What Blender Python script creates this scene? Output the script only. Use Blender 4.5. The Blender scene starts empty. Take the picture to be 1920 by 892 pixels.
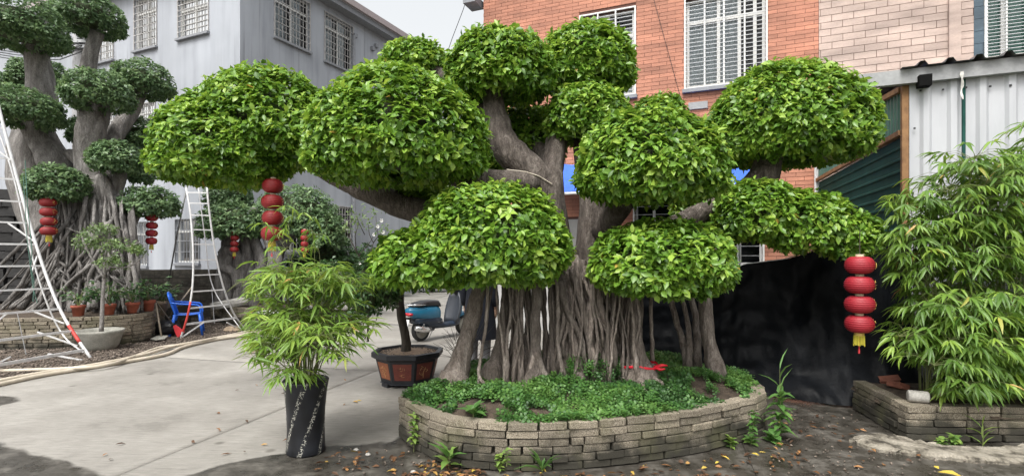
import bpy, bmesh, math, random
import numpy as np
from mathutils import Vector, Matrix, noise as mnoise

S = bpy.context.scene
COL = S.collection
PI = math.pi
F, CX, HY, CH = 1000.0, 960.0, 480.0, 1.6      # focal length in photo pixels, centre column, horizon row, eye height

# ---------------------------------------------------------------- camera, sky, sun, exposure
cam_d = bpy.data.cameras.new('camera')
cam = bpy.data.objects.new('camera', cam_d)
COL.objects.link(cam)
cam.location = (0, 0, CH)
cam.rotation_euler = (PI / 2, 0, 0)
cam_d.sensor_width = 36
cam_d.lens = 36 * F / 1920
cam_d.shift_y = (HY - 446) / 1920
cam_d.clip_start = 0.05
cam_d.clip_end = 2000
S.camera = cam

SUN_EL, SUN_AZ = math.radians(58), math.atan2(-0.35, -0.75)
world = bpy.data.worlds.new('World')
S.world = world
world.use_nodes = True
wn = world.node_tree.nodes
wl = world.node_tree.links
bg = wn['Background']
sky = wn.new('ShaderNodeTexSky')
sky.sky_type = 'NISHITA'
sky.sun_disc = False
sky.sun_elevation = SUN_EL
sky.sun_rotation = SUN_AZ
sky.air_density = 2.0
sky.dust_density = 6.0
sky.ozone_density = 1.0
hs = wn.new('ShaderNodeHueSaturation')
hs.inputs['Saturation'].default_value = 0.16
wl.new(sky.outputs[0], hs.inputs['Color'])
wl.new(hs.outputs[0], bg.inputs['Color'])
bg.inputs['Strength'].default_value = 0.15
sd = bpy.data.lights.new('sun', 'SUN')
sd.energy = 1.3
sd.angle = math.radians(25)
sd.color = (1, 0.97, 0.92)
sun = bpy.data.objects.new('sun', sd)
COL.objects.link(sun)
sdir = Vector((math.sin(SUN_AZ) * math.cos(SUN_EL), math.cos(SUN_AZ) * math.cos(SUN_EL), math.sin(SUN_EL)))
sun.rotation_euler = sdir.to_track_quat('Z', 'Y').to_euler()
sun.location = (0, 0, 30)
S.view_settings.view_transform = 'Standard'
S.view_settings.look = 'None'
S.view_settings.exposure = 0.85
S.view_settings.gamma = 1
S.render.engine = 'CYCLES'
S.cycles.max_bounces = 6
S.cycles.diffuse_bounces = 3
S.cycles.transparent_max_bounces = 8
S.cycles.use_denoising = True

# ---------------------------------------------------------------- pixel <-> place helpers
def P(px, py, Y):
    return Vector(((px - CX) / F * Y, Y, CH - (py - HY) / F * Y))

def G(px, py, z=0.0):
    Y = (CH - z) * F / (py - HY)
    return Vector(((px - CX) / F * Y, Y, z))

# ---------------------------------------------------------------- object helpers
def wloc(o):
    v = Vector((0, 0, 0))
    while o is not None:
        v += o.location
        o = o.parent
    return v

def link(name, me, parent=None, mat=None, smooth=False):
    if mat is not None and not me.materials:
        me.materials.append(mat)
    o = bpy.data.objects.new(name, me)
    COL.objects.link(o)
    if parent is not None:
        o.parent = parent
    if smooth:
        me.polygons.foreach_set('use_smooth', np.ones(len(me.polygons), dtype=bool))
    return o

def tag(o, label=None, cat=None, group=None, kind=None):
    if label: o['label'] = label
    if cat: o['category'] = cat
    if group: o['group'] = group
    if kind: o['kind'] = kind
    return o

def thing(name, label, cat, loc=(0, 0, 0), rz=0.0, group=None):
    o = bpy.data.objects.new(name, None)
    COL.objects.link(o)
    o.location = loc
    o.rotation_euler = (0, 0, rz)
    o.empty_display_size = 0.1
    return tag(o, label, cat, group)

def copy_tree(o, parent=None):
    c = o.copy()
    COL.objects.link(c)
    c.parent = parent
    for ch in list(o.children):
        copy_tree(ch, c)
    return c

class MB:
    def __init__(self):
        self.v, self.f, self.t = [], [], []
    def add(self, vs, fs, tint=0.5):
        b = len(self.v)
        self.v += [tuple(x) for x in vs]
        self.f += [tuple(b + i for i in q) for q in fs]
        self.t += [tint] * len(vs)
    def box(self, c, s, rz=0.0, rot=None, tint=0.5, taper=1.0):
        hx, hy, hz = s[0] / 2, s[1] / 2, s[2] / 2
        M = rot if rot is not None else Matrix.Rotation(rz, 3, 'Z')
        vs = []
        for z in (-1, 1):
            k = taper if z > 0 else 1.0
            for x, y in ((-1, -1), (1, -1), (1, 1), (-1, 1)):
                vs.append(Vector(c) + M @ Vector((x * hx * k, y * hy * k, z * hz)))
        self.add(vs, [(3, 2, 1, 0), (4, 5, 6, 7), (0, 1, 5, 4), (1, 2, 6, 5), (2, 3, 7, 6), (3, 0, 4, 7)], tint)
    def bar(self, a, b, w, h=None, tint=0.5):
        a, b = Vector(a), Vector(b)
        d = b - a
        M = d.to_track_quat('X', 'Z').to_matrix()
        self.box((a + b) / 2, (d.length, w, h or w), rot=M, tint=tint)
    def rings(self, rings, cap=True, tint=0.5):
        n = len(rings[0])
        vs = [p for r in rings for p in r]
        fs = []
        for i in range(len(rings) - 1):
            for j in range(n):
                k = (j + 1) % n
                fs.append((i * n + j, i * n + k, (i + 1) * n + k, (i + 1) * n + j))
        if cap:
            fs.append(tuple(range(n - 1, -1, -1)))
            fs.append(tuple((len(rings) - 1) * n + j for j in range(n)))
        self.add(vs, fs, tint)
    def tube(self, pts, rad, n=8, flute=0.0, rough=0.0, seed=0, cap=True, tint=0.5):
        pts = [Vector(p) for p in pts]
        if isinstance(rad, (int, float)): rad = [rad] * len(pts)
        up = None
        rg = []
        for i, p in enumerate(pts):
            d = (pts[min(i + 1, len(pts) - 1)] - pts[max(i - 1, 0)])
            if d.length < 1e-9: d = Vector((0, 0, 1))
            d.normalize()
            if up is None:
                up = d.orthogonal().normalized()
            up = (up - d * up.dot(d))
            up = up.normalized() if up.length > 1e-6 else d.orthogonal().normalized()
            sv = d.cross(up)
            r = []
            for j in range(n):
                a = 2 * PI * j / n
                k = 1.0
                if flute: k += flute * math.sin(a * 3 + seed) + flute * 0.6 * math.sin(a * 5 + seed * 2.3 + i * 0.25)
                if rough:
                    k += rough * mnoise.noise(Vector((math.cos(a) * 1.3 + seed, math.sin(a) * 1.3, i * 0.45)))
                r.append(p + (up * math.cos(a) + sv * math.sin(a)) * rad[i] * k)
            rg.append(r)
        self.rings(rg, cap, tint)
    def lathe(self, prof, n=24, c=(0, 0, 0), cap=False, tint=0.5, sy=1.0, jit=None):
        rg = []
        for r, z in prof:
            rg.append([(c[0] + r * math.cos(2 * PI * j / n), c[1] + sy * r * math.sin(2 * PI * j / n), c[2] + z) for j in range(n)])
        self.rings(rg, cap, tint)
    def build(self, name, mat, parent=None, smooth=False, world=False, kind=None):
        me = bpy.data.meshes.new(name)
        v = np.array(self.v, dtype=float)
        if world and parent is not None:
            v = v - np.array(wloc(parent))
        me.from_pydata(v.tolist(), [], self.f)
        at = me.attributes.new('tint', 'FLOAT', 'POINT')
        at.data.foreach_set('value', np.array(self.t, dtype=np.float32))
        me.update()
        o = link(name, me, parent, mat, smooth)
        if kind: o['kind'] = kind
        return o

def tri_mesh(name, V, T, tint, smooth=False):
    """a big triangle mesh from arrays"""
    me = bpy.data.meshes.new(name)
    nv, nt = len(V), len(T)
    me.vertices.add(nv)
    me.vertices.foreach_set('co', np.ascontiguousarray(V, dtype=np.float32).ravel())
    me.loops.add(nt * 3)
    me.loops.foreach_set('vertex_index', np.ascontiguousarray(T, dtype=np.int32).ravel())
    me.polygons.add(nt)
    me.polygons.foreach_set('loop_start', np.arange(0, nt * 3, 3, dtype=np.int32))
    me.polygons.foreach_set('loop_total', np.full(nt, 3, dtype=np.int32))
    if smooth: me.polygons.foreach_set('use_smooth', np.ones(nt, dtype=bool))
    at = me.attributes.new('tint', 'FLOAT', 'POINT')
    at.data.foreach_set('value', np.ascontiguousarray(tint, dtype=np.float32))
    me.update(calc_edges=True)
    me.validate()
    return me

def catmull(pts, n=6):
    """smooth a list of tuples (any length) by Catmull-Rom"""
    A = [np.array(p, dtype=float) for p in pts]
    A = [2 * A[0] - A[1]] + A + [2 * A[-1] - A[-2]]
    out = []
    for i in range(1, len(A) - 2):
        for k in range(n):
            t = k / n
            a, b, c, d = A[i - 1], A[i], A[i + 1], A[i + 2]
            out.append(0.5 * (2 * b + (c - a) * t + (2 * a - 5 * b + 4 * c - d) * t * t + (3 * b - a - 3 * c + d) * t ** 3))
    out.append(A[-2])
    return out

# ---------------------------------------------------------------- materials
def new_mat(name):
    m = bpy.data.materials.new(name)
    m.use_nodes = True
    nt = m.node_tree
    return m, nt, nt.nodes, nt.links, nt.nodes['Principled BSDF']

def ramp(nd, stops):
    r = nd.new('ShaderNodeValToRGB')
    el = r.color_ramp.elements
    while len(el) > 1: el.remove(el[0])
    el[0].position = stops[0][0]
    el[0].color = (*stops[0][1], 1)
    for p, c in stops[1:]:
        e = el.new(p)
        e.color = (*c, 1)
    return r

def pmat(name, stops, scale=8, detail=6, rough=0.75, bump=0.0, bscale=40, stretch=(1, 1, 1), metal=0.0, spec=0.5,
         coord='Object', tintmix=None, rnd=None, dist=0.01, rrange=None, fine=None):
    """noise coloured surface. tintmix: (colour, amount) by tint attribute; rnd: brightness spread per object; fine: speckle amount"""
    m, nt, nd, lk, b = new_mat(name)
    tc = nd.new('ShaderNodeTexCoord')
    mp = nd.new('ShaderNodeMapping')
    mp.inputs['Scale'].default_value = stretch
    if coord == 'World':
        ge = nd.new('ShaderNodeNewGeometry')
        lk.new(ge.outputs['Position'], mp.inputs[0])
    else:
        lk.new(tc.outputs[coord], mp.inputs[0])
    n1 = nd.new('ShaderNodeTexNoise')
    n1.inputs['Scale'].default_value = scale
    n1.inputs['Detail'].default_value = detail
    n1.inputs['Roughness'].default_value = 0.62
    lk.new(mp.outputs[0], n1.inputs['Vector'])
    r = ramp(nd, stops)
    lk.new(n1.outputs['Fac'], r.inputs[0])
    col = r.outputs[0]
    if fine:
        n3 = nd.new('ShaderNodeTexNoise')
        n3.inputs['Scale'].default_value = fine[0]
        n3.inputs['Detail'].default_value = 3
        lk.new(mp.outputs[0], n3.inputs['Vector'])
        mr = nd.new('ShaderNodeMapRange')
        mr.inputs[1].default_value = 0.3
        mr.inputs[2].default_value = 0.7
        mr.inputs[3].default_value = 1 - fine[1]
        mr.inputs[4].default_value = 1 + fine[1]
        lk.new(n3.outputs['Fac'], mr.inputs[0])
        vm = nd.new('ShaderNodeVectorMath')
        vm.operation = 'SCALE'
        lk.new(col, vm.inputs[0])
        lk.new(mr.outputs[0], vm.inputs['Scale'])
        col = vm.outputs[0]
    if rnd:
        oi = nd.new('ShaderNodeObjectInfo')
        at = nd.new('ShaderNodeAttribute')
        at.attribute_name = 'tint'
        ad = nd.new('ShaderNodeMath')
        ad.operation = 'ADD'
        lk.new(oi.outputs['Random'], ad.inputs[0])
        lk.new(at.outputs['Fac'], ad.inputs[1])
        fr = nd.new('ShaderNodeMath')
        fr.operation = 'FRACT'
        lk.new(ad.outputs[0], fr.inputs[0])
        mr = nd.new('ShaderNodeMapRange')
        mr.inputs[3].default_value = 1 - rnd
        mr.inputs[4].default_value = 1 + rnd
        lk.new(fr.outputs[0], mr.inputs[0])
        vm = nd.new('ShaderNodeVectorMath')
        vm.operation = 'SCALE'
        lk.new(col, vm.inputs[0])
        lk.new(mr.outputs[0], vm.inputs['Scale'])
        col = vm.outputs[0]
    lk.new(col, b.inputs['Base Color'])
    b.inputs['Roughness'].default_value = rough
    if rrange:
        mr = nd.new('ShaderNodeMapRange')
        mr.inputs[1].default_value = 0.35
        mr.inputs[2].default_value = 0.65
        mr.inputs[3].default_value = rrange[0]
        mr.inputs[4].default_value = rrange[1]
        lk.new(n1.outputs['Fac'], mr.inputs[0])
        lk.new(mr.outputs[0], b.inputs['Roughness'])
    b.inputs['Metallic'].default_value = metal
    b.inputs['Specular IOR Level'].default_value = spec
    if bump:
        n2 = nd.new('ShaderNodeTexNoise')
        n2.inputs['Scale'].default_value = bscale
        n2.inputs['Detail'].default_value = 6
        lk.new(mp.outputs[0], n2.inputs['Vector'])
        bp = nd.new('ShaderNodeBump')
        bp.inputs['Strength'].default_value = bump
        bp.inputs['Distance'].default_value = dist
        lk.new(n2.outputs['Fac'], bp.inputs['Height'])
        lk.new(bp.outputs[0], b.inputs['Normal'])
    return m

def leaf_mat(name, stops, rough=0.38, trans=0.28, spec=0.5, tcol=None):
    m, nt, nd, lk, b = new_mat(name)
    at = nd.new('ShaderNodeAttribute')
    at.attribute_name = 'tint'
    r = ramp(nd, stops)
    lk.new(at.outputs['Fac'], r.inputs[0])
    lk.new(r.outputs[0], b.inputs['Base Color'])
    b.inputs['Roughness'].default_value = rough
    b.inputs['Specular IOR Level'].default_value = spec
    tr = nd.new('ShaderNodeBsdfTranslucent')
    hs = nd.new('ShaderNodeHueSaturation')
    hs.inputs['Value'].default_value = 1.5
    hs.inputs['Hue'].default_value = 0.48
    lk.new(r.outputs[0], hs.inputs['Color'])
    lk.new(hs.outputs[0], tr.inputs['Color'])
    mx = nd.new('ShaderNodeMixShader')
    mx.inputs[0].default_value = trans
    out = nd['Material Output']
    lk.new(b.outputs[0], mx.inputs[1])
    lk.new(tr.outputs[0], mx.inputs[2])
    lk.new(mx.outputs[0], out.inputs['Surface'])
    return m

def flat(name, c, rough=0.5, metal=0.0, spec=0.5, var=0.15, scale=12, bump=0.0):
    c = tuple(c)
    return pmat(name, [(0.3, tuple(x * (1 - var) for x in c)), (0.7, tuple(min(1, x * (1 + var)) for x in c))],
                scale=scale, rough=rough, metal=metal, spec=spec, bump=bump, bscale=60)

M = {}
M['leaf'] = leaf_mat('banyan_leaf', [(0.0, (0.034, 0.088, 0.012)), (0.45, (0.085, 0.19, 0.02)), (0.8, (0.175, 0.325, 0.036)), (0.97, (0.30, 0.44, 0.065)), (1.0, (0.42, 0.30, 0.06))])
M['leaf_far'] = leaf_mat('old_banyan_leaf', [(0.0, (0.04, 0.08, 0.036)), (0.5, (0.098, 0.175, 0.072)), (1.0, (0.20, 0.30, 0.125))], rough=0.45)
M['leaf_dark'] = leaf_mat('shrub_leaf', [(0.0, (0.02, 0.055, 0.018)), (0.5, (0.04, 0.10, 0.028)), (1.0, (0.09, 0.17, 0.05))])
M['leaf_pale'] = leaf_mat('pale_leaf', [(0.0, (0.06, 0.10, 0.04)), (0.5, (0.11, 0.18, 0.06)), (1.0, (0.22, 0.31, 0.10))])
M['bamboo'] = leaf_mat('bamboo_leaf', [(0.0, (0.05, 0.12, 0.02)), (0.5, (0.135, 0.25, 0.04)), (0.93, (0.27, 0.40, 0.06)), (1.0, (0.50, 0.33, 0.10))], rough=0.42, trans=0.35)
M['bamboo_light'] = leaf_mat('young_bamboo_leaf', [(0.0, (0.075, 0.16, 0.025)), (0.5, (0.17, 0.29, 0.045)), (0.95, (0.31, 0.42, 0.07)), (1.0, (0.55, 0.36, 0.12))], rough=0.42, trans=0.35)
M['cover'] = leaf_mat('clover_leaf', [(0.0, (0.03, 0.085, 0.022)), (0.5, (0.065, 0.165, 0.035)), (1.0, (0.14, 0.27, 0.06))], rough=0.5)
M['weed'] = leaf_mat('weed_leaf', [(0.0, (0.05, 0.13, 0.03)), (0.5, (0.10, 0.22, 0.05)), (1.0, (0.24, 0.34, 0.07))], rough=0.5)
M['dryleaf'] = leaf_mat('dry_leaf', [(0.0, (0.06, 0.03, 0.015)), (0.4, (0.16, 0.075, 0.03)), (0.7, (0.32, 0.16, 0.06)), (1.0, (0.52, 0.40, 0.06))], rough=0.6, trans=0.1)
M['twig'] = pmat('dark_crown_core', [(0.3, (0.03, 0.035, 0.015)), (0.7, (0.05, 0.07, 0.02))], scale=20)  # dark filler for crown interiors, their shade is put into the colour
M['bark'] = pmat('banyan_bark', [(0.26, (0.062, 0.048, 0.039)), (0.42, (0.135, 0.110, 0.092)), (0.58, (0.215, 0.182, 0.157)), (0.74, (0.33, 0.29, 0.255))], scale=7, detail=9, stretch=(3, 3, 0.8),
                 rough=0.88, bump=1.0, bscale=22, dist=0.022, fine=(45, 0.4), rnd=0.30)
M['bark_trunk_shade'] = pmat('shaded_banyan_bark', [(0.26, (0.034, 0.027, 0.022)), (0.42, (0.075, 0.060, 0.050)), (0.58, (0.125, 0.104, 0.089)), (0.74, (0.22, 0.19, 0.165))], scale=7, detail=9, stretch=(3, 3, 0.8),  # root bark copied darker: shade of the crowns is put into the colour
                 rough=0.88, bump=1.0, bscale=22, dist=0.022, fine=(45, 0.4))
M['bark_grey'] = pmat('old_banyan_bark', [(0.28, (0.07, 0.064, 0.058)), (0.5, (0.165, 0.154, 0.145)), (0.72, (0.28, 0.268, 0.255))], scale=4, detail=9, stretch=(2.5, 2.5, 0.7),
                      rough=0.88, bump=0.9, bscale=16, dist=0.03, fine=(40, 0.35), rnd=0.3)
M['bark_dark'] = pmat('dark_bark', [(0.3, (0.03, 0.025, 0.02)), (0.7, (0.085, 0.07, 0.055))], scale=14, stretch=(2, 2, 0.6), rough=0.85, bump=0.5, bscale=40)
M['culm'] = flat('bamboo_culm', (0.14, 0.16, 0.06), 0.5)
M['metal_white'] = pmat('painted_aluminium', [(0.3, (0.56, 0.56, 0.56)), (0.7, (0.76, 0.76, 0.76))], scale=14, rough=0.4, metal=0.1)
M['red_paint'] = flat('red_tape', (0.55, 0.06, 0.05), 0.5)
M['blue_plastic'] = flat('blue_plastic', (0.02, 0.13, 0.62), 0.35, var=0.1)
M['lantern_red'] = pmat('red_lantern_cloth', [(0.3, (0.24, 0.008, 0.017)), (0.7, (0.33, 0.014, 0.026))], scale=6, rough=0.55, bump=0.1, bscale=200)
M['lantern_dark'] = pmat('faded_lantern_cloth', [(0.3, (0.19, 0.008, 0.010)), (0.7, (0.28, 0.013, 0.015))], scale=6, rough=0.55)
M['gold'] = flat('gold_trim', (0.62, 0.44, 0.12), 0.45, metal=0.2)
M['cream'] = flat('lantern_collar', (0.55, 0.47, 0.33), 0.6)
M['tassel'] = flat('yellow_tassel', (0.55, 0.48, 0.05), 0.7)
M['terracotta'] = pmat('terracotta', [(0.3, (0.24, 0.06, 0.035)), (0.7, (0.38, 0.11, 0.065))], scale=9, rough=0.8)
M['beige_pot'] = flat('beige_clay', (0.34, 0.26, 0.18), 0.8)
M['basin'] = pmat('cement_basin', [(0.3, (0.22, 0.22, 0.19)), (0.7, (0.37, 0.36, 0.32))], scale=7, rough=0.85, bump=0.3, fine=(70, 0.15))
M['soil'] = pmat('dark_soil', [(0.3, (0.03, 0.022, 0.015)), (0.7, (0.09, 0.065, 0.045))], scale=14, rough=0.9, bump=0.8, bscale=60, dist=0.02)
M['sandsoil'] = pmat('sandy_soil', [(0.3, (0.20, 0.14, 0.095)), (0.7, (0.36, 0.27, 0.19))], scale=24, rough=0.9, bump=0.8, bscale=70, dist=0.015)
M['gravelmat'] = pmat('brown_gravel', [(0.32, (0.035, 0.026, 0.02)), (0.5, (0.10, 0.078, 0.06)), (0.7, (0.21, 0.17, 0.14))], scale=26, detail=8, rough=0.9, bump=1.0, bscale=50, dist=0.03, coord='World')
M['pebble'] = pmat('pebbles', [(0.3, (0.07, 0.052, 0.04)), (0.7, (0.20, 0.165, 0.135))], scale=6, rough=0.8, rnd=0.6)
M['tarp_black'] = pmat('black_shade_cloth', [(0.35, (0.0035, 0.004, 0.005)), (0.55, (0.007, 0.008, 0.010)), (0.72, (0.018, 0.020, 0.024))], scale=1.3, detail=7, rough=0.42, bump=0.25, bscale=9, dist=0.04, spec=0.09, fine=(120, .3))
M['tarp_blue'] = flat('blue_tarpaulin', (0.03, 0.12, 0.58), 0.5)
M['white_paint'] = flat('white_paint', (0.66, 0.66, 0.66), 0.5, var=0.06)
M['shed_white'] = pmat('dusty_white_sheet', [(0.3, (0.36, 0.37, 0.395)), (0.7, (0.50, 0.51, 0.535))], scale=1.6, detail=8, stretch=(1.5, 1.5, .3), rough=0.5, coord='World')
M['frame_white'] = flat('white_window_frame', (0.66, 0.66, 0.64), 0.45, var=0.06)
M['steel'] = flat('steel_bar', (0.46, 0.47, 0.48), 0.4, metal=0.4)
M['black'] = flat('black_plastic', (0.015, 0.015, 0.017), 0.45)
M['rubber'] = flat('tyre_rubber', (0.02, 0.02, 0.02), 0.8)
M['chrome'] = flat('chrome', (0.6, 0.6, 0.6), 0.2, metal=0.9)
M['teal'] = flat('teal_scooter_paint', (0.014, 0.125, 0.22), 0.25, var=0.05)
M['navy'] = flat('dark_blue_grey_paint', (0.012, 0.022, 0.04), 0.35, var=0.08)
M['shield'] = flat('grey_leg_shield', (0.035, 0.04, 0.05), 0.4, var=0.1)
M['tail_red'] = flat('red_tail_lamp', (0.45, 0.02, 0.03), 0.2)
M['coat'] = flat('dark_navy_coat', (0.008, 0.010, 0.018), 0.9)
M['grey_cloth'] = flat('grey_trousers', (0.20, 0.20, 0.21), 0.9)
M['skin'] = flat('skin', (0.42, 0.26, 0.18), 0.6, var=0.06)
M['hair'] = flat('black_hair', (0.012, 0.010, 0.009), 0.5)
M['hose'] = pmat('beige_hose', [(0.3, (0.40, 0.35, 0.27)), (0.7, (0.56, 0.50, 0.41))], scale=5, rough=0.6)
M['wood'] = pmat('worn_wood', [(0.3, (0.22, 0.18, 0.13)), (0.7, (0.38, 0.33, 0.26))], scale=8, stretch=(4, 4, 0.5), rough=0.8)
M['broom_red'] = flat('red_plastic', (0.62, 0.05, 0.06), 0.45)
M['bag'] = flat('black_bag', (0.014, 0.014, 0.016), 0.4)
M['rust'] = pmat('rusty_orange_steel', [(0.3, (0.15, 0.075, 0.032)), (0.7, (0.33, 0.18, 0.08))], scale=9, rough=0.8)
M['green_sheet'] = pmat('green_metal_sheet', [(0.3, (0.055, 0.135, 0.105)), (0.7, (0.10, 0.20, 0.16))], scale=4, rough=0.5)
M['green_dark'] = pmat('dark_green_cladding', [(0.3, (0.010, 0.050, 0.042)), (0.7, (0.020, 0.080, 0.066))], scale=4, rough=0.75, spec=0.15)
M['fascia'] = pmat('grey_steel_fascia', [(0.3, (0.22, 0.225, 0.23)), (0.7, (0.34, 0.345, 0.35))], scale=3, rough=0.55, fine=(30, 0.1))
M['roof_sheet'] = pmat('weathered_roof_sheet', [(0.35, (0.05, 0.05, 0.052)), (0.7, (0.16, 0.165, 0.17))], scale=5, rough=0.6)
M['slate'] = pmat('dark_stone', [(0.3, (0.008, 0.008, 0.009)), (0.7, (0.028, 0.027, 0.026))], scale=7, rough=0.8, bump=0.6, bscale=20, rnd=0.35)
M['pale_stone'] = pmat('pale_stone', [(0.3, (0.30, 0.285, 0.26)), (0.7, (0.48, 0.465, 0.43))], scale=8, rough=0.85, bump=0.5, bscale=30, fine=(80, 0.2))
M['curtain'] = pmat('grey_curtain', [(0.3, (0.58, 0.58, 0.59)), (0.7, (0.80, 0.80, 0.80))], scale=3, stretch=(6, 6, 0.3), rough=0.9)
M['curtain_warm'] = pmat('beige_curtain', [(0.3, (0.42, 0.37, 0.33)), (0.7, (0.66, 0.60, 0.54))], scale=3, stretch=(6, 6, 0.3), rough=0.9)
M['green_blind'] = flat('green_window_film', (0.15, 0.36, 0.27), 0.4)
M['room'] = flat('dark_room', (0.02, 0.02, 0.022), 0.9)  # near-black: darkness of the unlit interiors is put into the colour
M['cream_tape'] = flat('dirty_white_tape', (0.5, 0.49, 0.46), 0.7)
M['render_base'] = pmat('pale_rendered_base', [(0.3, (0.30, 0.30, 0.29)), (0.7, (0.44, 0.43, 0.42))], scale=3, rough=0.9, coord='World')
M['lamp_black'] = flat('dull_black_housing', (0.006, 0.006, 0.006), 0.9, spec=0.1)
M['bar_white'] = pmat('weathered_white_bar', [(0.3, (0.30, 0.29, 0.28)), (0.7, (0.50, 0.49, 0.48))], scale=9, rough=0.6, coord='World')
M['petal'] = flat('white_petal', (0.8, 0.8, 0.76), 0.6)
M['conc_pole'] = pmat('concrete_pole', [(0.3, (0.25, 0.25, 0.26)), (0.7, (0.40, 0.40, 0.41))], scale=4, rough=0.85, fine=(40, 0.1))
M['redcloth'] = flat('red_ribbon_cloth', (0.62, 0.012, 0.03), 0.6)
M['brokenbrick'] = pmat('broken_red_brick', [(0.3, (0.13, 0.045, 0.028)), (0.7, (0.26, 0.10, 0.065))], scale=9, rough=0.9, bump=0.6, bscale=30)

def glass_mat():
    m, nt, nd, lk, b = new_mat('window_glass')
    nd.remove(b)
    tr = nd.new('ShaderNodeBsdfTransparent')
    tr.inputs[0].default_value = (0.72, 0.78, 0.80, 1)
    gl = nd.new('ShaderNodeBsdfGlossy')
    gl.inputs['Roughness'].default_value = 0.04
    fr = nd.new('ShaderNodeFresnel')
    fr.inputs[0].default_value = 1.5
    mx = nd.new('ShaderNodeMixShader')
    lk.new(fr.outputs[0], mx.inputs[0])
    lk.new(tr.outputs[0], mx.inputs[1])
    lk.new(gl.outputs[0], mx.inputs[2])
    lk.new(mx.outputs[0], nd['Material Output'].inputs[0])
    return m
M['glass'] = glass_mat()

def tile_mat(name, a, b_, rnd):
    return pmat(name, [(0.3, a), (0.7, b_)], scale=30, stretch=(1, 1, 4), rough=0.7, bump=0.5, bscale=55, dist=0.006, rnd=rnd, coord='World', fine=(1.1, .28))
M['tile_orange'] = tile_mat('orange_facade_tile', (0.36, 0.145, 0.090), (0.47, 0.215, 0.140), 0.13)
M['tile_pink'] = tile_mat('pink_facade_tile', (0.40, 0.305, 0.262), (0.50, 0.395, 0.345), 0.09)
M['grout_dark'] = flat('tile_grout', (0.11, 0.05, 0.038), 0.9)
M['grout_pink'] = flat('pale_tile_grout', (0.19, 0.125, 0.105), 0.9)
M['tile_blue'] = tile_mat('blue_grey_tile', (0.045, 0.075, 0.10), (0.075, 0.11, 0.14), 0.1)

def brick_mat():
    """speckled grey concrete brick; moss and damp climb from the ground in irregular stains"""
    m, nt, nd, lk, b = new_mat('concrete_brick')
    ge = nd.new('ShaderNodeNewGeometry')
    n1 = nd.new('ShaderNodeTexNoise'); n1.inputs['Scale'].default_value = 140; n1.inputs['Detail'].default_value = 3
    n2 = nd.new('ShaderNodeTexNoise'); n2.inputs['Scale'].default_value = 5; n2.inputs['Detail'].default_value = 6
    lk.new(ge.outputs['Position'], n1.inputs['Vector']); lk.new(ge.outputs['Position'], n2.inputs['Vector'])
    r1 = ramp(nd, [(0.34, (0.082, 0.067, 0.047)), (0.5, (0.218, 0.186, 0.138)), (0.66, (0.39, 0.344, 0.272))])
    lk.new(n1.outputs['Fac'], r1.inputs[0])
    oi = nd.new('ShaderNodeObjectInfo')
    mr = nd.new('ShaderNodeMapRange'); mr.inputs[3].default_value = 0.62; mr.inputs[4].default_value = 1.25
    lk.new(oi.outputs['Random'], mr.inputs[0])
    vm = nd.new('ShaderNodeVectorMath'); vm.operation = 'SCALE'
    lk.new(r1.outputs[0], vm.inputs[0]); lk.new(mr.outputs[0], vm.inputs['Scale'])
    # damp + moss mask from height and noise
    sx = nd.new('ShaderNodeSeparateXYZ'); lk.new(ge.outputs['Position'], sx.inputs[0])
    ma = nd.new('ShaderNodeMath'); ma.operation = 'MULTIPLY_ADD'; ma.inputs[1].default_value = 0.5; ma.inputs[2].default_value = -0.25
    lk.new(n2.outputs['Fac'], ma.inputs[0])
    ad = nd.new('ShaderNodeMath'); ad.operation = 'ADD'
    lk.new(sx.outputs['Z'], ad.inputs[0]); lk.new(ma.outputs[0], ad.inputs[1])
    rz = ramp(nd, [(0.095, (1, 1, 1)), (0.24, (0, 0, 0))])
    lk.new(ad.outputs[0], rz.inputs[0])
    mx = nd.new('ShaderNodeMixRGB'); mx.inputs['Color2'].default_value = (0.020, 0.019, 0.013, 1)
    ml = nd.new('ShaderNodeMath'); ml.operation = 'MULTIPLY'; ml.inputs[1].default_value = 0.92
    lk.new(rz.outputs[0], ml.inputs[0]); lk.new(ml.outputs[0], mx.inputs[0]); lk.new(vm.outputs[0], mx.inputs['Color1'])
    n3 = nd.new('ShaderNodeTexNoise'); n3.inputs['Scale'].default_value = 3.2; n3.inputs['Detail'].default_value = 8
    lk.new(ge.outputs['Position'], n3.inputs['Vector'])
    rm = ramp(nd, [(0.50, (0, 0, 0)), (0.68, (0.55, 0.55, 0.55))]); lk.new(n3.outputs['Fac'], rm.inputs[0])
    mx2 = nd.new('ShaderNodeMixRGB'); mx2.inputs['Color2'].default_value = (0.095, 0.092, 0.045, 1)
    lk.new(rm.outputs[0], mx2.inputs[0]); lk.new(mx.outputs[0], mx2.inputs['Color1'])
    lk.new(mx2.outputs[0], b.inputs['Base Color'])
    b.inputs['Roughness'].default_value = 0.88
    bp = nd.new('ShaderNodeBump'); bp.inputs['Strength'].default_value = 0.7; bp.inputs['Distance'].default_value = 0.006
    lk.new(n1.outputs['Fac'], bp.inputs['Height']); lk.new(bp.outputs[0], b.inputs['Normal'])
    return m
M['brick'] = brick_mat()

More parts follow.
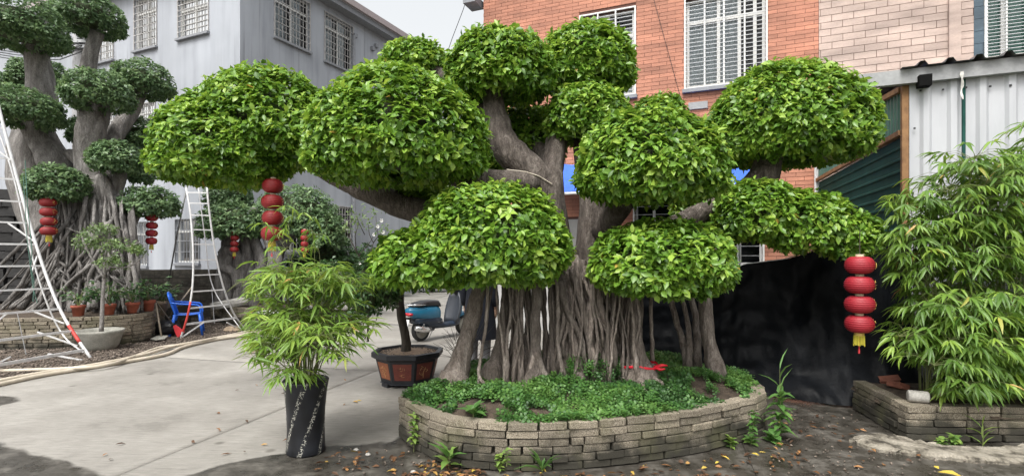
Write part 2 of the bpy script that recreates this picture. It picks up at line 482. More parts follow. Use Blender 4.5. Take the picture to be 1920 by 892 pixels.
def plaster_mat():
    """grey-lilac render with rain streaks running down"""
    m, nt, nd, lk, b = new_mat('weathered_plaster')
    ge = nd.new('ShaderNodeNewGeometry')
    mp = nd.new('ShaderNodeMapping'); mp.inputs['Scale'].default_value = (1.3, 1.3, 0.16)
    lk.new(ge.outputs['Position'], mp.inputs[0])
    n1 = nd.new('ShaderNodeTexNoise'); n1.inputs['Scale'].default_value = 2.5; n1.inputs['Detail'].default_value = 8
    lk.new(mp.outputs[0], n1.inputs['Vector'])
    n2 = nd.new('ShaderNodeTexNoise'); n2.inputs['Scale'].default_value = 0.5; n2.inputs['Detail'].default_value = 5
    lk.new(ge.outputs['Position'], n2.inputs['Vector'])
    r1 = ramp(nd, [(0.25, (0.30, 0.317, 0.352)), (0.5, (0.375, 0.397, 0.435)), (0.75, (0.41, 0.432, 0.47))]); lk.new(n1.outputs['Fac'], r1.inputs[0])
    r2 = ramp(nd, [(0.35, (0.86, 0.86, 0.86)), (0.65, (1.05, 1.05, 1.05))]); lk.new(n2.outputs['Fac'], r2.inputs[0])
    mx = nd.new('ShaderNodeMixRGB'); mx.blend_type = 'MULTIPLY'; mx.inputs[0].default_value = 1
    lk.new(r1.outputs[0], mx.inputs['Color1']); lk.new(r2.outputs[0], mx.inputs['Color2'])
    mp2 = nd.new('ShaderNodeMapping'); mp2.inputs['Scale'].default_value = (5.5, 5.5, 0.10)
    lk.new(ge.outputs['Position'], mp2.inputs[0])
    n5 = nd.new('ShaderNodeTexNoise'); n5.inputs['Scale'].default_value = 1.6; n5.inputs['Detail'].default_value = 4; lk.new(mp2.outputs[0], n5.inputs['Vector'])
    n6 = nd.new('ShaderNodeTexNoise'); n6.inputs['Scale'].default_value = 0.35; n6.inputs['Detail'].default_value = 3; lk.new(ge.outputs['Position'], n6.inputs['Vector'])
    r5 = ramp(nd, [(0.56, (0, 0, 0)), (0.70, (1, 1, 1))]); lk.new(n5.outputs['Fac'], r5.inputs[0])
    r6 = ramp(nd, [(0.46, (0, 0, 0)), (0.60, (.6, .6, .6))]); lk.new(n6.outputs['Fac'], r6.inputs[0])
    mm = nd.new('ShaderNodeMath'); mm.operation = 'MULTIPLY'; lk.new(r5.outputs[0], mm.inputs[0]); lk.new(r6.outputs[0], mm.inputs[1])
    mx3 = nd.new('ShaderNodeMixRGB'); mx3.inputs['Color2'].default_value = (0.13, 0.13, 0.14, 1); lk.new(mm.outputs[0], mx3.inputs[0]); lk.new(mx.outputs[0], mx3.inputs['Color1'])
    lk.new(mx3.outputs[0], b.inputs['Base Color'])
    b.inputs['Roughness'].default_value = 0.9
    return m
M['plaster'] = plaster_mat()

def concrete_mat():
    """brushed yard concrete; 'wet' attribute = soaked muddy area, edge broken by noise"""
    m, nt, nd, lk, b = new_mat('yard_concrete')
    ge = nd.new('ShaderNodeNewGeometry')
    mp = nd.new('ShaderNodeMapping'); mp.inputs['Rotation'].default_value = (0, 0, 0.25); mp.inputs['Scale'].default_value = (1, 6, 1)
    lk.new(ge.outputs['Position'], mp.inputs[0])
    n1 = nd.new('ShaderNodeTexNoise'); n1.inputs['Scale'].default_value = 1.1; n1.inputs['Detail'].default_value = 8; n1.inputs['Roughness'].default_value = 0.65
    lk.new(ge.outputs['Position'], n1.inputs['Vector'])
    nb = nd.new('ShaderNodeTexNoise'); nb.inputs['Scale'].default_value = 7; nb.inputs['Detail'].default_value = 9
    lk.new(mp.outputs[0], nb.inputs['Vector'])
    r1 = ramp(nd, [(0.28, (0.13, 0.122, 0.107)), (0.42, (0.218, 0.206, 0.185)), (0.55, (0.252, 0.239, 0.216)), (0.72, (0.318, 0.304, 0.277))]); lk.new(n1.outputs['Fac'], r1.inputs[0])
    rb = ramp(nd, [(0.24, (0.62, 0.61, 0.58)), (0.36, (0.9, 0.9, 0.9)), (0.65, (1.1, 1.1, 1.1))]); lk.new(nb.outputs['Fac'], rb.inputs[0])
    mx = nd.new('ShaderNodeMixRGB'); mx.blend_type = 'MULTIPLY'; mx.inputs[0].default_value = 1
    lk.new(r1.outputs[0], mx.inputs['Color1']); lk.new(rb.outputs[0], mx.inputs['Color2'])
    ns = nd.new('ShaderNodeTexNoise'); ns.inputs['Scale'].default_value = 55; ns.inputs['Detail'].default_value = 6; ns.inputs['Roughness'].default_value = .8
    lk.new(mp.outputs[0], ns.inputs['Vector'])
    rs_ = ramp(nd, [(0.30, (0.70, 0.69, 0.67)), (0.45, (0.97, 0.97, 0.97)), (0.70, (1.12, 1.12, 1.11))]); lk.new(ns.outputs['Fac'], rs_.inputs[0])
    mxs = nd.new('ShaderNodeMixRGB'); mxs.blend_type = 'MULTIPLY'; mxs.inputs[0].default_value = 1
    lk.new(mx.outputs[0], mxs.inputs['Color1']); lk.new(rs_.outputs[0], mxs.inputs['Color2'])
    vs_ = nd.new('ShaderNodeTexVoronoi'); vs_.inputs['Scale'].default_value = 1.7; lk.new(ge.outputs['Position'], vs_.inputs['Vector'])
    rv = ramp(nd, [(0.04, (0.55, 0.54, 0.52)), (0.09, (1, 1, 1))]); lk.new(vs_.outputs['Distance'], rv.inputs[0])
    mx = nd.new('ShaderNodeMixRGB'); mx.blend_type = 'MULTIPLY'; mx.inputs[0].default_value = 1
    lk.new(mxs.outputs[0], mx.inputs['Color1']); lk.new(rv.outputs[0], mx.inputs['Color2'])
    at = nd.new('ShaderNodeAttribute'); at.attribute_name = 'tint'
    ne = nd.new('ShaderNodeTexNoise'); ne.inputs['Scale'].default_value = 3.5; ne.inputs['Detail'].default_value = 7
    lk.new(ge.outputs['Position'], ne.inputs['Vector'])
    ma = nd.new('ShaderNodeMath'); ma.operation = 'MULTIPLY_ADD'; ma.inputs[1].default_value = 0.45; ma.inputs[2].default_value = -0.225
    lk.new(ne.outputs['Fac'], ma.inputs[0])
    ad = nd.new('ShaderNodeMath'); ad.operation = 'ADD'; lk.new(at.outputs['Fac'], ad.inputs[0]); lk.new(ma.outputs[0], ad.inputs[1])
    rw = ramp(nd, [(0.46, (0, 0, 0)), (0.54, (1, 1, 1))]); lk.new(ad.outputs[0], rw.inputs[0])
    nw = nd.new('ShaderNodeTexNoise'); nw.inputs['Scale'].default_value = 4; nw.inputs['Detail'].default_value = 9; nw.inputs['Roughness'].default_value = 0.7
    lk.new(ge.outputs['Position'], nw.inputs['Vector'])
    rwet = ramp(nd, [(0.33, (0.022, 0.020, 0.016)), (0.5, (0.052, 0.047, 0.039)), (0.66, (0.115, 0.106, 0.091))]); lk.new(nw.outputs['Fac'], rwet.inputs[0])
    m2 = nd.new('ShaderNodeMixRGB'); lk.new(rw.outputs[0], m2.inputs[0]); lk.new(mx.outputs[0], m2.inputs['Color1']); lk.new(rwet.outputs[0], m2.inputs['Color2'])
    lk.new(m2.outputs[0], b.inputs['Base Color'])
    rr = nd.new('ShaderNodeMapRange'); rr.inputs[1].default_value = 0.4; rr.inputs[2].default_value = 0.6; rr.inputs[3].default_value = 0.22; rr.inputs[4].default_value = 0.65
    lk.new(nw.outputs['Fac'], rr.inputs[0])
    mr = nd.new('ShaderNodeMixRGB'); mr.inputs['Color1'].default_value = (0.8, 0.8, 0.8, 1)
    lk.new(rw.outputs[0], mr.inputs[0]); lk.new(rr.outputs[0], mr.inputs['Color2'])
    lk.new(mr.outputs[0], b.inputs['Roughness'])
    bp = nd.new('ShaderNodeBump'); bp.inputs['Strength'].default_value = 0.5; bp.inputs['Distance'].default_value = 0.01
    lk.new(nb.outputs['Fac'], bp.inputs['Height']); lk.new(bp.outputs[0], b.inputs['Normal'])
    return m
M['concrete'] = concrete_mat()

def flower_pot_mat():
    """dark glazed pot with slanting bands of pale printed flowers"""
    m, nt, nd, lk, b = new_mat('black_flower_glaze')
    tc = nd.new('ShaderNodeTexCoord')
    sx = nd.new('ShaderNodeSeparateXYZ'); lk.new(tc.outputs['Object'], sx.inputs[0])
    an = nd.new('ShaderNodeMath'); an.operation = 'ARCTAN2'; lk.new(sx.outputs['Y'], an.inputs[0]); lk.new(sx.outputs['X'], an.inputs[1])
    k = nd.new('ShaderNodeMath'); k.operation = 'MULTIPLY'; k.inputs[1].default_value = 6 / (2 * PI); lk.new(an.outputs[0], k.inputs[0])
    z = nd.new('ShaderNodeMath'); z.operation = 'MULTIPLY_ADD'; z.inputs[1].default_value = -2.3; lk.new(sx.outputs['Z'], z.inputs[0]); lk.new(k.outputs[0], z.inputs[2])
    fr = nd.new('ShaderNodeMath'); fr.operation = 'FRACT'; lk.new(z.outputs[0], fr.inputs[0])
    d = nd.new('ShaderNodeMath'); d.operation = 'SUBTRACT'; d.inputs[1].default_value = 0.5; lk.new(fr.outputs[0], d.inputs[0])
    ab = nd.new('ShaderNodeMath'); ab.operation = 'ABSOLUTE'; lk.new(d.outputs[0], ab.inputs[0])
    band = ramp(nd, [(0.07, (1, 1, 1)), (0.13, (0, 0, 0))]); lk.new(ab.outputs[0], band.inputs[0])
    vo = nd.new('ShaderNodeTexVoronoi'); vo.inputs['Scale'].default_value = 95; lk.new(tc.outputs['Object'], vo.inputs['Vector'])
    dot = ramp(nd, [(0.42, (1, 1, 1)), (0.50, (0, 0, 0))]); lk.new(vo.outputs['Distance'], dot.inputs[0])
    no = nd.new('ShaderNodeTexNoise'); no.inputs['Scale'].default_value = 26; no.inputs['Detail'].default_value = 3; lk.new(tc.outputs['Object'], no.inputs['Vector'])
    dr = ramp(nd, [(0.36, (0, 0, 0)), (0.46, (1, 1, 1))]); lk.new(no.outputs['Fac'], dr.inputs[0])
    m1 = nd.new('ShaderNodeMixRGB'); m1.blend_type = 'MULTIPLY'; m1.inputs[0].default_value = 1; lk.new(band.outputs[0], m1.inputs['Color1']); lk.new(dot.outputs[0], m1.inputs['Color2'])
    m2 = nd.new('ShaderNodeMixRGB'); m2.blend_type = 'MULTIPLY'; m2.inputs[0].default_value = 1; lk.new(m1.outputs[0], m2.inputs['Color1']); lk.new(dr.outputs[0], m2.inputs['Color2'])
    n4 = nd.new('ShaderNodeTexNoise'); n4.inputs['Scale'].default_value = 6; lk.new(tc.outputs['Object'], n4.inputs['Vector'])
    base = ramp(nd, [(0.35, (0.005, 0.0055, 0.007)), (0.7, (0.016, 0.018, 0.024))]); lk.new(n4.outputs['Fac'], base.inputs[0])
    mx = nd.new('ShaderNodeMixRGB'); mx.inputs['Color2'].default_value = (0.42, 0.41, 0.36, 1)
    lk.new(m2.outputs[0], mx.inputs[0]); lk.new(base.outputs[0], mx.inputs['Color1'])
    lk.new(mx.outputs[0], b.inputs['Base Color'])
    b.inputs['Roughness'].default_value = 0.42
    return m
M['flowerpot'] = flower_pot_mat()
M['pot_red'] = pmat('red_brown_panel', [(0.3, (0.10, 0.022, 0.016)), (0.7, (0.19, 0.045, 0.03))], scale=12, rough=0.5)
M['pot_orange'] = pmat('orange_brown_panel', [(0.3, (0.17, 0.05, 0.022)), (0.7, (0.28, 0.095, 0.04))], scale=12, rough=0.5)
M['pot_black'] = pmat('dark_pot_glaze', [(0.3, (0.007, 0.008, 0.010)), (0.7, (0.022, 0.024, 0.03))], scale=9, rough=0.5)
M['pot_print'] = flat('faded_gold_print', (0.42, 0.24, 0.10), 0.6)
M['far_wall'] = pmat('old_brick_wall', [(0.3, (0.045, 0.042, 0.036)), (0.7, (0.13, 0.12, 0.10))], scale=3, rough=0.9, fine=(20, 0.2), coord='World')
M['eave'] = flat('pinkish_eave', (0.36, 0.31, 0.31), 0.8)
M['greyeave'] = flat('grey_eave', (0.24, 0.25, 0.27), 0.8)

# ================================================================ GROUND
def in_poly(x, y, poly):
    """signed distance (positive inside) for arrays"""
    x = np.asarray(x); y = np.asarray(y)
    inside = np.zeros(x.shape, bool)
    dist = np.full(x.shape, 1e9)
    n = len(poly)
    for i in range(n):
        x0, y0 = poly[i]; x1, y1 = poly[(i + 1) % n]
        c = ((y0 > y) != (y1 > y))
        with np.errstate(divide='ignore', invalid='ignore'):
            xi = (x1 - x0) * (y - y0) / ((y1 - y0) if y1 != y0 else 1e-12) + x0
        inside ^= c & (x < xi)
        dx, dy = x1 - x0, y1 - y0
        t = np.clip(((x - x0) * dx + (y - y0) * dy) / (dx * dx + dy * dy + 1e-12), 0, 1)
        dist = np.minimum(dist, np.hypot(x - x0 - t * dx, y - y0 - t * dy))
    return np.where(inside, dist, -dist)

gm = MB()
gm.add([(-700, -60, -0.05), (700, -60, -0.05), (700, 900, -0.05), (-700, 900, -0.05)], [(0, 1, 2, 3)])
tag(gm.build('ground', M['soil']), 'dark bare earth under the paved yard', 'ground', kind='structure')

def gp(px, py):
    v = G(px, py)
    return (v.x, v.y)
WET = [[gp(300, 900), gp(430, 868), gp(530, 846), gp(600, 834), gp(690, 834), gp(742, 812), (-1.1, 4.6), (-0.75, 5.3), (0.2, 5.6), (2.2, 5.6),
        gp(1440, 745), (3.3, 6.4), (9, 6.0), (9, 1.0), (-1.6, 1.0), (-2.2, 2.8)],
       [gp(-60, 815), gp(0, 833), gp(110, 862), gp(215, 893), (-2.6, 2.5), (-6, 2.5)],
       [gp(-40, 738), gp(38, 742), gp(30, 752), gp(-40, 768)]]
yard = thing('concrete_yard', 'pale brushed concrete yard with dark joints and a wet muddy front edge', 'yard')
yard['kind'] = 'structure'
E1 = np.array((0.28, 1.0)) / math.hypot(0.28, 1); E2 = np.array((1.0, -0.28)) / math.hypot(0.28, 1)
def slab(s0, s1, t0, t1, h):
    ns, ntt = max(2, int((s1 - s0) / h)), max(2, int((t1 - t0) / h))
    ss, tt = np.meshgrid(np.linspace(s0 + .005, s1 - .005, ns + 1), np.linspace(t0 + .005, t1 - .005, ntt + 1), indexing='ij')
    x = ss * E1[0] + tt * E2[0]; y = ss * E1[1] + tt * E2[1]
    w = np.max([in_poly(x, y, p) for p in WET], axis=0)
    wet = np.clip(0.5 + w / 0.5, 0, 1)
    z = 0.004 * np.sin(x * 1.3 + 1) * np.sin(y * 1.7) - 0.012 * np.clip(wet, 0, 1) * (0.5 + 0.5 * np.sin(x * 5.1) * np.sin(y * 4.3))
    V = np.stack([x, y, z], -1).reshape(-1, 3)
    m = ntt + 1
    i = (np.arange(ns)[:, None] * m + np.arange(ntt)[None, :]).ravel()
    T = np.concatenate([np.stack([i, i + m, i + m + 1], 1), np.stack([i, i + m + 1, i + 1], 1)])[:, ::-1]
    # skirt so the joint has depth
    me = tri_mesh('concrete_slab', V, T[:, ::-1], wet.ravel(), True)
    bm = bmesh.new(); bm.from_mesh(me)
    be = [e for e in bm.edges if e.is_boundary]
    r = bmesh.ops.extrude_edge_only(bm, edges=be)
    for v in r['geom']:
        if isinstance(v, bmesh.types.BMVert): v.co.z -= 0.04
    bmesh.ops.recalc_face_normals(bm, faces=bm.faces)
    bm.to_mesh(me); bm.free()
    if me.polygons[0].normal.z < 0: me.flip_normals()
    link('concrete_slab', me, yard, M['concrete'])
TT = [-21.8, -17.3, -12.8, -8.33, -3.83, 0.67, 5.2, 9.7]
SS = [-3, 1.9, 6.66, 11.4, 16.2, 21, 26, 32]
for a in range(len(SS) - 1):
    for b_ in range(len(TT) - 1):
        if SS[a] > 8 and TT[b_] > 0: continue
        slab(SS[a], SS[a + 1], TT[b_], TT[b_ + 1], 0.07 if (SS[a] < 6 and -9 < TT[b_] < 6) else 0.4)

# gravel bed on the left
GRAV = [(-13, 4.2), (-6.62, 5.4), gp(0, 716), gp(150, 690), gp(300, 655), gp(400, 636), gp(470, 619), (-5.0, 13.2), (-4.5, 16), (-14, 16)]
def sheet(name, poly, h, zf, mat, parent=None):
    xs = [p[0] for p in poly]; ys = [p[1] for p in poly]
    X = np.arange(min(xs), max(xs) + h, h); Y = np.arange(min(ys), max(ys) + h, h)
    xx, yy = np.meshgrid(X, Y, indexing='ij')
    d = in_poly(xx, yy, poly)
    zz = zf(xx, yy, d)
    V = np.stack([xx, yy, zz], -1).reshape(-1, 3)
    m = len(Y)
    i = (np.arange(len(X) - 1)[:, None] * m + np.arange(m - 1)[None, :]).ravel()
    ok = (d > -h).ravel()
    T = np.concatenate([np.stack([i, i + m, i + m + 1], 1), np.stack([i, i + m + 1, i + 1], 1)])
    T = T[ok[T].all(1)]
    return link(name, tri_mesh(name, V, T, np.full(len(V), .5), True), parent, mat)
rng = np.random.default_rng(5)
def bumps(x, y):
    return 0.5 + 0.25 * np.sin(x * 7.1 + 2 * np.sin(y * 3.3)) + 0.25 * np.sin(y * 8.3 + 1.7 * np.sin(x * 4.1))
o = sheet('gravel_bed', GRAV, 0.12, lambda x, y, d: np.where(d > 0, 0.012 + 0.03 * bumps(x, y) * np.clip(d / .3, 0, 1), -0.03), M['gravelmat'])
tag(o, 'brown gravel and leaf mould strip beside the hoses', 'gravel bed', kind='structure')

# octahedral pebbles joined
def pebbles(name, pts, size, mat, label, cat, seed, parent=None):
    r = np.random.default_rng(seed)
    n = len(pts)
    oct_v = np.array([(1, 0, 0), (0, 1, 0), (-1, 0, 0), (0, -1, 0), (0, 0, 1), (0, 0, -1)], float)
    oct_t = np.array([(0, 1, 4), (1, 2, 4), (2, 3, 4), (3, 0, 4), (1, 0, 5), (2, 1, 5), (3, 2, 5), (0, 3, 5)])
    s = size * r.uniform(.5, 1.3, (n, 1, 1)) * np.stack([r.uniform(.7, 1.3, n), r.uniform(.7, 1.3, n), r.uniform(.4, .8, n)], 1)[:, None, :]
    a = r.uniform(0, 6.28, n)
    v = oct_v[None] * s + r.normal(0, size * .12, (n, 6, 3))
    c, sn = np.cos(a)[:, None], np.sin(a)[:, None]
    x = v[..., 0] * c - v[..., 1] * sn; y = v[..., 0] * sn + v[..., 1] * c
    v = np.stack([x, y, v[..., 2]], -1) + np.asarray(pts)[:, None, :]
    T = (oct_t[None] + (np.arange(n) * 6)[:, None, None]).reshape(-1, 3)
    me = tri_mesh(name, v.reshape(-1, 3), T, np.repeat(r.uniform(0, 1, n), 6))
    o = link(name, me, parent, mat)
    return tag(o, label, cat, kind='stuff')
pp = np.stack([rng.uniform(-8.5, -4.9, 16000), 6 + 8 * rng.uniform(0, 1, 16000) ** 1.3], 1)
pp = pp[in_poly(pp[:, 0], pp[:, 1], GRAV) > 0.02]
pp = np.column_stack([pp, 0.02 + 0.03 * bumps(pp[:, 0], pp[:, 1])])
pebbles('gravel', pp, 0.018, M['pebble'], 'loose brown gravel and mulch chips on the strip by the ladders', 'gravel', 3)

# pale broken concrete in front of the right planter
patch_poly = [gp(1592, 824), gp(1622, 815), gp(1668, 818), gp(1705, 828), gp(1765, 838), gp(1830, 842), gp(1925, 838), (5.6, 4.3), (5.6, 3.9), gp(1915, 870),
              gp(1850, 866), gp(1800, 862), gp(1748, 858), gp(1700, 850), gp(1645, 846)]
pm = MB()
pts = []
prg = random.Random(4)
for i in range(len(patch_poly)):
    a, b_ = patch_poly[i], patch_poly[(i + 1) % len(patch_poly)]
    for k in range(5):
        t = k / 5
        pts.append((a[0] + (b_[0] - a[0]) * t + prg.uniform(-.025, .025), a[1] + (b_[1] - a[1]) * t + prg.uniform(-.025, .025)))
n = len(pts)
cxy = (sum(p[0] for p in pts) / n, sum(p[1] for p in pts) / n)
vs = [(x, y, -0.03) for x, y in pts] + [(x, y, 0.014) for x, y in pts] + [(x + (cxy[0] - x) * .06, y + (cxy[1] - y) * .10, 0.027 + prg.uniform(-.006, .008)) for x, y in pts]
fs = [(i, (i + 1) % n, n + (i + 1) % n, n + i) for i in range(n)] + [(n + i, n + (i + 1) % n, 2 * n + (i + 1) % n, 2 * n + i) for i in range(n)] + [tuple(range(2 * n, 3 * n))]
pm.add(vs, fs)
M['rough_conc'] = pmat('rough_pale_concrete', [(0.40, (0.045, 0.038, 0.028)), (0.49, (0.19, 0.17, 0.135)), (0.7, (0.33, 0.30, 0.25))], scale=6.5, detail=10, rough=0.9, bump=1.0, bscale=22, dist=0.02, fine=(60, .2), coord='World')
tag(pm.build('concrete_patch', M['rough_conc']), 'pale broken concrete patch in front of the right brick planter', 'paving', kind='structure')

# ================================================================ WALL BUILDER
def facade(name, o, u, w, h, z0, openings, depth, mat, parent, nrm):
    """wall rectangle with real openings and reveals. o: (x,y) start, u: unit direction, nrm: outward unit normal"""
    o = np.array(o, float); u = np.array(u, float); nrm = np.array(nrm, float)
    us = sorted({0, w} | {a for q in openings for a in q[:2]})
    zs = sorted({z0, z0 + h} | {a for q in openings for a in q[2:]})
    us = [a for a in us if 0 <= a <= w]; zs = [a for a in zs if z0 <= a <= z0 + h]
    mb = MB()
    pt = lambda a, z, d=0.0: (o[0] + u[0] * a - nrm[0] * d, o[1] + u[1] * a - nrm[1] * d, z)
    for i in range(len(us) - 1):
        for j in range(len(zs) - 1):
            a, b = (us[i] + us[i + 1]) / 2, (zs[j] + zs[j + 1]) / 2
            if any(q[0] < a < q[1] and q[2] < b < q[3] for q in openings): continue
            mb.add([pt(us[i], zs[j]), pt(us[i + 1], zs[j]), pt(us[i + 1], zs[j + 1]), pt(us[i], zs[j + 1])], [(0, 1, 2, 3)])
    for a0, a1, b0, b1 in openings:
        b1 = min(b1, z0 + h); 
        for (p, q) in (((a0, b0), (a1, b0)), ((a1, b0), (a1, b1)), ((a1, b1), (a0, b1)), ((a0, b1), (a0, b0))):
            mb.add([pt(*p), pt(*p, depth), pt(*q, depth), pt(*q)], [(0, 1, 2, 3)])
    return mb.build(name, mat, parent, world=True)

def wpt(o, u, nrm, a, z, d):
    return Vector((o[0] + u[0] * a + nrm[0] * d, o[1] + u[1] * a + nrm[1] * d, z))

def window(parent, o, u, nrm, q, vbars, hbars, mull, transom, curtain, glass_d=-0.10, bar_parts=False, fw=0.045, bw=0.014, grille_d=0.02, sill=True, cmat='frame_white', bmat='steel', cur_frac=1.0):
    a0, a1, z0, z1 = q
    rz = math.atan2(u[1], u[0])
    mb = MB()
    def bx(m, x0, x1, y0, y1, d, t):
        m.box(wpt(o, u, nrm, (x0 + x1) / 2, (y0 + y1) / 2, d), (x1 - x0, t, y1 - y0), rz)
    # sash frame
    bx(mb, a0 + .002, a0 + fw, z0 + .002, z1 - .002, glass_d, .05); bx(mb, a1 - fw, a1 - .002, z0 + .002, z1 - .002, glass_d, .05)
    bx(mb, a0 + fw, a1 - fw, z0 + .002, z0 + fw, glass_d, .048); bx(mb, a0 + fw, a1 - fw, z1 - fw, z1 - .002, glass_d, .048)
    for k in mull: bx(mb, a0 + (a1 - a0) * k - fw / 2, a0 + (a1 - a0) * k + fw / 2, z0 + fw, z1 - fw, glass_d, .044)
    if transom: bx(mb, a0 + fw, a1 - fw, z0 + (z1 - z0) * transom - fw * .6, z0 + (z1 - z0) * transom + fw * .6, glass_d + .003, .046)
    wf = mb.build('window', M[cmat], parent, world=True)
    g = MB(); g.add([wpt(o, u, nrm, a0, z0, glass_d - .012), wpt(o, u, nrm, a1, z0, glass_d - .012), wpt(o, u, nrm, a1, z1, glass_d - .012), wpt(o, u, nrm, a0, z1, glass_d - .012)], [(0, 1, 2, 3)])
    g.build('pane', M['glass'], wf, world=True)
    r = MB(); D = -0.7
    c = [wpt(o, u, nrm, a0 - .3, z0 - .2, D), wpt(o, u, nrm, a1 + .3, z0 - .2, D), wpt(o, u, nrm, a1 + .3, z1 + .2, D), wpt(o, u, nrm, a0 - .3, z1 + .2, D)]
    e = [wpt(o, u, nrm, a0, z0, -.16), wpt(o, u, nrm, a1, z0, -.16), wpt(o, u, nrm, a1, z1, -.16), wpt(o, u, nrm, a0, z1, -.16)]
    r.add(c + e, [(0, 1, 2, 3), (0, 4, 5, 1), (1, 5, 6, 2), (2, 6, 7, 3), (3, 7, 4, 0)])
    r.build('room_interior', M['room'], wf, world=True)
    if curtain:
        cm = MB()
        for (k0, k1, zt) in curtain:
            x0, x1 = a0 + (a1 - a0) * k0, a0 + (a1 - a0) * k1
            nn = max(8, int((x1 - x0) / .035))
            top = z0 + (z1 - z0) * zt
            vs = []
            for i in range(nn + 1):
                x = x0 + (x1 - x0) * i / nn
                d = glass_d - .05 + 0.014 * math.sin(i * 1.9) + 0.008 * math.sin(i * .7)
                vs += [wpt(o, u, nrm, x, z0, d), wpt(o, u, nrm, x, top, d)]
            cm.add(vs, [(2 * i, 2 * i + 2, 2 * i + 3, 2 * i + 1) for i in range(nn)])
        cm.build('curtain', M[curtain_mat], wf, world=True)
    # burglar bars
    gb = MB()
    if vbars or hbars:
        for x0, x1, y0, y1 in ((a0 - .03, a0, z0 - .03, z1 + .03), (a1, a1 + .03, z0 - .03, z1 + .03), (a0, a1, z0 - .03, z0), (a0, a1, z1, z1 + .03)):
            bx(gb, x0, x1, y0, y1, grille_d, .03)
        for k in vbars: x = a0 + (a1 - a0) * k; bx(gb, x - bw / 2, x + bw / 2, z0, z1, grille_d, bw)
        gr = gb.build('grille', M[bmat if not bar_parts else 'frame_white'], wf, world=True)
        if bar_parts:
            hb_me = None
        for k in hbars:
            z = z0 + (z1 - z0) * k
            if bar_parts:
                b1 = MB(); b1.box((0, 0, 0), (a1 - a0, .010, .010), rz)
                ob = b1.build('bar', M['steel'], wf)
                ob.location = wpt(o, u, nrm, (a0 + a1) / 2, z, grille_d + .014) - wloc(wf)
            else:
                pass
        if hbars and not bar_parts:
            for k in hbars:
                hb = MB(); z = z0 + (z1 - z0) * k; bx(hb, a0, a1, z - .009, z + .009, grille_d + .014, .016)
                hb.build('grille_rail', M[bmat], wf, world=True)
    if sill:
        s = MB(); bx(s, a0 - .06, a1 + .06, z0 - .10, z0 - .032, .04, .12)
        s.build('sill', M['greyeave'], wf, world=True)
    return wf
curtain_mat = 'curtain'

def plane_hit(px, o, u):
    """distance along u from o of the wall point seen in photo column px"""
    t = (px - CX) / F
    return (t * o[1] - o[0]) / (u[0] - t * u[1])
def zat(px, py, o, u):
    a = plane_hit(px, o, u); Y = o[1] + u[1] * a
    return CH - (py - HY) / F * Y

# ================================================================ GREY BUILDING (left)
LB = thing('grey_building', 'three storey grey plastered building with barred windows behind the trees', 'building', (-7.9, 15.5, 0))
lc = np.array((-0.51 * 15.5, 15.5))
ur = np.array((0.46, 1.0)); ur /= np.linalg.norm(ur); nr = np.array((ur[1], -ur[0]))
ul = np.array((-2.2, 1.0)); ul /= np.linalg.norm(ul); nl = np.array((ul[1], -ul[0])) * -1
if nl[1] > 0: nl = -nl
def wrect(o, u, p0, p1, top, bot):
    """top,bot: (px,py)"""
    a, b = plane_hit(p0, o, u), plane_hit(p1, o, u)
    return (min(a, b), max(a, b), zat(*bot, o, u), zat(*top, o, u))
W3 = wrect(lc, ur, 515, 580, (580, 8), (581, 97))
W4 = wrect(lc, ur, 609, 661, (661, 52), (661, 136))
dz = W3[3] - W3[2]
roof_z = 10.35
R_op = [W3, W4]
for (q) in (W3, W4):
    R_op.append((q[0], q[1], q[2] - 3.35, q[3] - 3.35)); R_op.append((q[0], q[1], max(.9, q[2] - 6.7), q[3] - 6.7))
Wl = [wrect(lc, ul, 335, 391, (391, -14), (391, 58)), wrect(lc, ul, 253, 294, (253, 2), (294, 85)), wrect(lc, ul, 176, 213, (176, 32), (212, 110)),
      wrect(lc, ul, 332, 391, (332, 183), (391, 232)), wrect(lc, ul, 256, 291, (256, 198), (291, 250)), wrect(lc, ul, 180, 213, (180, 215), (213, 262)),
      wrect(lc, ul, 330, 374, (330, 412), (374, 492)), wrect(lc, ul, 252, 277, (252, 417), (277, 497))]
facade('wall', lc, ur, 8.7, roof_z, 0, R_op, .14, M['plaster'], LB, nr)
facade('wall', lc, ul, 14.5, roof_z, 0, Wl, .14, M['plaster'], LB, nl)
rb = MB()
e1, e2 = lc + ur * 8.7, lc + ul * 14.5
rb.add([(*e1, 0), (*(e1 + ul * 14.5), 0), (*(e1 + ul * 14.5), roof_z), (*e1, roof_z), (*e2, 0), (*e2, roof_z)], [(0, 1, 2, 3), (4, 5, 2, 1)])
rb.build('wall', M['plaster'], LB, world=True)
rf = MB()
def oc(a, b, z): p = lc + ur * a + ul * b; return (p[0], p[1], z)
rf.add([oc(-.4, -.4, roof_z), oc(9.1, -.4, roof_z), oc(9.1, 15, roof_z), oc(-.4, 15, roof_z), oc(-.4, -.4, roof_z + .2), oc(9.1, -.4, roof_z + .2), oc(9.1, 15, roof_z + .2), oc(-.4, 15, roof_z + .2)],
       [(0, 3, 2, 1), (4, 5, 6, 7), (0, 1, 5, 4), (1, 2, 6, 5), (2, 3, 7, 6), (3, 0, 4, 7)])
roofo = rf.build('roof', M['greyeave'], LB, world=True)
gt = MB()
for (a, b, c, d) in ((-.5, -.52, 9.2, -.402), (-.52, -.4, -.402, 15)):
    gt.add([oc(a, b, roof_z + .2), oc(c, b, roof_z + .2), oc(c, d, roof_z + .2), oc(a, d, roof_z + .2), oc(a, b, roof_z + .42), oc(c, b, roof_z + .42), oc(c, d, roof_z + .42), oc(a, d, roof_z + .42)],
           [(0, 3, 2, 1), (4, 5, 6, 7), (0, 1, 5, 4), (1, 2, 6, 5), (2, 3, 7, 6), (3, 0, 4, 7)])
gt.build('gutter', M['eave'], roofo, world=True)
fr = lambda n: [(i + 1) / (n + 1) for i in range(n)]
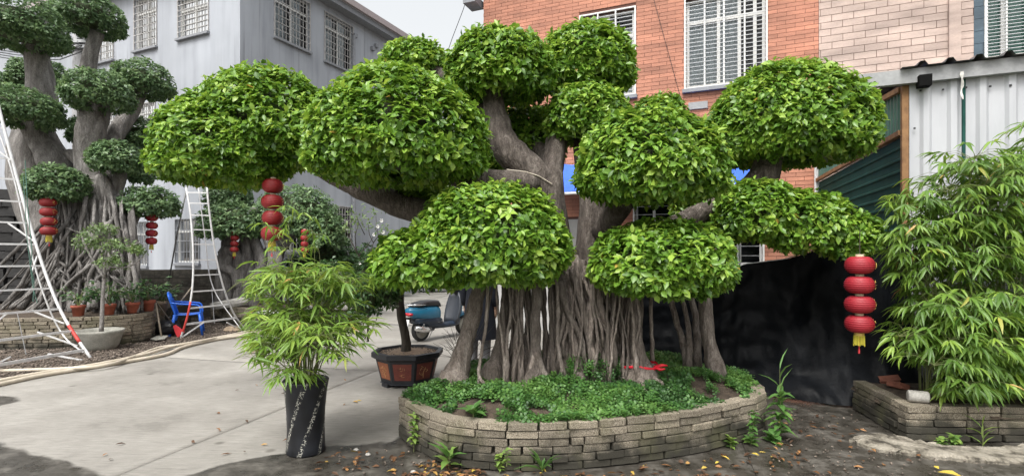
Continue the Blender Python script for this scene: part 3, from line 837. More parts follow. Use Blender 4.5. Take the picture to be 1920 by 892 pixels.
for q in R_op[:2]:
    window(LB, lc, ur, nr, q, fr(9), fr(6), (0.5,), 0.72, [(0.02, .36, .98), (.55, .80, .98)], bmat='bar_white', bw=.016)
for q in R_op[2:]:
    window(LB, lc, ur, nr, q, fr(9), fr(5), (0.5,), 0.72, [], bmat='bar_white', bw=.02)
for i, q in enumerate(Wl):
    curtain_mat = 'curtain_warm' if i in (1, 2, 4) else 'curtain'
    window(LB, lc, ul, nl, q, fr(8 if i < 6 else 7), fr(6 if i < 3 else 3) , (0.5,), 0.72, [((0.02, .98, .98), (0.02, .42, .98), (0.3, .98, .98), (.02, .6, .98), (.4, .98, .98), (.02, .5, .98))[i]] if i < 6 else [], bmat='bar_white' if i < 6 else 'greyeave', bw=.016)
curtain_mat = 'curtain'
# downpipe
dp = MB()
a = plane_hit(660, lc, ur); p = lc + ur * a + nr * .09
dp.tube([(p[0], p[1], .0), (p[0], p[1], roof_z - .6)], .06, 8)
dp.build('downpipe', M['greyeave'], LB, world=True)

# ================================================================ ORANGE HOUSE + PINK HOUSE (right)
hu = np.array((2.36, -1.0)); hu /= np.linalg.norm(hu); hn = np.array((hu[1], -hu[0]))
if hn[1] > 0: hn = -hn
h0 = np.array((2.09, 11.0))
a907, a1535, a1825, a1850, a1990 = [plane_hit(p, h0, hu) for p in (907, 1535, 1825, 1849, 2300)]
ho = h0 + hu * a907
W_or = a1535 - a907
def hq(p0, p1, top, bot): 
    q = wrect(ho, hu, p0, p1, top, bot); return q
OH = thing('brick_house', 'house faced with small orange brick tiles behind the banyan', 'house', (ho[0], ho[1], 0))
OW = [hq(1286, 1436, (1286, 1), (1290, 166)), hq(1089, 1190, (1190, 15), (1190, 176)), hq(1190, 1262, (1225, 372), (1225, 478)), hq(1345, 1430, (1400, 372), (1400, 497))]
facade('wall', ho, hu, W_or, 8.2, 0, OW, .14, M['grout_dark'], OH, hn)
back = np.array((-hn[0], -hn[1]))
sw = MB(); p1 = ho + back * 7
sw.add([(*ho, 0), (*p1, 0), (*p1, 8.2), (*ho, 8.2)], [(0, 1, 2, 3)])
p2, p3 = ho + hu * W_or, ho + hu * W_or + back * 7
sw.add([(*p1, 0), (*p3, 0), (*p3, 8.2), (*p1, 8.2)], [(0, 1, 2, 3)])
sw.build('wall', M['grout_dark'], OH, world=True)
rs = MB()
def hc(a, b, z): p = ho + hu * a + back * b; return (p[0], p[1], z)
def hbox(mb, a0, a1, b0, b1, z0, z1):
    mb.add([hc(a0, b0, z0), hc(a1, b0, z0), hc(a1, b1, z0), hc(a0, b1, z0), hc(a0, b0, z1), hc(a1, b0, z1), hc(a1, b1, z1), hc(a0, b1, z1)],
           [(3, 2, 1, 0), (4, 5, 6, 7), (0, 1, 5, 4), (1, 2, 6, 5), (2, 3, 7, 6), (3, 0, 4, 7)])
hbox(rs, -.5, W_or - .004, -.45, 7.2, 8.2, 8.4)
rs.build('roof', M['greyeave'], OH, world=True)
cb = MB(); hbox(cb, -.35, -.05, -.35, .1, zat(907, 14, ho, hu), zat(907, 14, ho, hu) + .16)
cb.build('gutter_bracket', M['greyeave'], OH, world=True)

def tiles(parent, a_lo, a_hi, z_lo, z_hi, openings, L, H, gap, mat, visible, seed, limit, off_amp=0.5):
    """facing tiles of the wall from h-origin: the largest seen as 'tile' objects, the rest joined"""
    r = random.Random(seed)
    rz = math.atan2(hu[1], hu[0])
    cand = []
    row = 0
    z = z_lo
    while z < z_hi:
        iv = [(a_lo, a_hi)]
        for q in openings:
            if z + H - gap > q[2] - .035 and z < q[3] + .035:
                nv = []
                for s, e in iv:
                    if q[1] + .03 <= s or q[0] - .03 >= e: nv.append((s, e)); continue
                    if q[0] - .03 > s: nv.append((s, q[0] - .03))
                    if q[1] + .03 < e: nv.append((q[1] + .03, e))
                iv = nv
        sft = (row % 2) * L * off_amp + r.uniform(-.01, .01)
        for s, e in iv:
            k = math.floor((s - sft) / L)
            x = sft + k * L
            while x < e:
                x0, x1 = max(x, s), min(x + L - gap, e)
                if x1 - x0 > .008: cand.append((x0, x1, z, z + H - gap))
                x += L
        z += H; row += 1
    vis, rest = [], []
    for c in cand:
        p = ho + hu * ((c[0] + c[1]) / 2)
        px, py = CX + F * p[0] / p[1], HY - F * ((c[2] + c[3]) / 2 - CH) / p[1]
        ok = any(v[0] < px < v[1] and v[2] < py < v[3] for v in visible)
        (vis if ok else rest).append((p[1], c))
    vis.sort(key=lambda t: t[0])
    rest += vis[limit:]; vis = vis[:limit]
    def place(c): 
        p = ho + hu * ((c[0] + c[1]) / 2) + hn * .004
        return Vector((p[0], p[1], (c[2] + c[3]) / 2)), (c[1] - c[0], .022, c[3] - c[2])
    protos = []
    for t in (0.05, .25, .45, .65, .85):
        mb = MB(); mb.box((0, 0, 0), (1, 1, 1), tint=t)
        me_o = mb.build('tile', mat); me = me_o.data; bpy.data.objects.remove(me_o); protos.append(me)
    w = wloc(parent)
    for _, c in vis:
        loc, s = place(c)
        o = bpy.data.objects.new('tile', r.choice(protos)); COL.objects.link(o); o.parent = parent
        o.location = loc - w; o.scale = s; o.rotation_euler = (0, 0, rz)
    mb = MB()
    for _, c in rest:
        loc, s = place(c); mb.box(loc, s, rz, tint=r.random())
    mb.build('tile_cladding', mat, parent, world=True, kind='stuff')
rbm_ = MB(); hbox(rbm_, 0.0, 3.0, -.03, -.001, 0.0, 2.38); rbm_.build('rendered_base', M['render_base'], OH, world=True)
tiles(OH, 0.0, W_or - .004, 0.02, 8.19, OW + [(-1, 2.97, -1, 2.36)], .30, .0755, .007, M['tile_orange'], [(1197, 1281, -5, 190), (1438, 1534, -5, 115), (907, 1085, -5, 45)], 1, 300)
curtain_mat = 'curtain'
window(OH, ho, hu, hn, OW[0], (.245, .49, .745), fr(21), (.42, .68, .87), .745, [(0.01, .66, .99)], bar_parts=True, fw=.06, bw=.03)
window(OH, ho, hu, hn, OW[1], (.33, .66), fr(20), (.5,), .70, [(0.1, .98, .80)], bar_parts=True, fw=.06, bw=.03)
window(OH, ho, hu, hn, OW[2], (.5,), fr(6), (.5,), 0, [], bar_parts=True, fw=.05, bw=.02, bmat='steel')
window(OH, ho, hu, hn, OW[3], (.5,), fr(6), (.5,), 0, [], bar_parts=True, fw=.05, bw=.02)
vp = MB(); q = hq(1291, 1327, (1300, 193), (1300, 206))
p = ho + hu * ((q[0] + q[1]) / 2) + hn * .03; vp.box((p[0], p[1], (q[2] + q[3]) / 2), (q[1] - q[0], .03, q[3] - q[2]), math.atan2(hu[1], hu[0]))
vp.build('vent_panel', M['fascia'], OH, world=True)
dn = MB(); a = plane_hit(1530, ho, hu); p = ho + hu * a + hn * .09
dn.tube([(p[0], p[1], 0), (p[0], p[1], zat(1530, 316, ho, hu))], .04, 8)
dn.build('drainpipe', M['white_paint'], OH, world=True)
wv = MB()
pa, pb = [ho + hu * plane_hit(x, ho, hu) + hn * .03 for x in (1222, 1278)]
wv.tube([(pa[0], pa[1], zat(1222, -15, ho, hu)), (pb[0], pb[1], zat(1278, 190, ho, hu))], .005, 4)
wv.build('cable', M['black'], OH, world=True)

po = ho + hu * W_or
PH = thing('pink_house', 'house faced with large pale pink tiles and a green window', 'house', (po[0], po[1], 0))
pw = a1990 - a1535
s1825, s1850 = a1825 - a1535, a1849 if False else a1850 - a1535
gw = wrect(po, hu, 1849, 1990, (1849, -12), (1849, 110))
facade('wall', po, hu, pw, 8.2, 0, [gw], .14, M['grout_pink'], PH, hn)
b2 = MB(); q1, q2 = po + hu * pw, po + hu * pw + back * 7
q3 = po + back * 7
b2.add([(*q1, 0), (*q2, 0), (*q2, 8.2), (*q1, 8.2), (*q3, 0), (*q3, 8.2)], [(0, 1, 2, 3), (1, 4, 5, 2)]); b2.build('wall', M['grout_pink'], PH, world=True)
rr = MB(); hbox(rr, W_or + .004, W_or + pw + .4, -.45, 7.2, 8.2, 8.4); rr.build('roof', M['greyeave'], PH, world=True)
shift = W_or
tiles(PH, W_or + .004, W_or + s1825, 0.05, 8.19, [], .335, .1215, .009, M['tile_pink'], [(1536, 1824, -5, 150)], 2, 300, .5)
tiles(PH, W_or + s1825 + .003, W_or + pw, 0.05, 8.19, [(gw[0] + W_or, gw[1] + W_or, gw[2], gw[3])], .45, .20, .006, M['tile_blue'], [(1826, 1850, -5, 115)], 3, 40)
window(PH, po, hu, hn, gw, (.0, .27, .6), fr(18), (.26, .62), 0, [], bar_parts=True, fw=.05, bw=.025, sill=False)
gb = MB(); gb.add([wpt(po, hu, hn, gw[0], gw[2], -.125), wpt(po, hu, hn, gw[1], gw[2], -.125), wpt(po, hu, hn, gw[1], gw[3], -.125), wpt(po, hu, hn, gw[0], gw[3], -.125)], [(0, 1, 2, 3)])
gb.build('green_film', M['green_blind'], PH, world=True)
pz = MB(); a = plane_hit(1790, po, hu)
for aa, w_ in ((plane_hit(1788, po, hu), .16),):
    p = po + hu * aa + hn * .045; pz.box((p[0], p[1], 5.6), (w_, .06, 5.1), math.atan2(hu[1], hu[0]))
pz.build('pilaster', M['tile_pink'], PH, world=True)

# blue awning in front of the orange house
AW = thing('awning', 'blue tarpaulin awning on the orange house behind the banyan trunk', 'awning', tuple(h0) + (2.8,))
am = MB()
A0, A1 = plane_hit(1030, ho, hu), plane_hit(1424, ho, hu)
na, nb = 24, 8
grid = []
for i in range(na + 1):
    for j in range(nb + 1):
        a = A0 + (A1 - A0) * i / na; t = j / nb
        d = .03 + 1.0 * t
        z = 3.55 - .72 * t + .05 * math.sin(i * 1.7) * t - .06 * math.sin(PI * t) + .03 * math.sin(i * .9 + 1)
        grid.append(wpt(ho, hu, hn, a, z, d))
am.add(grid, [(i * (nb + 1) + j, (i + 1) * (nb + 1) + j, (i + 1) * (nb + 1) + j + 1, i * (nb + 1) + j + 1) for i in range(na) for j in range(nb)])
am.build('tarpaulin', M['tarp_blue'], AW, True, True)
ae = MB(); ae.tube([wpt(ho, hu, hn, A0, 2.81, 1.03), wpt(ho, hu, hn, A1, 2.81, 1.03)], .025, 6); ae.build('edge_pole', M['white_paint'], AW, True, True)
for a in (A0 + .1, A1 - .1):
    s = MB(); s.tube([wpt(ho, hu, hn, a, 2.8, 1.0), wpt(ho, hu, hn, a, 3.1, .02)], .015, 6); s.build('strut', M['steel'], AW, True, True)

# ================================================================ SHED (right)
sc0 = np.array((4.271, 5.733))
sd_ = np.array(po) - sc0; Ls = np.linalg.norm(sd_); sd_ /= Ls
sn = np.array((-sd_[1], sd_[0]))
if sn[0] > 0: sn = -sn
SH = thing('metal_shed', 'white corrugated metal shed with grey roof edge beside the bamboo', 'shed', (sc0[0], sc0[1], 0))
zf = CH - (160 - HY) / F * sc0[1]
def corrug(mb, o, u, n_, w, z0, z1, pitch, dep, vertical=True, zf0=None):
    prof = [(0, 0), (.38, 0), (.5, 1), (.72, 1), (.84, 0)]
    if vertical:
        xs = []
        k = 0
        while k * pitch < w:
            for a, d in prof:
                if (k + a) * pitch <= w: xs.append(((k + a) * pitch, d * dep))
            k += 1
        xs.append((w, 0))
        vs = []
        for a, d in xs:
            t = a / w
            zl = z0(t) if callable(z0) else z0
            zh = z1(t) if callable(z1) else z1
            p = np.array(o) + np.array(u) * a + np.array(n_) * d
            vs += [(p[0], p[1], zl), (p[0], p[1], zh)]
        mb.add(vs, [(2 * i, 2 * i + 2, 2 * i + 3, 2 * i + 1) for i in range(len(xs) - 1)])
# white front, two sheets meeting at a green strip
m1 = 0.0; a_s = plane_hit(1806, sc0, hu)
for (o_, w_) in ((sc0, a_s - .012), (sc0 + hu * (a_s + .012), 4.0)):
    mb = MB(); corrug(mb, o_, hu, hn, w_, 0, zf + .02, .235, .028)
    mb.build('wall_sheet', M['shed_white'], SH, world=True)
st = MB(); p = sc0 + hu * a_s + hn * .01; st.box((p[0], p[1], zf / 2), (.026, .03, zf), math.atan2(hu[1], hu[0])); st.build('joint_strip', M['green_dark'], SH, world=True)
fb = MB()
p = sc0 + hu * 1.75 + hn * .05; fb.box((p[0], p[1], zf + .075), (4.7, .08, .15), math.atan2(hu[1], hu[0])); fb.build('fascia', M['fascia'], SH, world=True)
# roof sheet: trapezoid ridges running from the fascia back to the pink house
rt = MB(); prof = []
pit = .235; k = 0
while k * pit < 4.6:
    for a, d in ((0, 0), (.55, 0), (.66, 1), (.84, 1), (.96, 0)): prof.append((k * pit + a * pit, d * .045))
    k += 1
vs = []
for a, d in prof:
    p = sc0 + hu * (a - .1) + hn * .16; q = p - hn * 4.6
    vs += [(p[0], p[1], zf + .155 + d), (q[0], q[1], zf + .45 + d)]
rt.add(vs, [(2 * i, 2 * i + 2, 2 * i + 3, 2 * i + 1) for i in range(len(prof) - 1)])
rt.build('roof', M['roof_sheet'], SH, world=True)
# screws on the front sheet
for px, py in ((1766, 170), (1809, 166), (1854, 164), (1892, 162), (1724, 172), (1713, 242)):
    a = plane_hit(px, sc0, hu); z = zat(px, py, sc0, hu); p = sc0 + hu * a + hn * .033
    sw_ = MB(); sw_.box((p[0], p[1], z), (.018, .012, .018), math.atan2(hu[1], hu[0]))
    sw_.build('screw', M['black'], SH, world=True)
# side wall: open top, green framed panel, dark ribbed cladding
rzs = math.atan2(sd_[1], sd_[0])
def sp(a, z, d=0.0): return Vector((sc0[0] + sd_[0] * a + sn[0] * d, sc0[1] + sd_[1] * a + sn[1] * d, z))
def sa(px): return plane_hit(px, sc0, sd_)
def sz(px, py): return zat(px, py, sc0, sd_)
cpst = MB(); cpst.box(sp(.025, zf / 2, .035), (.05, .06, zf), rzs); cpst.build('corner_post', M['rust'], SH, world=True)
zb_ = (sz(1703, 246) + sz(1600, 303)) / 2
zb1 = sz(1703, 246)
zt0 = sz(1700, 163)
ain = Ls - .03
ztb = sz(1640, 198)
def topz(a): return zt0 + (ztb - zt0) * min(1.0, a / sa(1640)) if a < sa(1640) else ztb
mbp = MB(); corrug(mbp, sc0 + sn * .02 + sd_ * .08, sd_, sn, ain - .08, zb1 + .03, lambda t: topz(.08 + t * (ain - .08)) - .03, .10, .014)
mbp.build('green_panel', M['green_sheet'], SH, world=True)
for (a, b_) in ((sp(.08, zb1, .05), sp(ain, zb1, .05)), (sp(.08, zt0 - .02, .05), sp(sa(1640), ztb, .05)), (sp(sa(1640), ztb, .05), sp(ain, ztb, .05))):
    r_ = MB(); r_.bar(a, b_, .05, .055); r_.build('frame_rail', M['rust'], SH, world=True)
mbl = MB(); k = 0
zz = zb1 - .04
nrib = int((zz) / .13)
pr = []
for i in range(nrib):
    z = zz - i * .13
    pr += [(z, 0), (z - .085, 0), (z - .10, .02), (z - .118, .02)]
pr.append((0, 0))
vs = []
for z, d in pr: vs += [sp(.09, z, d + .015), sp(ain, z, d + .015)]
mbl.add(vs, [(2 * i, 2 * i + 1, 2 * i + 3, 2 * i + 2) for i in range(len(pr) - 1)])
mbl.build('dark_cladding', M['green_dark'], SH, world=True)
ib = MB(); ib.add([sp(.0, 0, -1.5), sp(ain, 0, -1.5), sp(ain, zf + .2, -1.5), sp(0, zf + .2, -1.5)], [(0, 1, 2, 3)]); ib.build('inner_wall', M['green_dark'], SH, world=True)
# lamp box under the eave, torn tape
lamp = thing('security_lamp', 'small dark lamp box fixed under the shed eave', 'lamp', tuple(P(1727, 158, 5.6)))
lb = MB(); c = wpt(sc0, hu, hn, plane_hit(1727, sc0, hu), zat(1727, 158, sc0, hu), .10); lb.box(c, (.11, .12, .115), math.atan2(hu[1], hu[0])); lb.build('housing', M['lamp_black'], lamp, world=True)
lb = MB(); lb.box(c + Vector((0.063, 0, .005)), (.012, .10, .08), math.atan2(hu[1], hu[0])); lb.build('lens', M['frame_white'], lamp, world=True)
tp = MB(); a = plane_hit(1797, sc0, hu)
vs = []
for i in range(9):
    z = zat(1797, 140, sc0, hu) - i * .036
    w_ = (.013 + .006 * math.sin(i * 2.1)) * (1 - i * .06)
    xo = -.006 * math.sin(i * 1.3)
    for d, s in ((.10, -1), (.10, 1)):
        vs.append(wpt(sc0, hu, hn, a + xo + s * w_, z, d + .012 * math.sin(i)))
for i in range(9):
    v = vs[2 * i].copy(); 
n0 = len(vs)
vs2 = vs + [v + Vector((hn[0], hn[1], 0)) * -.004 for v in vs]
fs = []
for i in range(8):
    fs += [(2 * i, 2 * i + 1, 2 * i + 3, 2 * i + 2), (n0 + 2 * i, n0 + 2 * i + 2, n0 + 2 * i + 3, n0 + 2 * i + 1)]
tp.add(vs2, fs)
tag(tp.build('torn_tape', M['cream_tape']), 'torn white strip hanging from the shed fascia', 'tape')

# black shade cloth curtain
TB = thing('shade_cloth', 'black shade cloth hung as a screen between the banyan and the bamboo', 'screen cloth', (2.6, 6.6, 0))
nx, nz = 110, 50
tops = [(1150, 545), (1330, 520), (1385, 496), (1465, 486), (1525, 466), (1620, 452), (1720, 445), (1850, 440)]
Yt = lambda px: 6.62 - .92 * (px - 1330) / 370
g = []
for i in range(nx + 1):
    px = 1150 + 552 * i / nx
    pyt = np.interp(px, [t[0] for t in tops], [t[1] for t in tops])
    Yb = Yt(px)
    zt = CH - (pyt - HY) / F * Yb
    for j in range(nz + 1):
        t = j / nz
        z = zt * (1 - t) + 0.015 * t
        fold = .05 * math.sin(px * .045 + 1.2 * math.sin(t * 3)) * (1 - .5 * t) + .05 * math.sin(px * .016 + t * 5) * t - .28 * t ** 5 + .10 * math.exp(-((px - 1490) / 90) ** 2 - ((t - .45) / .25) ** 2)
        fold += .11 * math.sin(t * 26 + px * .012 + 2 * mnoise.noise(Vector((px * .012, t * 3, 9)))) * max(0, t - .6) + .05 * mnoise.noise(Vector((px * .018, t * 3, 3))) + .035 * (1 - abs(2 * mnoise.noise(Vector((px * .014 + t * 2.2, t * 3.5 - px * .006, 7))))) + .02 * mnoise.noise(Vector((px * .06, t * 12, 1)))
        x = (px - CX) / F * Yb
        g.append((x, Yb - .12 + fold, z))
tm = MB()
tm.add(g, [(i * (nz + 1) + j, i * (nz + 1) + j + 1, (i + 1) * (nz + 1) + j + 1, (i + 1) * (nz + 1) + j) for i in range(nx) for j in range(nz)])
tm.build('cloth', M['tarp_black'], TB, True, True)
for px in (1385, 1545):
    pm_ = MB(); x = (px - CX) / F * (Yt(px) + .06); pm_.tube([(x, Yt(px) + .06, 0), (x, Yt(px) + .06, 1.75)], .022, 8); pm_.build('post', M['steel'], TB, True, True)
wr = MB(); wr.tube([((px - CX) / F * Yt(px), Yt(px) - .09, CH - (np.interp(px, [t[0] for t in tops], [t[1] for t in tops]) - HY) / F * Yt(px) + .005) for px in range(1150, 1701, 35)], .006, 5)
wr.build('top_wire', M['steel'], TB, True, True)

# ================================================================ FAR BACKGROUND
fw_ = thing('block_wall', 'old dark block wall in front of the grey building', 'wall', (-6.5, 13.9, 0))
def wallbox(mb, p0, p1, z0, z1, th):
    a, b_ = np.array(p0), np.array(p1); d = b_ - a; L = np.linalg.norm(d)
    mb.box(((a[0] + b_[0]) / 2, (a[1] + b_[1]) / 2, (z0 + z1) / 2), (L, th, z1 - z0), math.atan2(d[1], d[0]))
wb = MB(); pa = ((240 - CX) / F * 13.2, 13.2); pb = ((515 - CX) / F * 14.2, 14.2)
wallbox(wb, pa, pb, 0, 1.26, .18); wb.build('wall_core', M['far_wall'], fw_, world=True)
bb = [MB() for _ in range(1)]
blk = None
d = np.array(pb) - np.array(pa); L = np.linalg.norm(d); d /= L; nn = np.array((d[1], -d[0]))
r = random.Random(8)
bmsh = MB(); bmsh.box((0, 0, 0), (1, 1, 1)); bo = bmsh.build('block', M['far_wall']); bme = bo.data; bpy.data.objects.remove(bo)
M['far_block'] = pmat('old_wall_block', [(0.3, (0.05, 0.046, 0.04)), (0.7, (0.16, 0.145, 0.12))], scale=3, rough=0.9, rnd=.35, fine=(20, .2)); bme.materials.clear(); bme.materials.append(M['far_block'])
for row in range(6):
    x = -(row % 2) * .2
    while x < L:
        x0, x1 = max(0, x), min(L, x + .39)
        if x1 - x0 > .05:
            p = np.array(pa) + d * (x0 + x1) / 2 + nn * (.09 + r.uniform(-.004, .008))
            o = bpy.data.objects.new('block', bme); COL.objects.link(o); o.parent = fw_
            o.location = Vector((p[0], p[1], .105 + row * .21)) - wloc(fw_); o.scale = (x1 - x0, .03, .195); o.rotation_euler = (0, 0, math.atan2(d[1], d[0]))
        x += .40
dh = thing('distant_house', 'low house with pinkish eaves far behind the left tree', 'house', (-26, 27, 0))
hb_ = MB(); hb_.box((-27.6, 29, 5.2), (6.5, 6, 10.4), .25); hb_.build('wall', M['eave'], dh, world=True)
hb_ = MB(); hb_.box((-27.6, 29, 10.85), (7.6, 7.0, .35), .25); rfo = hb_.build('roof', M['greyeave'], dh, world=True)
hb_ = MB(); hb_.box((-27.6, 29, 9.6), (7.0, 6.5, .3), .25); hb_.build('cornice', M['terracotta'], dh, world=True)
m_ = MB(); m_.tube([P(884, -30, 13.0), P(868, 20, 13.5), P(848, 72, 14.2), P(835, 110, 14.8)], .009, 4)
tag(m_.build('overhead_wire', M['black']), 'thin dark wire crossing the strip of sky between the two buildings', 'wire')
for px, py in ((664, 68), (697, 92), (704, 87)):
    a = plane_hit(px, lc, ur); p = lc + ur * a + nr * .05
    m_ = MB(); m_.box((p[0], p[1], zat(px, py, lc, ur)), (.16, .12, .14), math.atan2(ur[1], ur[0])); m_.build('wall_vent', M['greyeave'], LB, world=True)

# ================================================================ LEAVES
# leaf templates: columns = across, along, lift
LEAF = (np.array([(0, 0, 0), (-.36, .28, .07), (0, .30, 0), (.36, .28, .07), (-.5, .58, .08), (0, .60, -.02), (.5, .58, .08), (0, 1.0, -.10)]),
        np.array([(0, 2, 1), (0, 3, 2), (1, 2, 5), (1, 5, 4), (2, 3, 6), (2, 6, 5), (4, 5, 7), (5, 6, 7)]))
LEAF_S = (np.array([(0, 0, 0), (-.5, .5, .08), (.5, .5, .08), (0, 1.0, -.06)]), np.array([(0, 2, 1), (1, 2, 3)]))
BLADE = (np.array([(0, 0, 0), (-.5, .25, .05), (.5, .25, .05), (-.42, .6, -.02), (.42, .6, -.02), (0, .27, 0), (0, .6, -.06), (0, 1.0, -.26)]),
         np.array([(0, 5, 1), (0, 2, 5), (1, 5, 6), (1, 6, 3), (5, 2, 4), (5, 4, 6), (3, 6, 7), (6, 4, 7)]))
def nrm(a):
    return a / (np.linalg.norm(a, axis=-1, keepdims=True) + 1e-9)
def leaf_frames(ax, nm):
    ax = nrm(ax); nm = nm - ax * (nm * ax).sum(-1, keepdims=True); nm = nrm(nm)
    return ax, nm, np.cross(ax, nm)
def leaves_geo(pos, ax, nm, ln, wd, tint, tpl):
    tv, tt = tpl
    ax, nm, sd2 = leaf_frames(ax, nm)
    V = pos[:, None, :] + ax[:, None, :] * (tv[None, :, 1:2] * ln[:, None, None]) + sd2[:, None, :] * (tv[None, :, 0:1] * wd[:, None, None]) + nm[:, None, :] * (tv[None, :, 2:3] * ln[:, None, None])
    n = len(pos); k = len(tv)
    T = (tt[None] + (np.arange(n) * k)[:, None, None]).reshape(-1, 3)
    return V.reshape(-1, 3), T, np.repeat(tint, k)
LEAF_ME = {}
def leaf_proto(mat, tpl, key):
    k = (mat.name, key)
    if k not in LEAF_ME:
        L = []
        for t in np.linspace(.08, .96, 10):
            me = tri_mesh('leaf', tpl[0].copy(), tpl[1], np.full(len(tpl[0]), t)); me.materials.append(mat); L.append(me)
        LEAF_ME[k] = L
    return LEAF_ME[k]
def leaf_objects(parent, pos, ax, nm, ln, wd, tint, mat, tpl, key):
    ax, nm, sd2 = leaf_frames(ax, nm)
    protos = leaf_proto(mat, tpl, key)
    w = wloc(parent)
    for i in range(len(pos)):
        o = bpy.data.objects.new('leaf', protos[min(9, int(tint[i] * 10))])
        COL.objects.link(o); o.parent = parent
        m = Matrix((sd2[i] * wd[i], ax[i] * ln[i], nm[i] * ln[i])).transposed().to_4x4()
        m.translation = Vector(pos[i]) - w
        o.matrix_local = m

def crown_leaves(lobes, tips, per, L, seed, droop=0.25, inner=0.16, wr=0.5, bottom=-0.75, tbase=.5, tspread=.2):
    """lobes: (centre, (rx, ry, rup), rdown). returns leaf arrays clustered as twig-end rosettes over the lobes"""
    r = np.random.default_rng(seed)
    area = np.array([l[1][0] * l[1][1] + (l[1][0] + l[1][1]) * l[1][2] for l in lobes])
    cnt = (tips * area / area.sum()).astype(int)
    PS, NS = [], []
    for li, (c, R, rd) in enumerate(lobes):
        n = cnt[li]
        u = nrm(r.normal(size=(n * 2, 3)))
        u = u[u[:, 2] > bottom + r.uniform(-.2, .1, len(u))][:n]
        n = len(u)
        rh = np.hypot(u[:, 0], u[:, 1]) + 1e-6
        ex = np.where(u[:, 2] > 0, 2.1, 3.2)
        g = ((1 - np.minimum(1, np.abs(u[:, 2])) ** ex).clip(0) ** (1 / ex) / rh)[:, None]
        u_n = u
        u = np.column_stack([u[:, :2] * g, u[:, 2]])
        R3 = np.tile(np.array(R, float), (n, 1)); R3[u[:, 2] < 0, 2] = rd
        # squarer shoulders below
        lump = 1 + .03 * np.sin(u[:, 0] * 5 + seed) * np.sin(u[:, 1] * 6 + 2 * seed) + .025 * np.sin(u[:, 2] * 7 + seed * 1.7 + u[:, 0] * 4)
        s = 1 - inner * r.exponential(.40, n).clip(0, 1.4) + r.uniform(0, .028, n)
        p = u * R3 * (lump * s)[:, None]
        N = nrm(u / R3)
        p = p + np.array(c)
        ok = np.ones(n, bool)
        for lj, (c2, R2, rd2) in enumerate(lobes):
            if lj == li: continue
            q = p - np.array(c2)
            rz = np.where(q[:, 2] < 0, rd2, R2[2])
            ok &= ((q[:, 0] / R2[0]) ** 2 + (q[:, 1] / R2[1]) ** 2 + (q[:, 2] / rz) ** 2) > .74
        PS.append(p[ok]); NS.append(N[ok])
    p = np.concatenate(PS); N = np.concatenate(NS)
    n = len(p)
    tipdir = nrm(N + np.array([0, 0, .55]) + r.normal(0, .35, (n, 3)))
    # rosette
    t1 = nrm(np.cross(tipdir, r.normal(size=(n, 3)))); t2 = np.cross(tipdir, t1)
    ang = (np.arange(per)[None, :] * 2.4 + r.uniform(0, 6.28, (n, 1)) + r.normal(0, .3, (n, per)))
    spread = r.uniform(.8, 1.5, (n, per))
    ax = tipdir[:, None, :] * np.cos(spread)[..., None] + (t1[:, None, :] * np.cos(ang)[..., None] + t2[:, None, :] * np.sin(ang)[..., None]) * np.sin(spread)[..., None]
    ax[..., 2] -= droop * r.uniform(.2, 1.6, (n, per))
    nm = tipdir[:, None, :] * 1.0 + np.array([0, 0, .5]) + r.normal(0, .38, (n, per, 3))
    pos = p[:, None, :] - tipdir[:, None, :] * (np.arange(per) / per * L * .9)[None, :, None] + r.normal(0, L * .10, (n, per, 3))
    ln = L * r.uniform(.62, 1.2, (n, per))
    tt = (tbase + r.normal(0, tspread * .6, (n, 1)) + r.normal(0, tspread * .6, (n, per)))
    tt = np.where((r.uniform(size=(n, 1)) < .30) & (np.arange(per)[None] < 3), tt + .26, tt)
    tt = tt + .13 * np.sin(p[:, 0] * 9 + seed)[:, None] * np.sin(p[:, 2] * 11 + p[:, 1] * 7)[:, None]
    tt = np.where(r.uniform(size=(n, per)) < .0012, 1.0, np.clip(tt, 0.02, .95))
    f = lambda a: a.reshape(-1, *a.shape[2:])
    ln = f(ln)
    return f(pos), f(ax), f(nm), ln, ln * wr * r.uniform(.8, 1.15, len(ln)), f(tt)

def crown_core(parent, lobes, k=.80, name='twigs', mat='twig'):  # solid dark blob added inside the leaves so no light shows through
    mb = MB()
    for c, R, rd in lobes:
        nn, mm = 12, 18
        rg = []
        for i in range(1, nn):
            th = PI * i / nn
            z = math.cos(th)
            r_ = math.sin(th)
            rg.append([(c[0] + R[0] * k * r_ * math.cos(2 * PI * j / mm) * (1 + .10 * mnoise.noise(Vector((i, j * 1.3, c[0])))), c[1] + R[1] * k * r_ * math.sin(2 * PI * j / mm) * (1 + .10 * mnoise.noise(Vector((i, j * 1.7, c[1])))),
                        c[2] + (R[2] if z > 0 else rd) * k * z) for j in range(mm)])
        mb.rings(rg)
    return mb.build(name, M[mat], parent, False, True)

def lobe(px0, px1, py0, py1, Y, dy=.85, up=.68):
    hw = (px1 - px0) / 2 / F * Y - .045
    H = (py1 - py0) / F * Y
    pc_ = py0 + (py1 - py0) * up
    c = P((px0 + px1) / 2, pc_, Y)
    ry = hw * dy
    tx, tz = ((px0 + px1) / 2 - CX) / F, (HY - pc_) / F
    rx = math.sqrt(max(.55 * hw * hw, hw * hw - (tx * ry) ** 2))
    hu_, hd_ = max(.05, H * up - .05), max(.04, H * (1 - up) - .02)
    ru = math.sqrt(max(.6 * hu_ * hu_, hu_ * hu_ - (tz * ry) ** 2))
    rd = math.sqrt(max(.4 * hd_ * hd_, hd_ * hd_ - (tz * ry) ** 2))
    return (tuple(c), (rx, ry, ru), rd)

def strip(pts, Yo=0.0):
    """pixel polyline (px,py,Y,wpx) -> points, radii smoothed"""
    sm = catmull(pts, 5)
    return [P(a[0], a[1], a[2] + Yo) for a in sm], [max(.003, a[3] / 2 * a[2] / F) for a in sm]

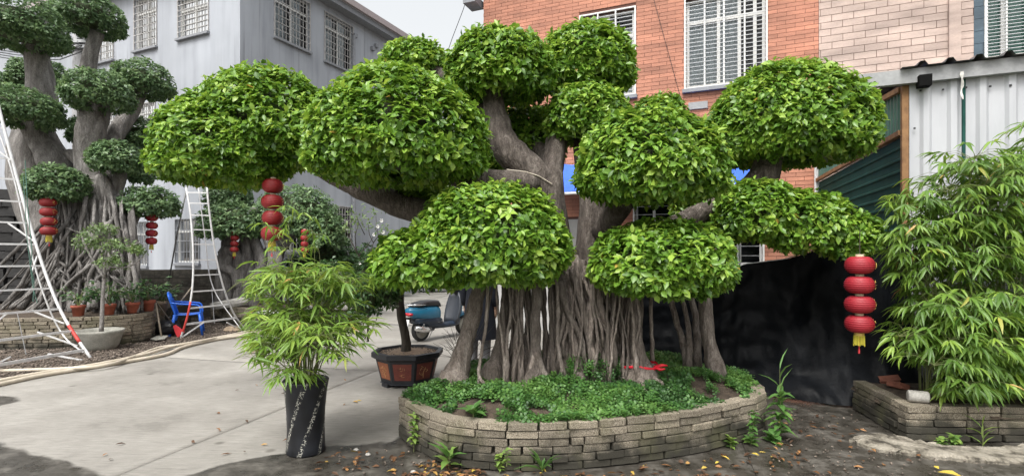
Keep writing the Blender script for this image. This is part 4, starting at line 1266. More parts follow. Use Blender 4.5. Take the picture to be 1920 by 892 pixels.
# ================================================================ MAIN PLANTER
top_px = [(748, 743), (772, 757), (800, 770), (835, 783), (900, 790), (1000, 793), (1100, 789), (1200, 780), (1300, 768), (1380, 752), (1437, 737)]
ZP = .36
OUT = [tuple(G(a, b, ZP))[:2] for a, b in top_px]
front_n = len(OUT)
OUT += [(2.42, 5.3), (2.36, 5.8), (1.95, 6.4), (1.2, 6.85), (.4, 6.85), (-.25, 6.4), (-.62, 5.8), (-.80, 5.25)]
def resample(poly, step, closed=True):
    A = [np.array(p) for p in poly]
    if closed: A = A + [A[0]]
    sm = catmull([tuple(a) for a in A], 8)
    d = [0]
    for i in range(1, len(sm)): d.append(d[-1] + np.linalg.norm(sm[i] - sm[i - 1]))
    n = max(3, int(round(d[-1] / step)))
    out = []
    for k in range(n + (0 if closed else 1)):
        t = d[-1] * k / n
        out.append((float(np.interp(t, d, [s[0] for s in sm])), float(np.interp(t, d, [s[1] for s in sm]))))
    return out, d[-1]
def brick_protos(mat, seed, n=4):
    """chamfered unit bricks with knocked edges"""
    L = []
    r = random.Random(seed)
    for k in range(n):
        bm = bmesh.new(); bmesh.ops.create_cube(bm, size=1)
        bmesh.ops.scale(bm, verts=bm.verts, vec=(.24, .11, .056))
        bmesh.ops.bevel(bm, geom=bm.edges[:], offset=.005, segments=1, affect='EDGES')
        for v in bm.verts: v.co += Vector((r.uniform(-.004, .004), r.uniform(-.003, .003), r.uniform(-.0025, .0025)))
        bmesh.ops.scale(bm, verts=bm.verts, vec=(1 / .24, 1 / .11, 1 / .056))
        me = bpy.data.meshes.new('brick'); bm.to_mesh(me); bm.free(); me.materials.append(mat); L.append(me)
    return L
BR = brick_protos(M['brick'], 3)
def brick_wall(parent, path, closed, z0, courses, pitch, L, depth, seed, skip=None, gapmin=.006, gapmax=.016, lean=0.0, half_gap=.08):
    r = random.Random(seed)
    pts = [np.array(p) for p in path]
    if closed: pts.append(pts[0])
    d = [0]
    for i in range(1, len(pts)): d.append(d[-1] + np.linalg.norm(pts[i] - pts[i - 1]))
    tot = d[-1]
    at = lambda s: np.array((np.interp(s, d, [p[0] for p in pts]), np.interp(s, d, [p[1] for p in pts])))
    w = wloc(parent)
    cnt = 0
    for c in range(courses):
        s = -(c % 2) * L * .5 - r.uniform(0, .05)
        while s < tot:
            ln = L * r.uniform(.94, 1.04)
            if r.random() < .06: ln *= .55
            s0, s1 = max(0, s), min(tot, s + ln)
            g = r.uniform(gapmin, gapmax)
            if r.random() < half_gap: g += .022
            if s1 - s0 > .05:
                p = (at(s0) + at(s1)) / 2; t = at(s1) - at(s0)
                if skip is None or not skip(p, c):
                    a = math.atan2(t[1], t[0]); nv = np.array((t[1], -t[0])) / (np.linalg.norm(t) + 1e-9)
                    p = p - nv * (depth / 2 + lean * c - r.uniform(-.011, .009) - (.006 if c == courses - 1 else 0))
                    o = bpy.data.objects.new('brick', r.choice(BR)); COL.objects.link(o); o.parent = parent
                    o.location = Vector((p[0], p[1], z0 + pitch * (c + .5))) - w
                    o.rotation_euler = (r.uniform(-.012, .012), r.uniform(-.015, .015), a + r.uniform(-.045, .045))
                    o.scale = (s1 - s0 - g, depth, pitch - r.uniform(.004, .008)); cnt += 1
            s += ln
    return cnt
PL = thing('brick_planter', 'round raised planter of grey concrete bricks under the big banyan', 'planter', (.7, 5.3, 0))
ring, tot = resample(OUT, .12)
# orientation so the outward normal is (t.y,-t.x): the list runs anticlockwise seen from above
area = sum(ring[i][0] * ring[(i + 1) % len(ring)][1] - ring[(i + 1) % len(ring)][0] * ring[i][1] for i in range(len(ring)))
if area < 0: ring = ring[::-1]
brick_wall(PL, ring, True, 0.0, 6, .06, .238, .11, 7, skip=lambda p, c: p[1] > 5.9)
cx0, cy0 = .7, 5.3
def inset(poly, d):
    out = []
    n = len(poly)
    for i in range(n):
        a, b = np.array(poly[i - 1]), np.array(poly[(i + 1) % n]); t = (b - a) / np.linalg.norm(b - a)
        out.append((poly[i][0] - t[1] * d, poly[i][1] + t[0] * d))
    return out
ri = inset(ring, .055); rj = inset(ring, .13)
cw = MB(); n = len(ri)
cw.rings([[(x, y, -.02) for x, y in ri], [(x, y, ZP - .03) for x, y in ri], [(x, y, ZP - .03) for x, y in rj]], cap=False)
M['mortar'] = flat('dark_mortar', (0.035, 0.033, 0.025), 0.95)
cw.build('wall_core', M['mortar'], PL, world=True)
RJ = np.array(rj)
def mound(x, y):
    d = in_poly(x, y, [tuple(p) for p in RJ])
    d = np.clip(d, 0, 1.2)
    return .325 + .17 * (1 - np.exp(-d / .45)) + .02 * np.sin(np.asarray(x) * 6) * np.sin(np.asarray(y) * 7)
def mz(x, y): return float(mound(np.array([x]), np.array([y]))[0])
so = sheet('soil', rj, .07, lambda x, y, d: np.where(d > -.02, mound(x, y), .25), M['soil'], PL)
so.location = -PL.location
# ground cover
r = np.random.default_rng(21)
N_ = 9500
gx = r.uniform(-1.1, 2.5, N_ * 2); gy = 3.9 + 2.4 * r.uniform(0, 1, N_ * 2) ** 1.25
d = in_poly(gx, gy, ring)
patch = np.sin(gx * 3.1 + 1.5 * np.sin(gy * 2.3)) + np.sin(gy * 4.3 + gx * 1.7)
bare = (np.hypot(gx - .05, (gy - 4.75)) < .14) | (np.hypot(gx + .32, (gy - 4.25)) < .10) | (np.hypot(gx - .22, (gy - 4.2) * 1.4) < .12) | (np.hypot(gx - .33, gy - 5.0) < .2)
ok = (d > .03) & (patch + .8 * np.sin(gx * 17 + gy * 9) * np.sin(gy * 15 - gx * 6) > -1.35) & ~bare
gx, gy = gx[ok], gy[ok]
n = len(gx)
hh = .015 + .085 * np.clip(.5 + .5 * np.sin(gx * 5.3 + 2) * np.sin(gy * 6.1), 0, 1) * r.uniform(.5, 1.2, n) + np.where(np.hypot(gx - .75, gy - 5.05) < .3, .12, 0) * r.uniform(0, 1.4, n)
base = np.column_stack([gx, gy, mound(gx, gy) + hh])
per = 6
ang = np.arange(per)[None] * (2 * PI / 3) + (np.arange(per)[None] // 3) * .5 + r.uniform(0, 6.28, (n, 1))
tilt = r.normal(0, .55, (n, 3)); up = nrm(np.array([0, -.15, 1.0]) + tilt)
t1 = nrm(np.cross(up, np.array([1.0, .2, .1]))); t2 = np.cross(up, t1)
ax = t1[:, None] * np.cos(ang)[..., None] + t2[:, None] * np.sin(ang)[..., None] + up[:, None] * .12
pos = base[:, None] + (np.arange(per)[None, :, None] // 3) * np.array([.008, .006, -.022]) + ax * .006
ln = np.repeat(.020 * r.uniform(.55, 1.7, (n, 1)) ** 1.1, per, 1)
tt = np.clip(.45 + .25 * np.sin(gx * 2.2 + gy * 3)[:, None] + .2 * np.sin(gx * 9)[:, None] * np.sin(gy * 10)[:, None] + r.normal(0, .2, (n, 1)) + r.normal(0, .06, (n, per)), .02, .98)
f = lambda a: a.reshape(-1, *a.shape[2:])
V, T, tn = leaves_geo(f(pos), f(ax), np.repeat(up, per, 0), f(ln), f(ln) * .95, f(tt), LEAF_S)
me = tri_mesh('ground_cover', V, T, tn); o = link('ground_cover', me, None, M['cover'])
tag(o, 'low clover-like ground cover carpeting the round brick planter', 'ground cover', kind='stuff')

# ================================================================ MAIN BANYAN
BT = thing('banyan_tree', 'large cloud-pruned banyan with many aerial roots in the round brick planter', 'tree', (1.0, 5.4, .45))
trunk_parts = [
    [(1150, 720, 5.6, 130), (1140, 640, 5.6, 104), (1128, 560, 5.6, 88), (1122, 480, 5.6, 84), (1118, 400, 5.6, 62), (1112, 335, 5.7, 54), (1098, 280, 5.9, 42), (1098, 200, 6.2, 34), (1110, 130, 6.3, 26)],
    [(1085, 600, 5.7, 60), (1066, 520, 5.7, 50), (1046, 430, 5.6, 44), (1036, 350, 5.6, 46), (1038, 300, 5.7, 40), (1052, 240, 5.9, 38), (1078, 190, 6.1, 28)],
    [(1038, 385, 5.62, 44), (1012, 338, 5.6, 58), (975, 305, 5.6, 60), (945, 270, 5.6, 54), (930, 225, 5.65, 46), (925, 180, 5.7, 36), (930, 130, 5.7, 26)],
    [(1000, 345, 5.55, 50), (930, 342, 5.35, 46), (870, 332, 5.2, 42), (800, 310, 5.05, 34), (750, 265, 5.0, 24)],
    [(1030, 470, 5.62, 56), (940, 440, 5.6, 54), (850, 415, 5.62, 50), (752, 385, 5.7, 48), (690, 358, 5.72, 46), (640, 335, 5.75, 40), (560, 290, 5.8, 28), (480, 250, 5.8, 16)],
    [(1165, 480, 5.62, 56), (1250, 432, 5.62, 44), (1320, 395, 5.62, 36), (1395, 360, 5.7, 40), (1432, 330, 5.75, 54), (1445, 290, 5.75, 46), (1470, 220, 5.75, 30)],
    [(1395, 362, 5.7, 30), (1470, 400, 5.5, 22), (1560, 430, 5.4, 14), (1620, 445, 5.4, 8)],
    [(1125, 440, 5.5, 44), (1175, 375, 5.1, 36), (1215, 310, 4.85, 24), (1220, 260, 4.85, 14)],
    [(1050, 480, 5.4, 46), (980, 475, 5.0, 40), (900, 455, 4.85, 28), (860, 420, 4.8, 14)],
    [(1150, 530, 5.5, 44), (1215, 510, 5.0, 36), (1245, 480, 4.8, 24)],
    [(930, 235, 5.65, 34), (870, 170, 6.2, 26), (790, 115, 6.5, 14)],
    [(1095, 300, 5.9, 34), (1180, 250, 6.4, 24), (1235, 205, 6.6, 14)],
    [(900, 410, 5.62, 30), (840, 380, 5.9, 22), (785, 360, 6.1, 12)],
    [(1040, 310, 5.75, 36), (1000, 270, 6.2, 26), (975, 245, 6.4, 14)],
]
tb = MB()
for i, p in enumerate(trunk_parts):
    pts, rad = strip(p)
    tb.tube(pts, rad, 18 if i < 3 else 12, flute=.10 if i < 2 else .03, rough=.14, seed=i * 1.7)
tb.build('trunk', M['bark_trunk_shade'], BT, True, True)
def root(parent, pts, mat, seed, n=9, flute=.08, extend=True, name='aerial_root', rough=.18):
    p, rd = strip(pts)
    if extend:
        e = p[-1].copy(); e.z -= .14; p.append(e); rd.append(rd[-1] * 1.15)
    rr_ = random.Random(seed)
    p = [q + Vector((rr_.uniform(-.006, .006), rr_.uniform(-.006, .006), 0)) for q in p]
    mb = MB(); mb.tube(p, rd, n, flute=flute, rough=rough, seed=seed * .77)
    return mb.build(name, M[mat], parent, True, True)
ROOTS = [
    [(908, 490, 5.0, 38), (890, 580, 5.0, 40), (874, 640, 4.95, 44), (860, 690, 4.92, 58), (852, 708, 4.9, 74)],
    [(914, 490, 4.8, 8), (913, 580, 4.8, 8), (905, 650, 4.8, 8), (898, 700, 4.75, 9), (908, 722, 4.7, 8)],
    [(926, 520, 4.85, 6), (912, 600, 4.82, 7), (902, 660, 4.8, 7), (897, 712, 4.75, 8)],
    [(954, 500, 5.15, 28), (946, 590, 5.1, 30), (935, 660, 5.05, 36), (926, 695, 5.0, 58)],
    [(978, 520, 5.25, 20), (968, 620, 5.2, 22), (958, 700, 5.1, 34)],
    [(968, 500, 4.95, 13), (970, 600, 4.95, 13), (965, 690, 4.9, 18)],
    [(980, 500, 4.9, 12), (978, 600, 4.9, 13), (976, 705, 4.85, 18)],
    [(988, 500, 5.0, 14), (990, 620, 5.0, 15), (985, 710, 4.9, 20)],
    [(1010, 500, 4.9, 27), (1004, 600, 4.9, 26), (1004, 670, 4.85, 30), (1000, 715, 4.8, 50)],
    [(1004, 660, 4.82, 20), (1018, 695, 4.78, 16), (1030, 725, 4.72, 18)],
    [(1002, 665, 4.82, 18), (992, 700, 4.78, 14), (982, 724, 4.72, 14)],
    [(1030, 520, 5.0, 11), (1034, 620, 5.0, 11), (1040, 700, 4.9, 16)],
    [(1042, 510, 5.15, 16), (1040, 600, 5.1, 16), (1046, 690, 5.0, 24)],
    [(1060, 470, 5.25, 24), (1074, 560, 5.05, 22), (1100, 620, 4.98, 19), (1114, 672, 4.9, 13)],
    [(1048, 490, 5.2, 28), (1060, 570, 5.05, 28), (1078, 650, 4.95, 24), (1086, 700, 4.85, 30), (1088, 722, 4.8, 52)],
    [(1092, 490, 5.35, 26), (1072, 580, 5.15, 22), (1062, 650, 5.05, 20), (1058, 700, 5.0, 30)],
    [(1076, 480, 5.25, 22), (1098, 560, 5.15, 22), (1118, 620, 5.1, 17), (1136, 680, 5.0, 18)],
    [(1058, 560, 5.05, 18), (1094, 590, 5.05, 18), (1130, 625, 5.1, 14), (1150, 680, 5.1, 16)],
    [(1108, 510, 5.4, 22), (1112, 600, 5.35, 22), (1106, 690, 5.25, 38)],
    [(1134, 500, 5.4, 22), (1144, 600, 5.3, 20), (1136, 690, 5.2, 34)],
    [(1162, 520, 5.35, 20), (1156, 600, 5.25, 20), (1162, 690, 5.15, 34)],
    [(1184, 530, 5.1, 38), (1184, 600, 5.1, 40), (1190, 650, 5.06, 50), (1196, 685, 5.02, 74), (1200, 702, 5.0, 96)],
    [(1172, 540, 5.2, 16), (1168, 620, 5.2, 16), (1164, 690, 5.1, 28)],
    [(1222, 530, 5.2, 10), (1221, 610, 5.2, 10), (1224, 690, 5.2, 11)],
    [(1250, 525, 5.6, 15), (1268, 600, 5.6, 15), (1280, 640, 5.55, 17), (1288, 675, 5.5, 20)],
    [(1268, 525, 5.55, 14), (1288, 600, 5.5, 13), (1292, 670, 5.45, 16)],
    [(1288, 525, 5.6, 15), (1304, 600, 5.6, 16), (1306, 670, 5.5, 20)],
    [(1318, 525, 5.3, 34), (1325, 600, 5.3, 34), (1333, 655, 5.28, 36), (1343, 694, 5.22, 48)],
    [(1084, 540, 5.5, 30), (1090, 620, 5.5, 30), (1094, 700, 5.4, 46)],
    [(1206, 700, 5.0, 26), (1225, 708, 4.85, 14), (1242, 718, 4.7, 7)],
    [(1196, 700, 4.98, 30), (1205, 722, 4.7, 16), (1212, 738, 4.5, 8)],
]
for i, p in enumerate(ROOTS):
    kf = .72
    p = [(a, b, c, w * (kf if j < len(p) - 1 else kf * 1.12)) for j, (a, b, c, w) in enumerate(p)]
    root(BT, p, 'bark', i + 1)
rs_ = random.Random(77)
for k in range(62):    # hanging hair-thin roots and strands clasped to the mass
    px = rs_.uniform(925, 1200); Y = rs_.uniform(4.9, 5.3); w = rs_.choice([4, 5, 6, 8, 9])
    y0, y1 = rs_.uniform(480, 540), 700 + rs_.uniform(-12, 14)
    dx = rs_.uniform(-22, 22)
    root(BT, [(px, y0, Y, w), (px + dx * .2 + rs_.uniform(-9, 9), y0 + (y1 - y0) * .35, Y - .04, w * .9), (px + dx * .6 + rs_.uniform(-9, 9), y0 + (y1 - y0) * .7, Y - .08, w), (px + dx, y1, Y - .12, w * 1.5)], 'bark', 100 + k, n=6, flute=0)
for k in range(30):    # slanting roots crossing the right half of the mass
    px = rs_.uniform(1040, 1130); Y = rs_.uniform(5.0, 5.25); w = rs_.choice([7, 9, 11, 14])
    y0 = rs_.uniform(490, 580); dx = rs_.uniform(15, 70) * rs_.choice((1, 1, -.5)); y1 = y0 + rs_.uniform(90, 160)
    y1 = min(y1, 705)
    root(BT, [(px, y0, Y, w), (px + dx * .35 + rs_.uniform(-5, 5), y0 + (y1 - y0) * .4, Y - .05, w), (px + dx * .8, y0 + (y1 - y0) * .75, Y - .07, w * .85), (px + dx, y1, Y - .1, w * .8)], 'bark', 160 + k, n=7, flute=0)

CR = {
    'A': [lobe(276, 560, 165, 352, 5.75, .8, .66), lobe(345, 638, 118, 318, 5.85, .75, .68)],
    'B': [lobe(568, 920, 118, 350, 4.95, .85, .68)],
    'C': [lobe(832, 1047, 42, 196, 5.7, .9, .6)],
    'D': [lobe(705, 850, 66, 150, 6.6, .9, .7)],
    'E': [lobe(1004, 1196, 34, 186, 6.2, .9, .6)],
    'F': [lobe(1014, 1190, 148, 270, 5.8, .8, .6)],
    'G': [lobe(908, 1068, 192, 318, 6.45, .9, .55)],
    'H': [lobe(1180, 1292, 170, 250, 6.7, .9, .6)],
    'I': [lobe(1074, 1367, 196, 384, 4.75, .85, .64)],
    'J': [lobe(1314, 1646, 108, 314, 5.75, .8, .66)],
    'K': [lobe(765, 1076, 332, 535, 4.75, .8, .62), lobe(690, 900, 420, 540, 4.75, .9, .6)],
    'L': [lobe(1096, 1387, 402, 555, 4.75, .8, .58)],
    'M': [lobe(1325, 1515, 328, 452, 5.5, .8, .55), lobe(1420, 1606, 348, 470, 5.4, .7, .5), lobe(1520, 1660, 385, 484, 5.35, .8, .5), lobe(1250, 1375, 335, 420, 5.85, .8, .5)],
    'N': [lobe(715, 860, 322, 402, 6.0, .9, .55)],
    'O': [lobe(1090, 1215, 215, 330, 6.6, .9, .55)],
    'P': [lobe(860, 960, 250, 350, 6.7, .9, .55)],
}
camp = np.array((0, 0, CH))
cand = []
geos = []
for i, (k, lb) in enumerate(CR.items()):
    ar = sum((l[1][0] * l[1][1] + (l[1][0] + l[1][1]) * l[1][2]) for l in lb)
    Lf = .082
    tips = int(1420 * ar) + 120
    arr = crown_leaves(lb, tips, 7, Lf, 30 + i, droop=.34, inner=.11, tbase=.62, wr=.52, bottom=-.97)
    geos.append([k, arr])
    crown_core(BT, lb, .64)
    if k in 'KLIB':
        pos, ax, nm = arr[0], arr[1], arr[2]
        to = nrm(camp - pos)
        a, nn2, _ = leaf_frames(ax, nm)
        c0 = np.array(lb[0][0])
        vis = np.abs((nn2 * to).sum(1)) * arr[3] / np.linalg.norm(camp - pos, axis=1)
        outward = ((pos - c0) * to).sum(1) / lb[0][1][1]
        sc = np.where(outward > .35, vis, 0)
        # keep only leaves that poke out furthest in their little screen cell
        sx = (pos[:, 0] / pos[:, 1] * F / 14).astype(int); sy = (pos[:, 2] / pos[:, 1] * F / 14).astype(int)
        best = {}
        dist = np.linalg.norm(camp - pos, axis=1)
        for j in np.argsort(dist):
            if sc[j] <= 0: continue
            best.setdefault((sx[j], sy[j]), j)
        cand += [(sc[j], i, j) for j in best.values()]
cand.sort(key=lambda t: -t[0])
chosen = {}
for s, i, j in cand[:300]: chosen.setdefault(i, []).append(j)
for i, (k, arr) in enumerate(geos):
    if i in chosen:
        sel = np.array(chosen[i]); msk = np.ones(len(arr[0]), bool); msk[sel] = False
        leaf_objects(BT, *[a[sel] for a in arr], M['leaf'], LEAF, 'oval')
        arr = [a[msk] for a in arr]
    V, T, tn = leaves_geo(*arr, LEAF)
    V = V - np.array(BT.location)
    o = link('crown', tri_mesh('crown', V, T, tn), BT, M['leaf']); o['kind'] = 'stuff'
# wire wrapped round the left limb, red ribbon round the flared root
wm = MB(); wm.tube([P(950, 318, 5.45), P(985, 322, 5.42), P(1010, 330, 5.42), P(1035, 345, 5.45)], .006, 5)
tag(wm.build('tie_wire', M['hose'], None), 'pale wire tied round the fork of the big banyan', 'wire')
rbm = MB()
rp = []
c = P(1197, 683, 5.03)
for j in range(25):
    a = 2 * PI * j / 24
    rp.append((c.x + .178 * math.cos(a), c.y + .178 * math.sin(a), c.z + .012 * math.sin(a * 3 + 1)))
rg = []
for (x, y, z) in rp[:-1]:
    a = math.atan2(y - c.y, x - c.x)
    rg.append([(x, y, z - .012), (x + .006 * math.cos(a), y + .006 * math.sin(a), z), (x, y, z + .012)])
n = len(rg)
vs = [p for q in rg for p in q]
rbm.add(vs, [(3 * i + k, 3 * ((i + 1) % n) + k, 3 * ((i + 1) % n) + k + 1, 3 * i + k + 1) for i in range(n) for k in range(2)])
e = Vector((c.x + .12, c.y - .10, c.z + .0))
for q in ((e, e + Vector((.07, -.03, .02)), e + Vector((.12, -.02, .015))), (e, e + Vector((.05, -.03, -.02)), e + Vector((.09, -.05, -.01)))):
    rbm.tube(q, [.012, .016, .006], 6)
tag(rbm.build('red_ribbon', M['redcloth'], None, True), 'red cloth ribbon tied round a flared banyan root', 'ribbon')

# ================================================================ LANTERN STRINGS
def lantern_string(label, top, dia, hgt, neck, mat, group='strings of red lanterns hung from the trees', tassel=True, tilt=0.0, proto={}):
    t = thing('lantern_string', label, 'lanterns', tuple(top), tilt, group)
    t.rotation_euler[0] = .02 * math.sin(top[0] * 2.3); t.rotation_euler[1] = .025 * math.sin(top[0] * 1.7 + .6)
    z = -.03
    c = MB(); c.tube([(0, 0, .22), (0, 0, -.02)], .004, 5); c.build('cord', M['bark_dark'], t)
    for i in range(4):
        prof = []
        nr_ = 10
        for k in range(nr_ * 3 + 1):
            th = PI * (.12 + .76 * k / (nr_ * 3))
            rr_ = dia / 2 * math.sin(th) ** .62 * (1 - .045 * (1 if k % 3 == 0 else 0))
            prof.append((rr_, hgt / 2 * math.cos(th) / math.cos(PI * .12)))
        wob = 1 + .03 * math.sin(i * 2.7 + top[0] * 3)
        m = MB(); m.lathe([(a * wob, b) for a, b in prof], 28, (.012 * dia * math.sin(i * 1.9 + top[0]), 0, z - hgt / 2), cap=True)
        ln_ = m.build('lantern', M[mat], t, True)
        k_ = MB(); k_.lathe([(dia * .13, 0), (dia * .14, neck * .1), (dia * .14, neck * .9), (dia * .13, neck)], 16, (0, 0, z - .004), cap=True)
        k_.build('collar', M['cream'], ln_)
        # printed gold strokes on the right flank
        g = MB(); rr2 = random.Random(i + 3)
        for s in range(9):
            th = PI / 2 + rr2.uniform(-.55, .55); a = rr2.uniform(-.75, .05)
            dth, da = rr2.uniform(-.25, .25), rr2.uniform(-.25, .25)
            q = []
            for f_ in (0, .5, 1):
                th2, a2 = th + dth * f_, a + da * f_
                rr_ = dia / 2 * math.sin(th2) ** .62 + .003
                q.append(Vector((rr_ * math.cos(a2), rr_ * math.sin(a2), z - hgt / 2 + hgt / 2 * math.cos(th2) / math.cos(PI * .12))))
            g.tube(q, dia * .011, 4)
        g.build('gold_print', M['gold'], ln_)
        z -= hgt + neck
    if tassel:
        b = MB(); b.lathe([(dia * .16, 0), (dia * .17, -.01), (dia * .17, -.03)], 16, (0, 0, z + neck), cap=True)
        b.build('tassel_band', M['gold'], t)
        f_ = MB(); rr3 = random.Random(5)
        for k in range(22):
            a = 2 * PI * k / 22; r1 = dia * .16; L = .10 * (dia / .27) * rr3.uniform(.85, 1.1)
            f_.tube([(r1 * math.cos(a), r1 * math.sin(a), z + neck - .028), (r1 * 1.08 * math.cos(a), r1 * 1.08 * math.sin(a), z + neck - .028 - L)], dia * .018, 4)
        tz = f_.build('tassel', M['tassel'], t, kind=None); 
        e = MB(); e.tube([(0, 0, z + neck), (0, 0, z + neck - .17 * dia / .27)], .004, 4); e.tube([(0, 0, z + neck - .17 * dia / .27), (0, 0, z + neck - .21 * dia / .27)], .008, 5); e.build('pendant_cord', M['broom_red'], t)
    return t
def lant(label, px, y0, y1, Y, wpx, mat, tilt=0.0):
    k = Y / F
    tot = (y1 - y0) * k / 4
    return lantern_string(label, P(px, y0, Y) + Vector((0, 0, .03)), wpx * k, tot * .86, tot * .14, mat, tilt=tilt)
lant('string of four red lanterns hanging in front of the black shade cloth', 1612, 481, 628, 4.95, 51, 'lantern_red')
lant('string of four dark red lanterns hanging over the bamboo in the black pot', 512, 336, 455, 5.6, 39, 'lantern_dark', .6)
lant('string of four red lanterns beside the tall ladder at the old banyan', 90, 372, 443, 9.6, 27, 'lantern_dark', .4)
lant('string of four small red lanterns against the grey building wall', 285, 402, 460, 10.6, 20, 'lantern_red', .2)
lant('string of small red lanterns hanging in front of the knobbly grey trunk', 440, 430, 474, 12.5, 15, 'lantern_dark', .9)
lant('string of small red lanterns half hidden behind the bamboo shoots', 571, 430, 475, 12.0, 14, 'lantern_dark', 1.2)

# ================================================================ OLD BANYAN (left)
lp_top = [(-160, 9.6), (-60, 9.0), (40, 9.0), (120, 9.1), (190, 9.25), (245, 9.55), (282, 9.95), (300, 10.6)]
LOUT = [((a - CX) / F * y, y) for a, y in lp_top] + [(-7.3, 12.2), (-8.6, 13.2), (-10.6, 13.0), (-11.6, 11.2)]
LP = thing('brick_planter', 'mossy brick planter carrying the old banyan and a row of red pots', 'planter', (-8.6, 11, 0))
lring, _ = resample(LOUT, .15)
area = sum(lring[i][0] * lring[(i + 1) % len(lring)][1] - lring[(i + 1) % len(lring)][0] * lring[i][1] for i in range(len(lring)))
if area < 0: lring = lring[::-1]
ZL = .56
brick_wall(LP, lring, True, 0.0, 9, .0615, .225, .11, 17, skip=lambda p, c: p[1] > 10.9 or (CX + F * p[0] / p[1]) < -12, gapmin=.008, gapmax=.02, half_gap=.10)
ri = inset(lring, .03); rj = inset(lring, .13)
cw = MB(); cw.rings([[(x, y, -.02) for x, y in ri], [(x, y, ZL - .03) for x, y in ri], [(x, y, ZL - .03) for x, y in rj]], cap=False); cw.build('wall_core', M['mortar'], LP, world=True)
so = sheet('soil', rj, .15, lambda x, y, d: np.where(d > -.1, ZL - .05 + .12 * np.clip(d, 0, 1), .2), M['soil'], LP); so.location = -LP.location

OB = thing('banyan_tree', 'old cloud-pruned banyan with a lattice of grey roots beside the grey building', 'tree', (-8.6, 10.8, .5))
LT = [
    [(120, 480, 10.9, 84), (84, 400, 11, 78), (56, 320, 11, 74), (64, 250, 11.1, 62), (78, 190, 11.2, 50), (72, 120, 11.2, 38), (62, 70, 11.2, 36)],
    [(110, 440, 10.8, 60), (112, 370, 10.8, 58), (102, 310, 10.8, 54), (76, 260, 10.9, 50), (52, 220, 10.8, 44)],
    [(195, 480, 10.6, 96), (188, 400, 10.6, 70), (172, 340, 10.6, 46), (162, 290, 10.6, 38), (172, 240, 10.6, 48), (182, 190, 10.8, 42)],
    [(228, 470, 10.7, 56), (214, 390, 10.7, 46), (198, 330, 10.8, 40), (212, 260, 11.2, 30), (240, 215, 11.6, 28), (258, 180, 11.8, 24), (262, 150, 11.8, 16)],
    [(175, 300, 11.6, 36), (162, 220, 12, 30), (164, 130, 12.3, 26), (182, 60, 12.3, 22)],
    [(205, 380, 10.7, 30), (225, 330, 10.7, 22), (222, 295, 10.7, 14)],
    [(235, 430, 10.9, 28), (258, 395, 10.9, 20), (280, 380, 10.9, 13)],
    [(150, 300, 10.8, 24), (130, 290, 10.9, 20), (105, 300, 10.9, 16)],
    [(150, 440, 10.5, 40), (160, 370, 10.5, 34), (166, 320, 10.55, 26)],
    [(215, 450, 10.45, 30), (206, 380, 10.45, 26), (190, 330, 10.5, 22)],
]
tb = MB()
for i, p in enumerate(LT):
    pts, rad = strip(p); tb.tube(pts, rad, 14, flute=.10 if i < 4 else .05, rough=.16, seed=i * 2.1)
tb.build('trunk', M['bark_grey'], OB, True, True)
r9 = random.Random(31)
def lroot(a, b, w, seed, Y0=10.3, Y1=9.95):
    mx_, my_ = (a[0] + b[0]) / 2 + r9.uniform(-13, 13), (a[1] + b[1]) / 2 + r9.uniform(-8, 8)
    root(OB, [(a[0], a[1], Y0 + .25, w * .4), ((a[0] * 2 + mx_) / 3, (a[1] * 2 + my_) / 3, Y0 - .1, w * .95), (mx_, my_, (Y0 + Y1) / 2, w * .9), ((mx_ + b[0]) / 2 + r9.uniform(-7, 7), (my_ + b[1]) / 2, (Y0 + 2 * Y1) / 3, w), (b[0], b[1], Y1 + (.2 if b[1] < 560 else 0), w * (1.25 if b[1] > 560 else .4))], 'bark_grey', seed, n=7, flute=.05, extend=False, rough=.2)
for k in range(105):      # near vertical strands over the right half
    x = r9.uniform(88, 250); b = x + r9.uniform(-22, 22) + (x - 170) * .12
    lroot((x, r9.uniform(350, 440)), (b, 584 + r9.uniform(-8, 8)), r9.choice([3, 4, 4, 5, 6, 7, 9]), 200 + k, Y0=10.25 - .3 * math.cos((x - 170) / 60) + r9.uniform(0, .3), Y1=9.9 - .25 * math.cos((x - 170) / 70) + r9.uniform(0, .3))
for k in range(46):      # slanting props running down to the left
    x0 = r9.uniform(110, 225); y0 = r9.uniform(385, 490)
    dx = (584 - y0) * r9.uniform(.25, 1.0); lroot((x0, y0), (x0 - dx, 584 + r9.uniform(-10, 6)), r9.choice([3, 4, 5, 6, 7, 8]), 300 + k, Y0=9.95 + r9.uniform(-.1, .3), Y1=9.8 + r9.uniform(-.1, .3))
for k in range(24):      # cross ties
    x0 = r9.uniform(80, 220); y0 = r9.uniform(420, 560)
    lroot((x0, y0), (x0 + r9.uniform(15, 50), y0 + r9.uniform(20, 70)), r9.choice([3, 4, 5]), 360 + k, Y0=9.9, Y1=9.8)
for k, (x, w) in enumerate(((90, 14), (108, 12), (128, 18), (225, 16), (242, 13), (150, 14), (205, 18))):
    lroot((x + (150 - x) * .35, 350), (x, 585), w, 400 + k, Y0=10.5, Y1=10.0)
LC = [lobe(-70, 136, -25, 98, 10.6, .85, .68), lobe(94, 242, -25, 72, 12.2, .9, .66), lobe(108, 263, 122, 212, 10.3, .85, .64), lobe(203, 334, 106, 187, 11.6, .9, .62),
      lobe(-60, 128, 155, 242, 10.1, .85, .64), lobe(10, 80, 105, 165, 12.6, .9, .6), lobe(158, 277, 258, 325, 10.3, .85, .6), lobe(210, 316, 218, 290, 12, .85, .6),
      lobe(36, 176, 303, 378, 9.9, .85, .62), lobe(218, 343, 343, 408, 10.6, .8, .6), lobe(232, 296, 285, 345, 11.6, .85, .6), lobe(120, 165, 215, 268, 11.8, .85, .6), lobe(70, 130, 110, 175, 12.8, .9, .6), lobe(-40, 40, 130, 190, 12.4, .9, .6)]
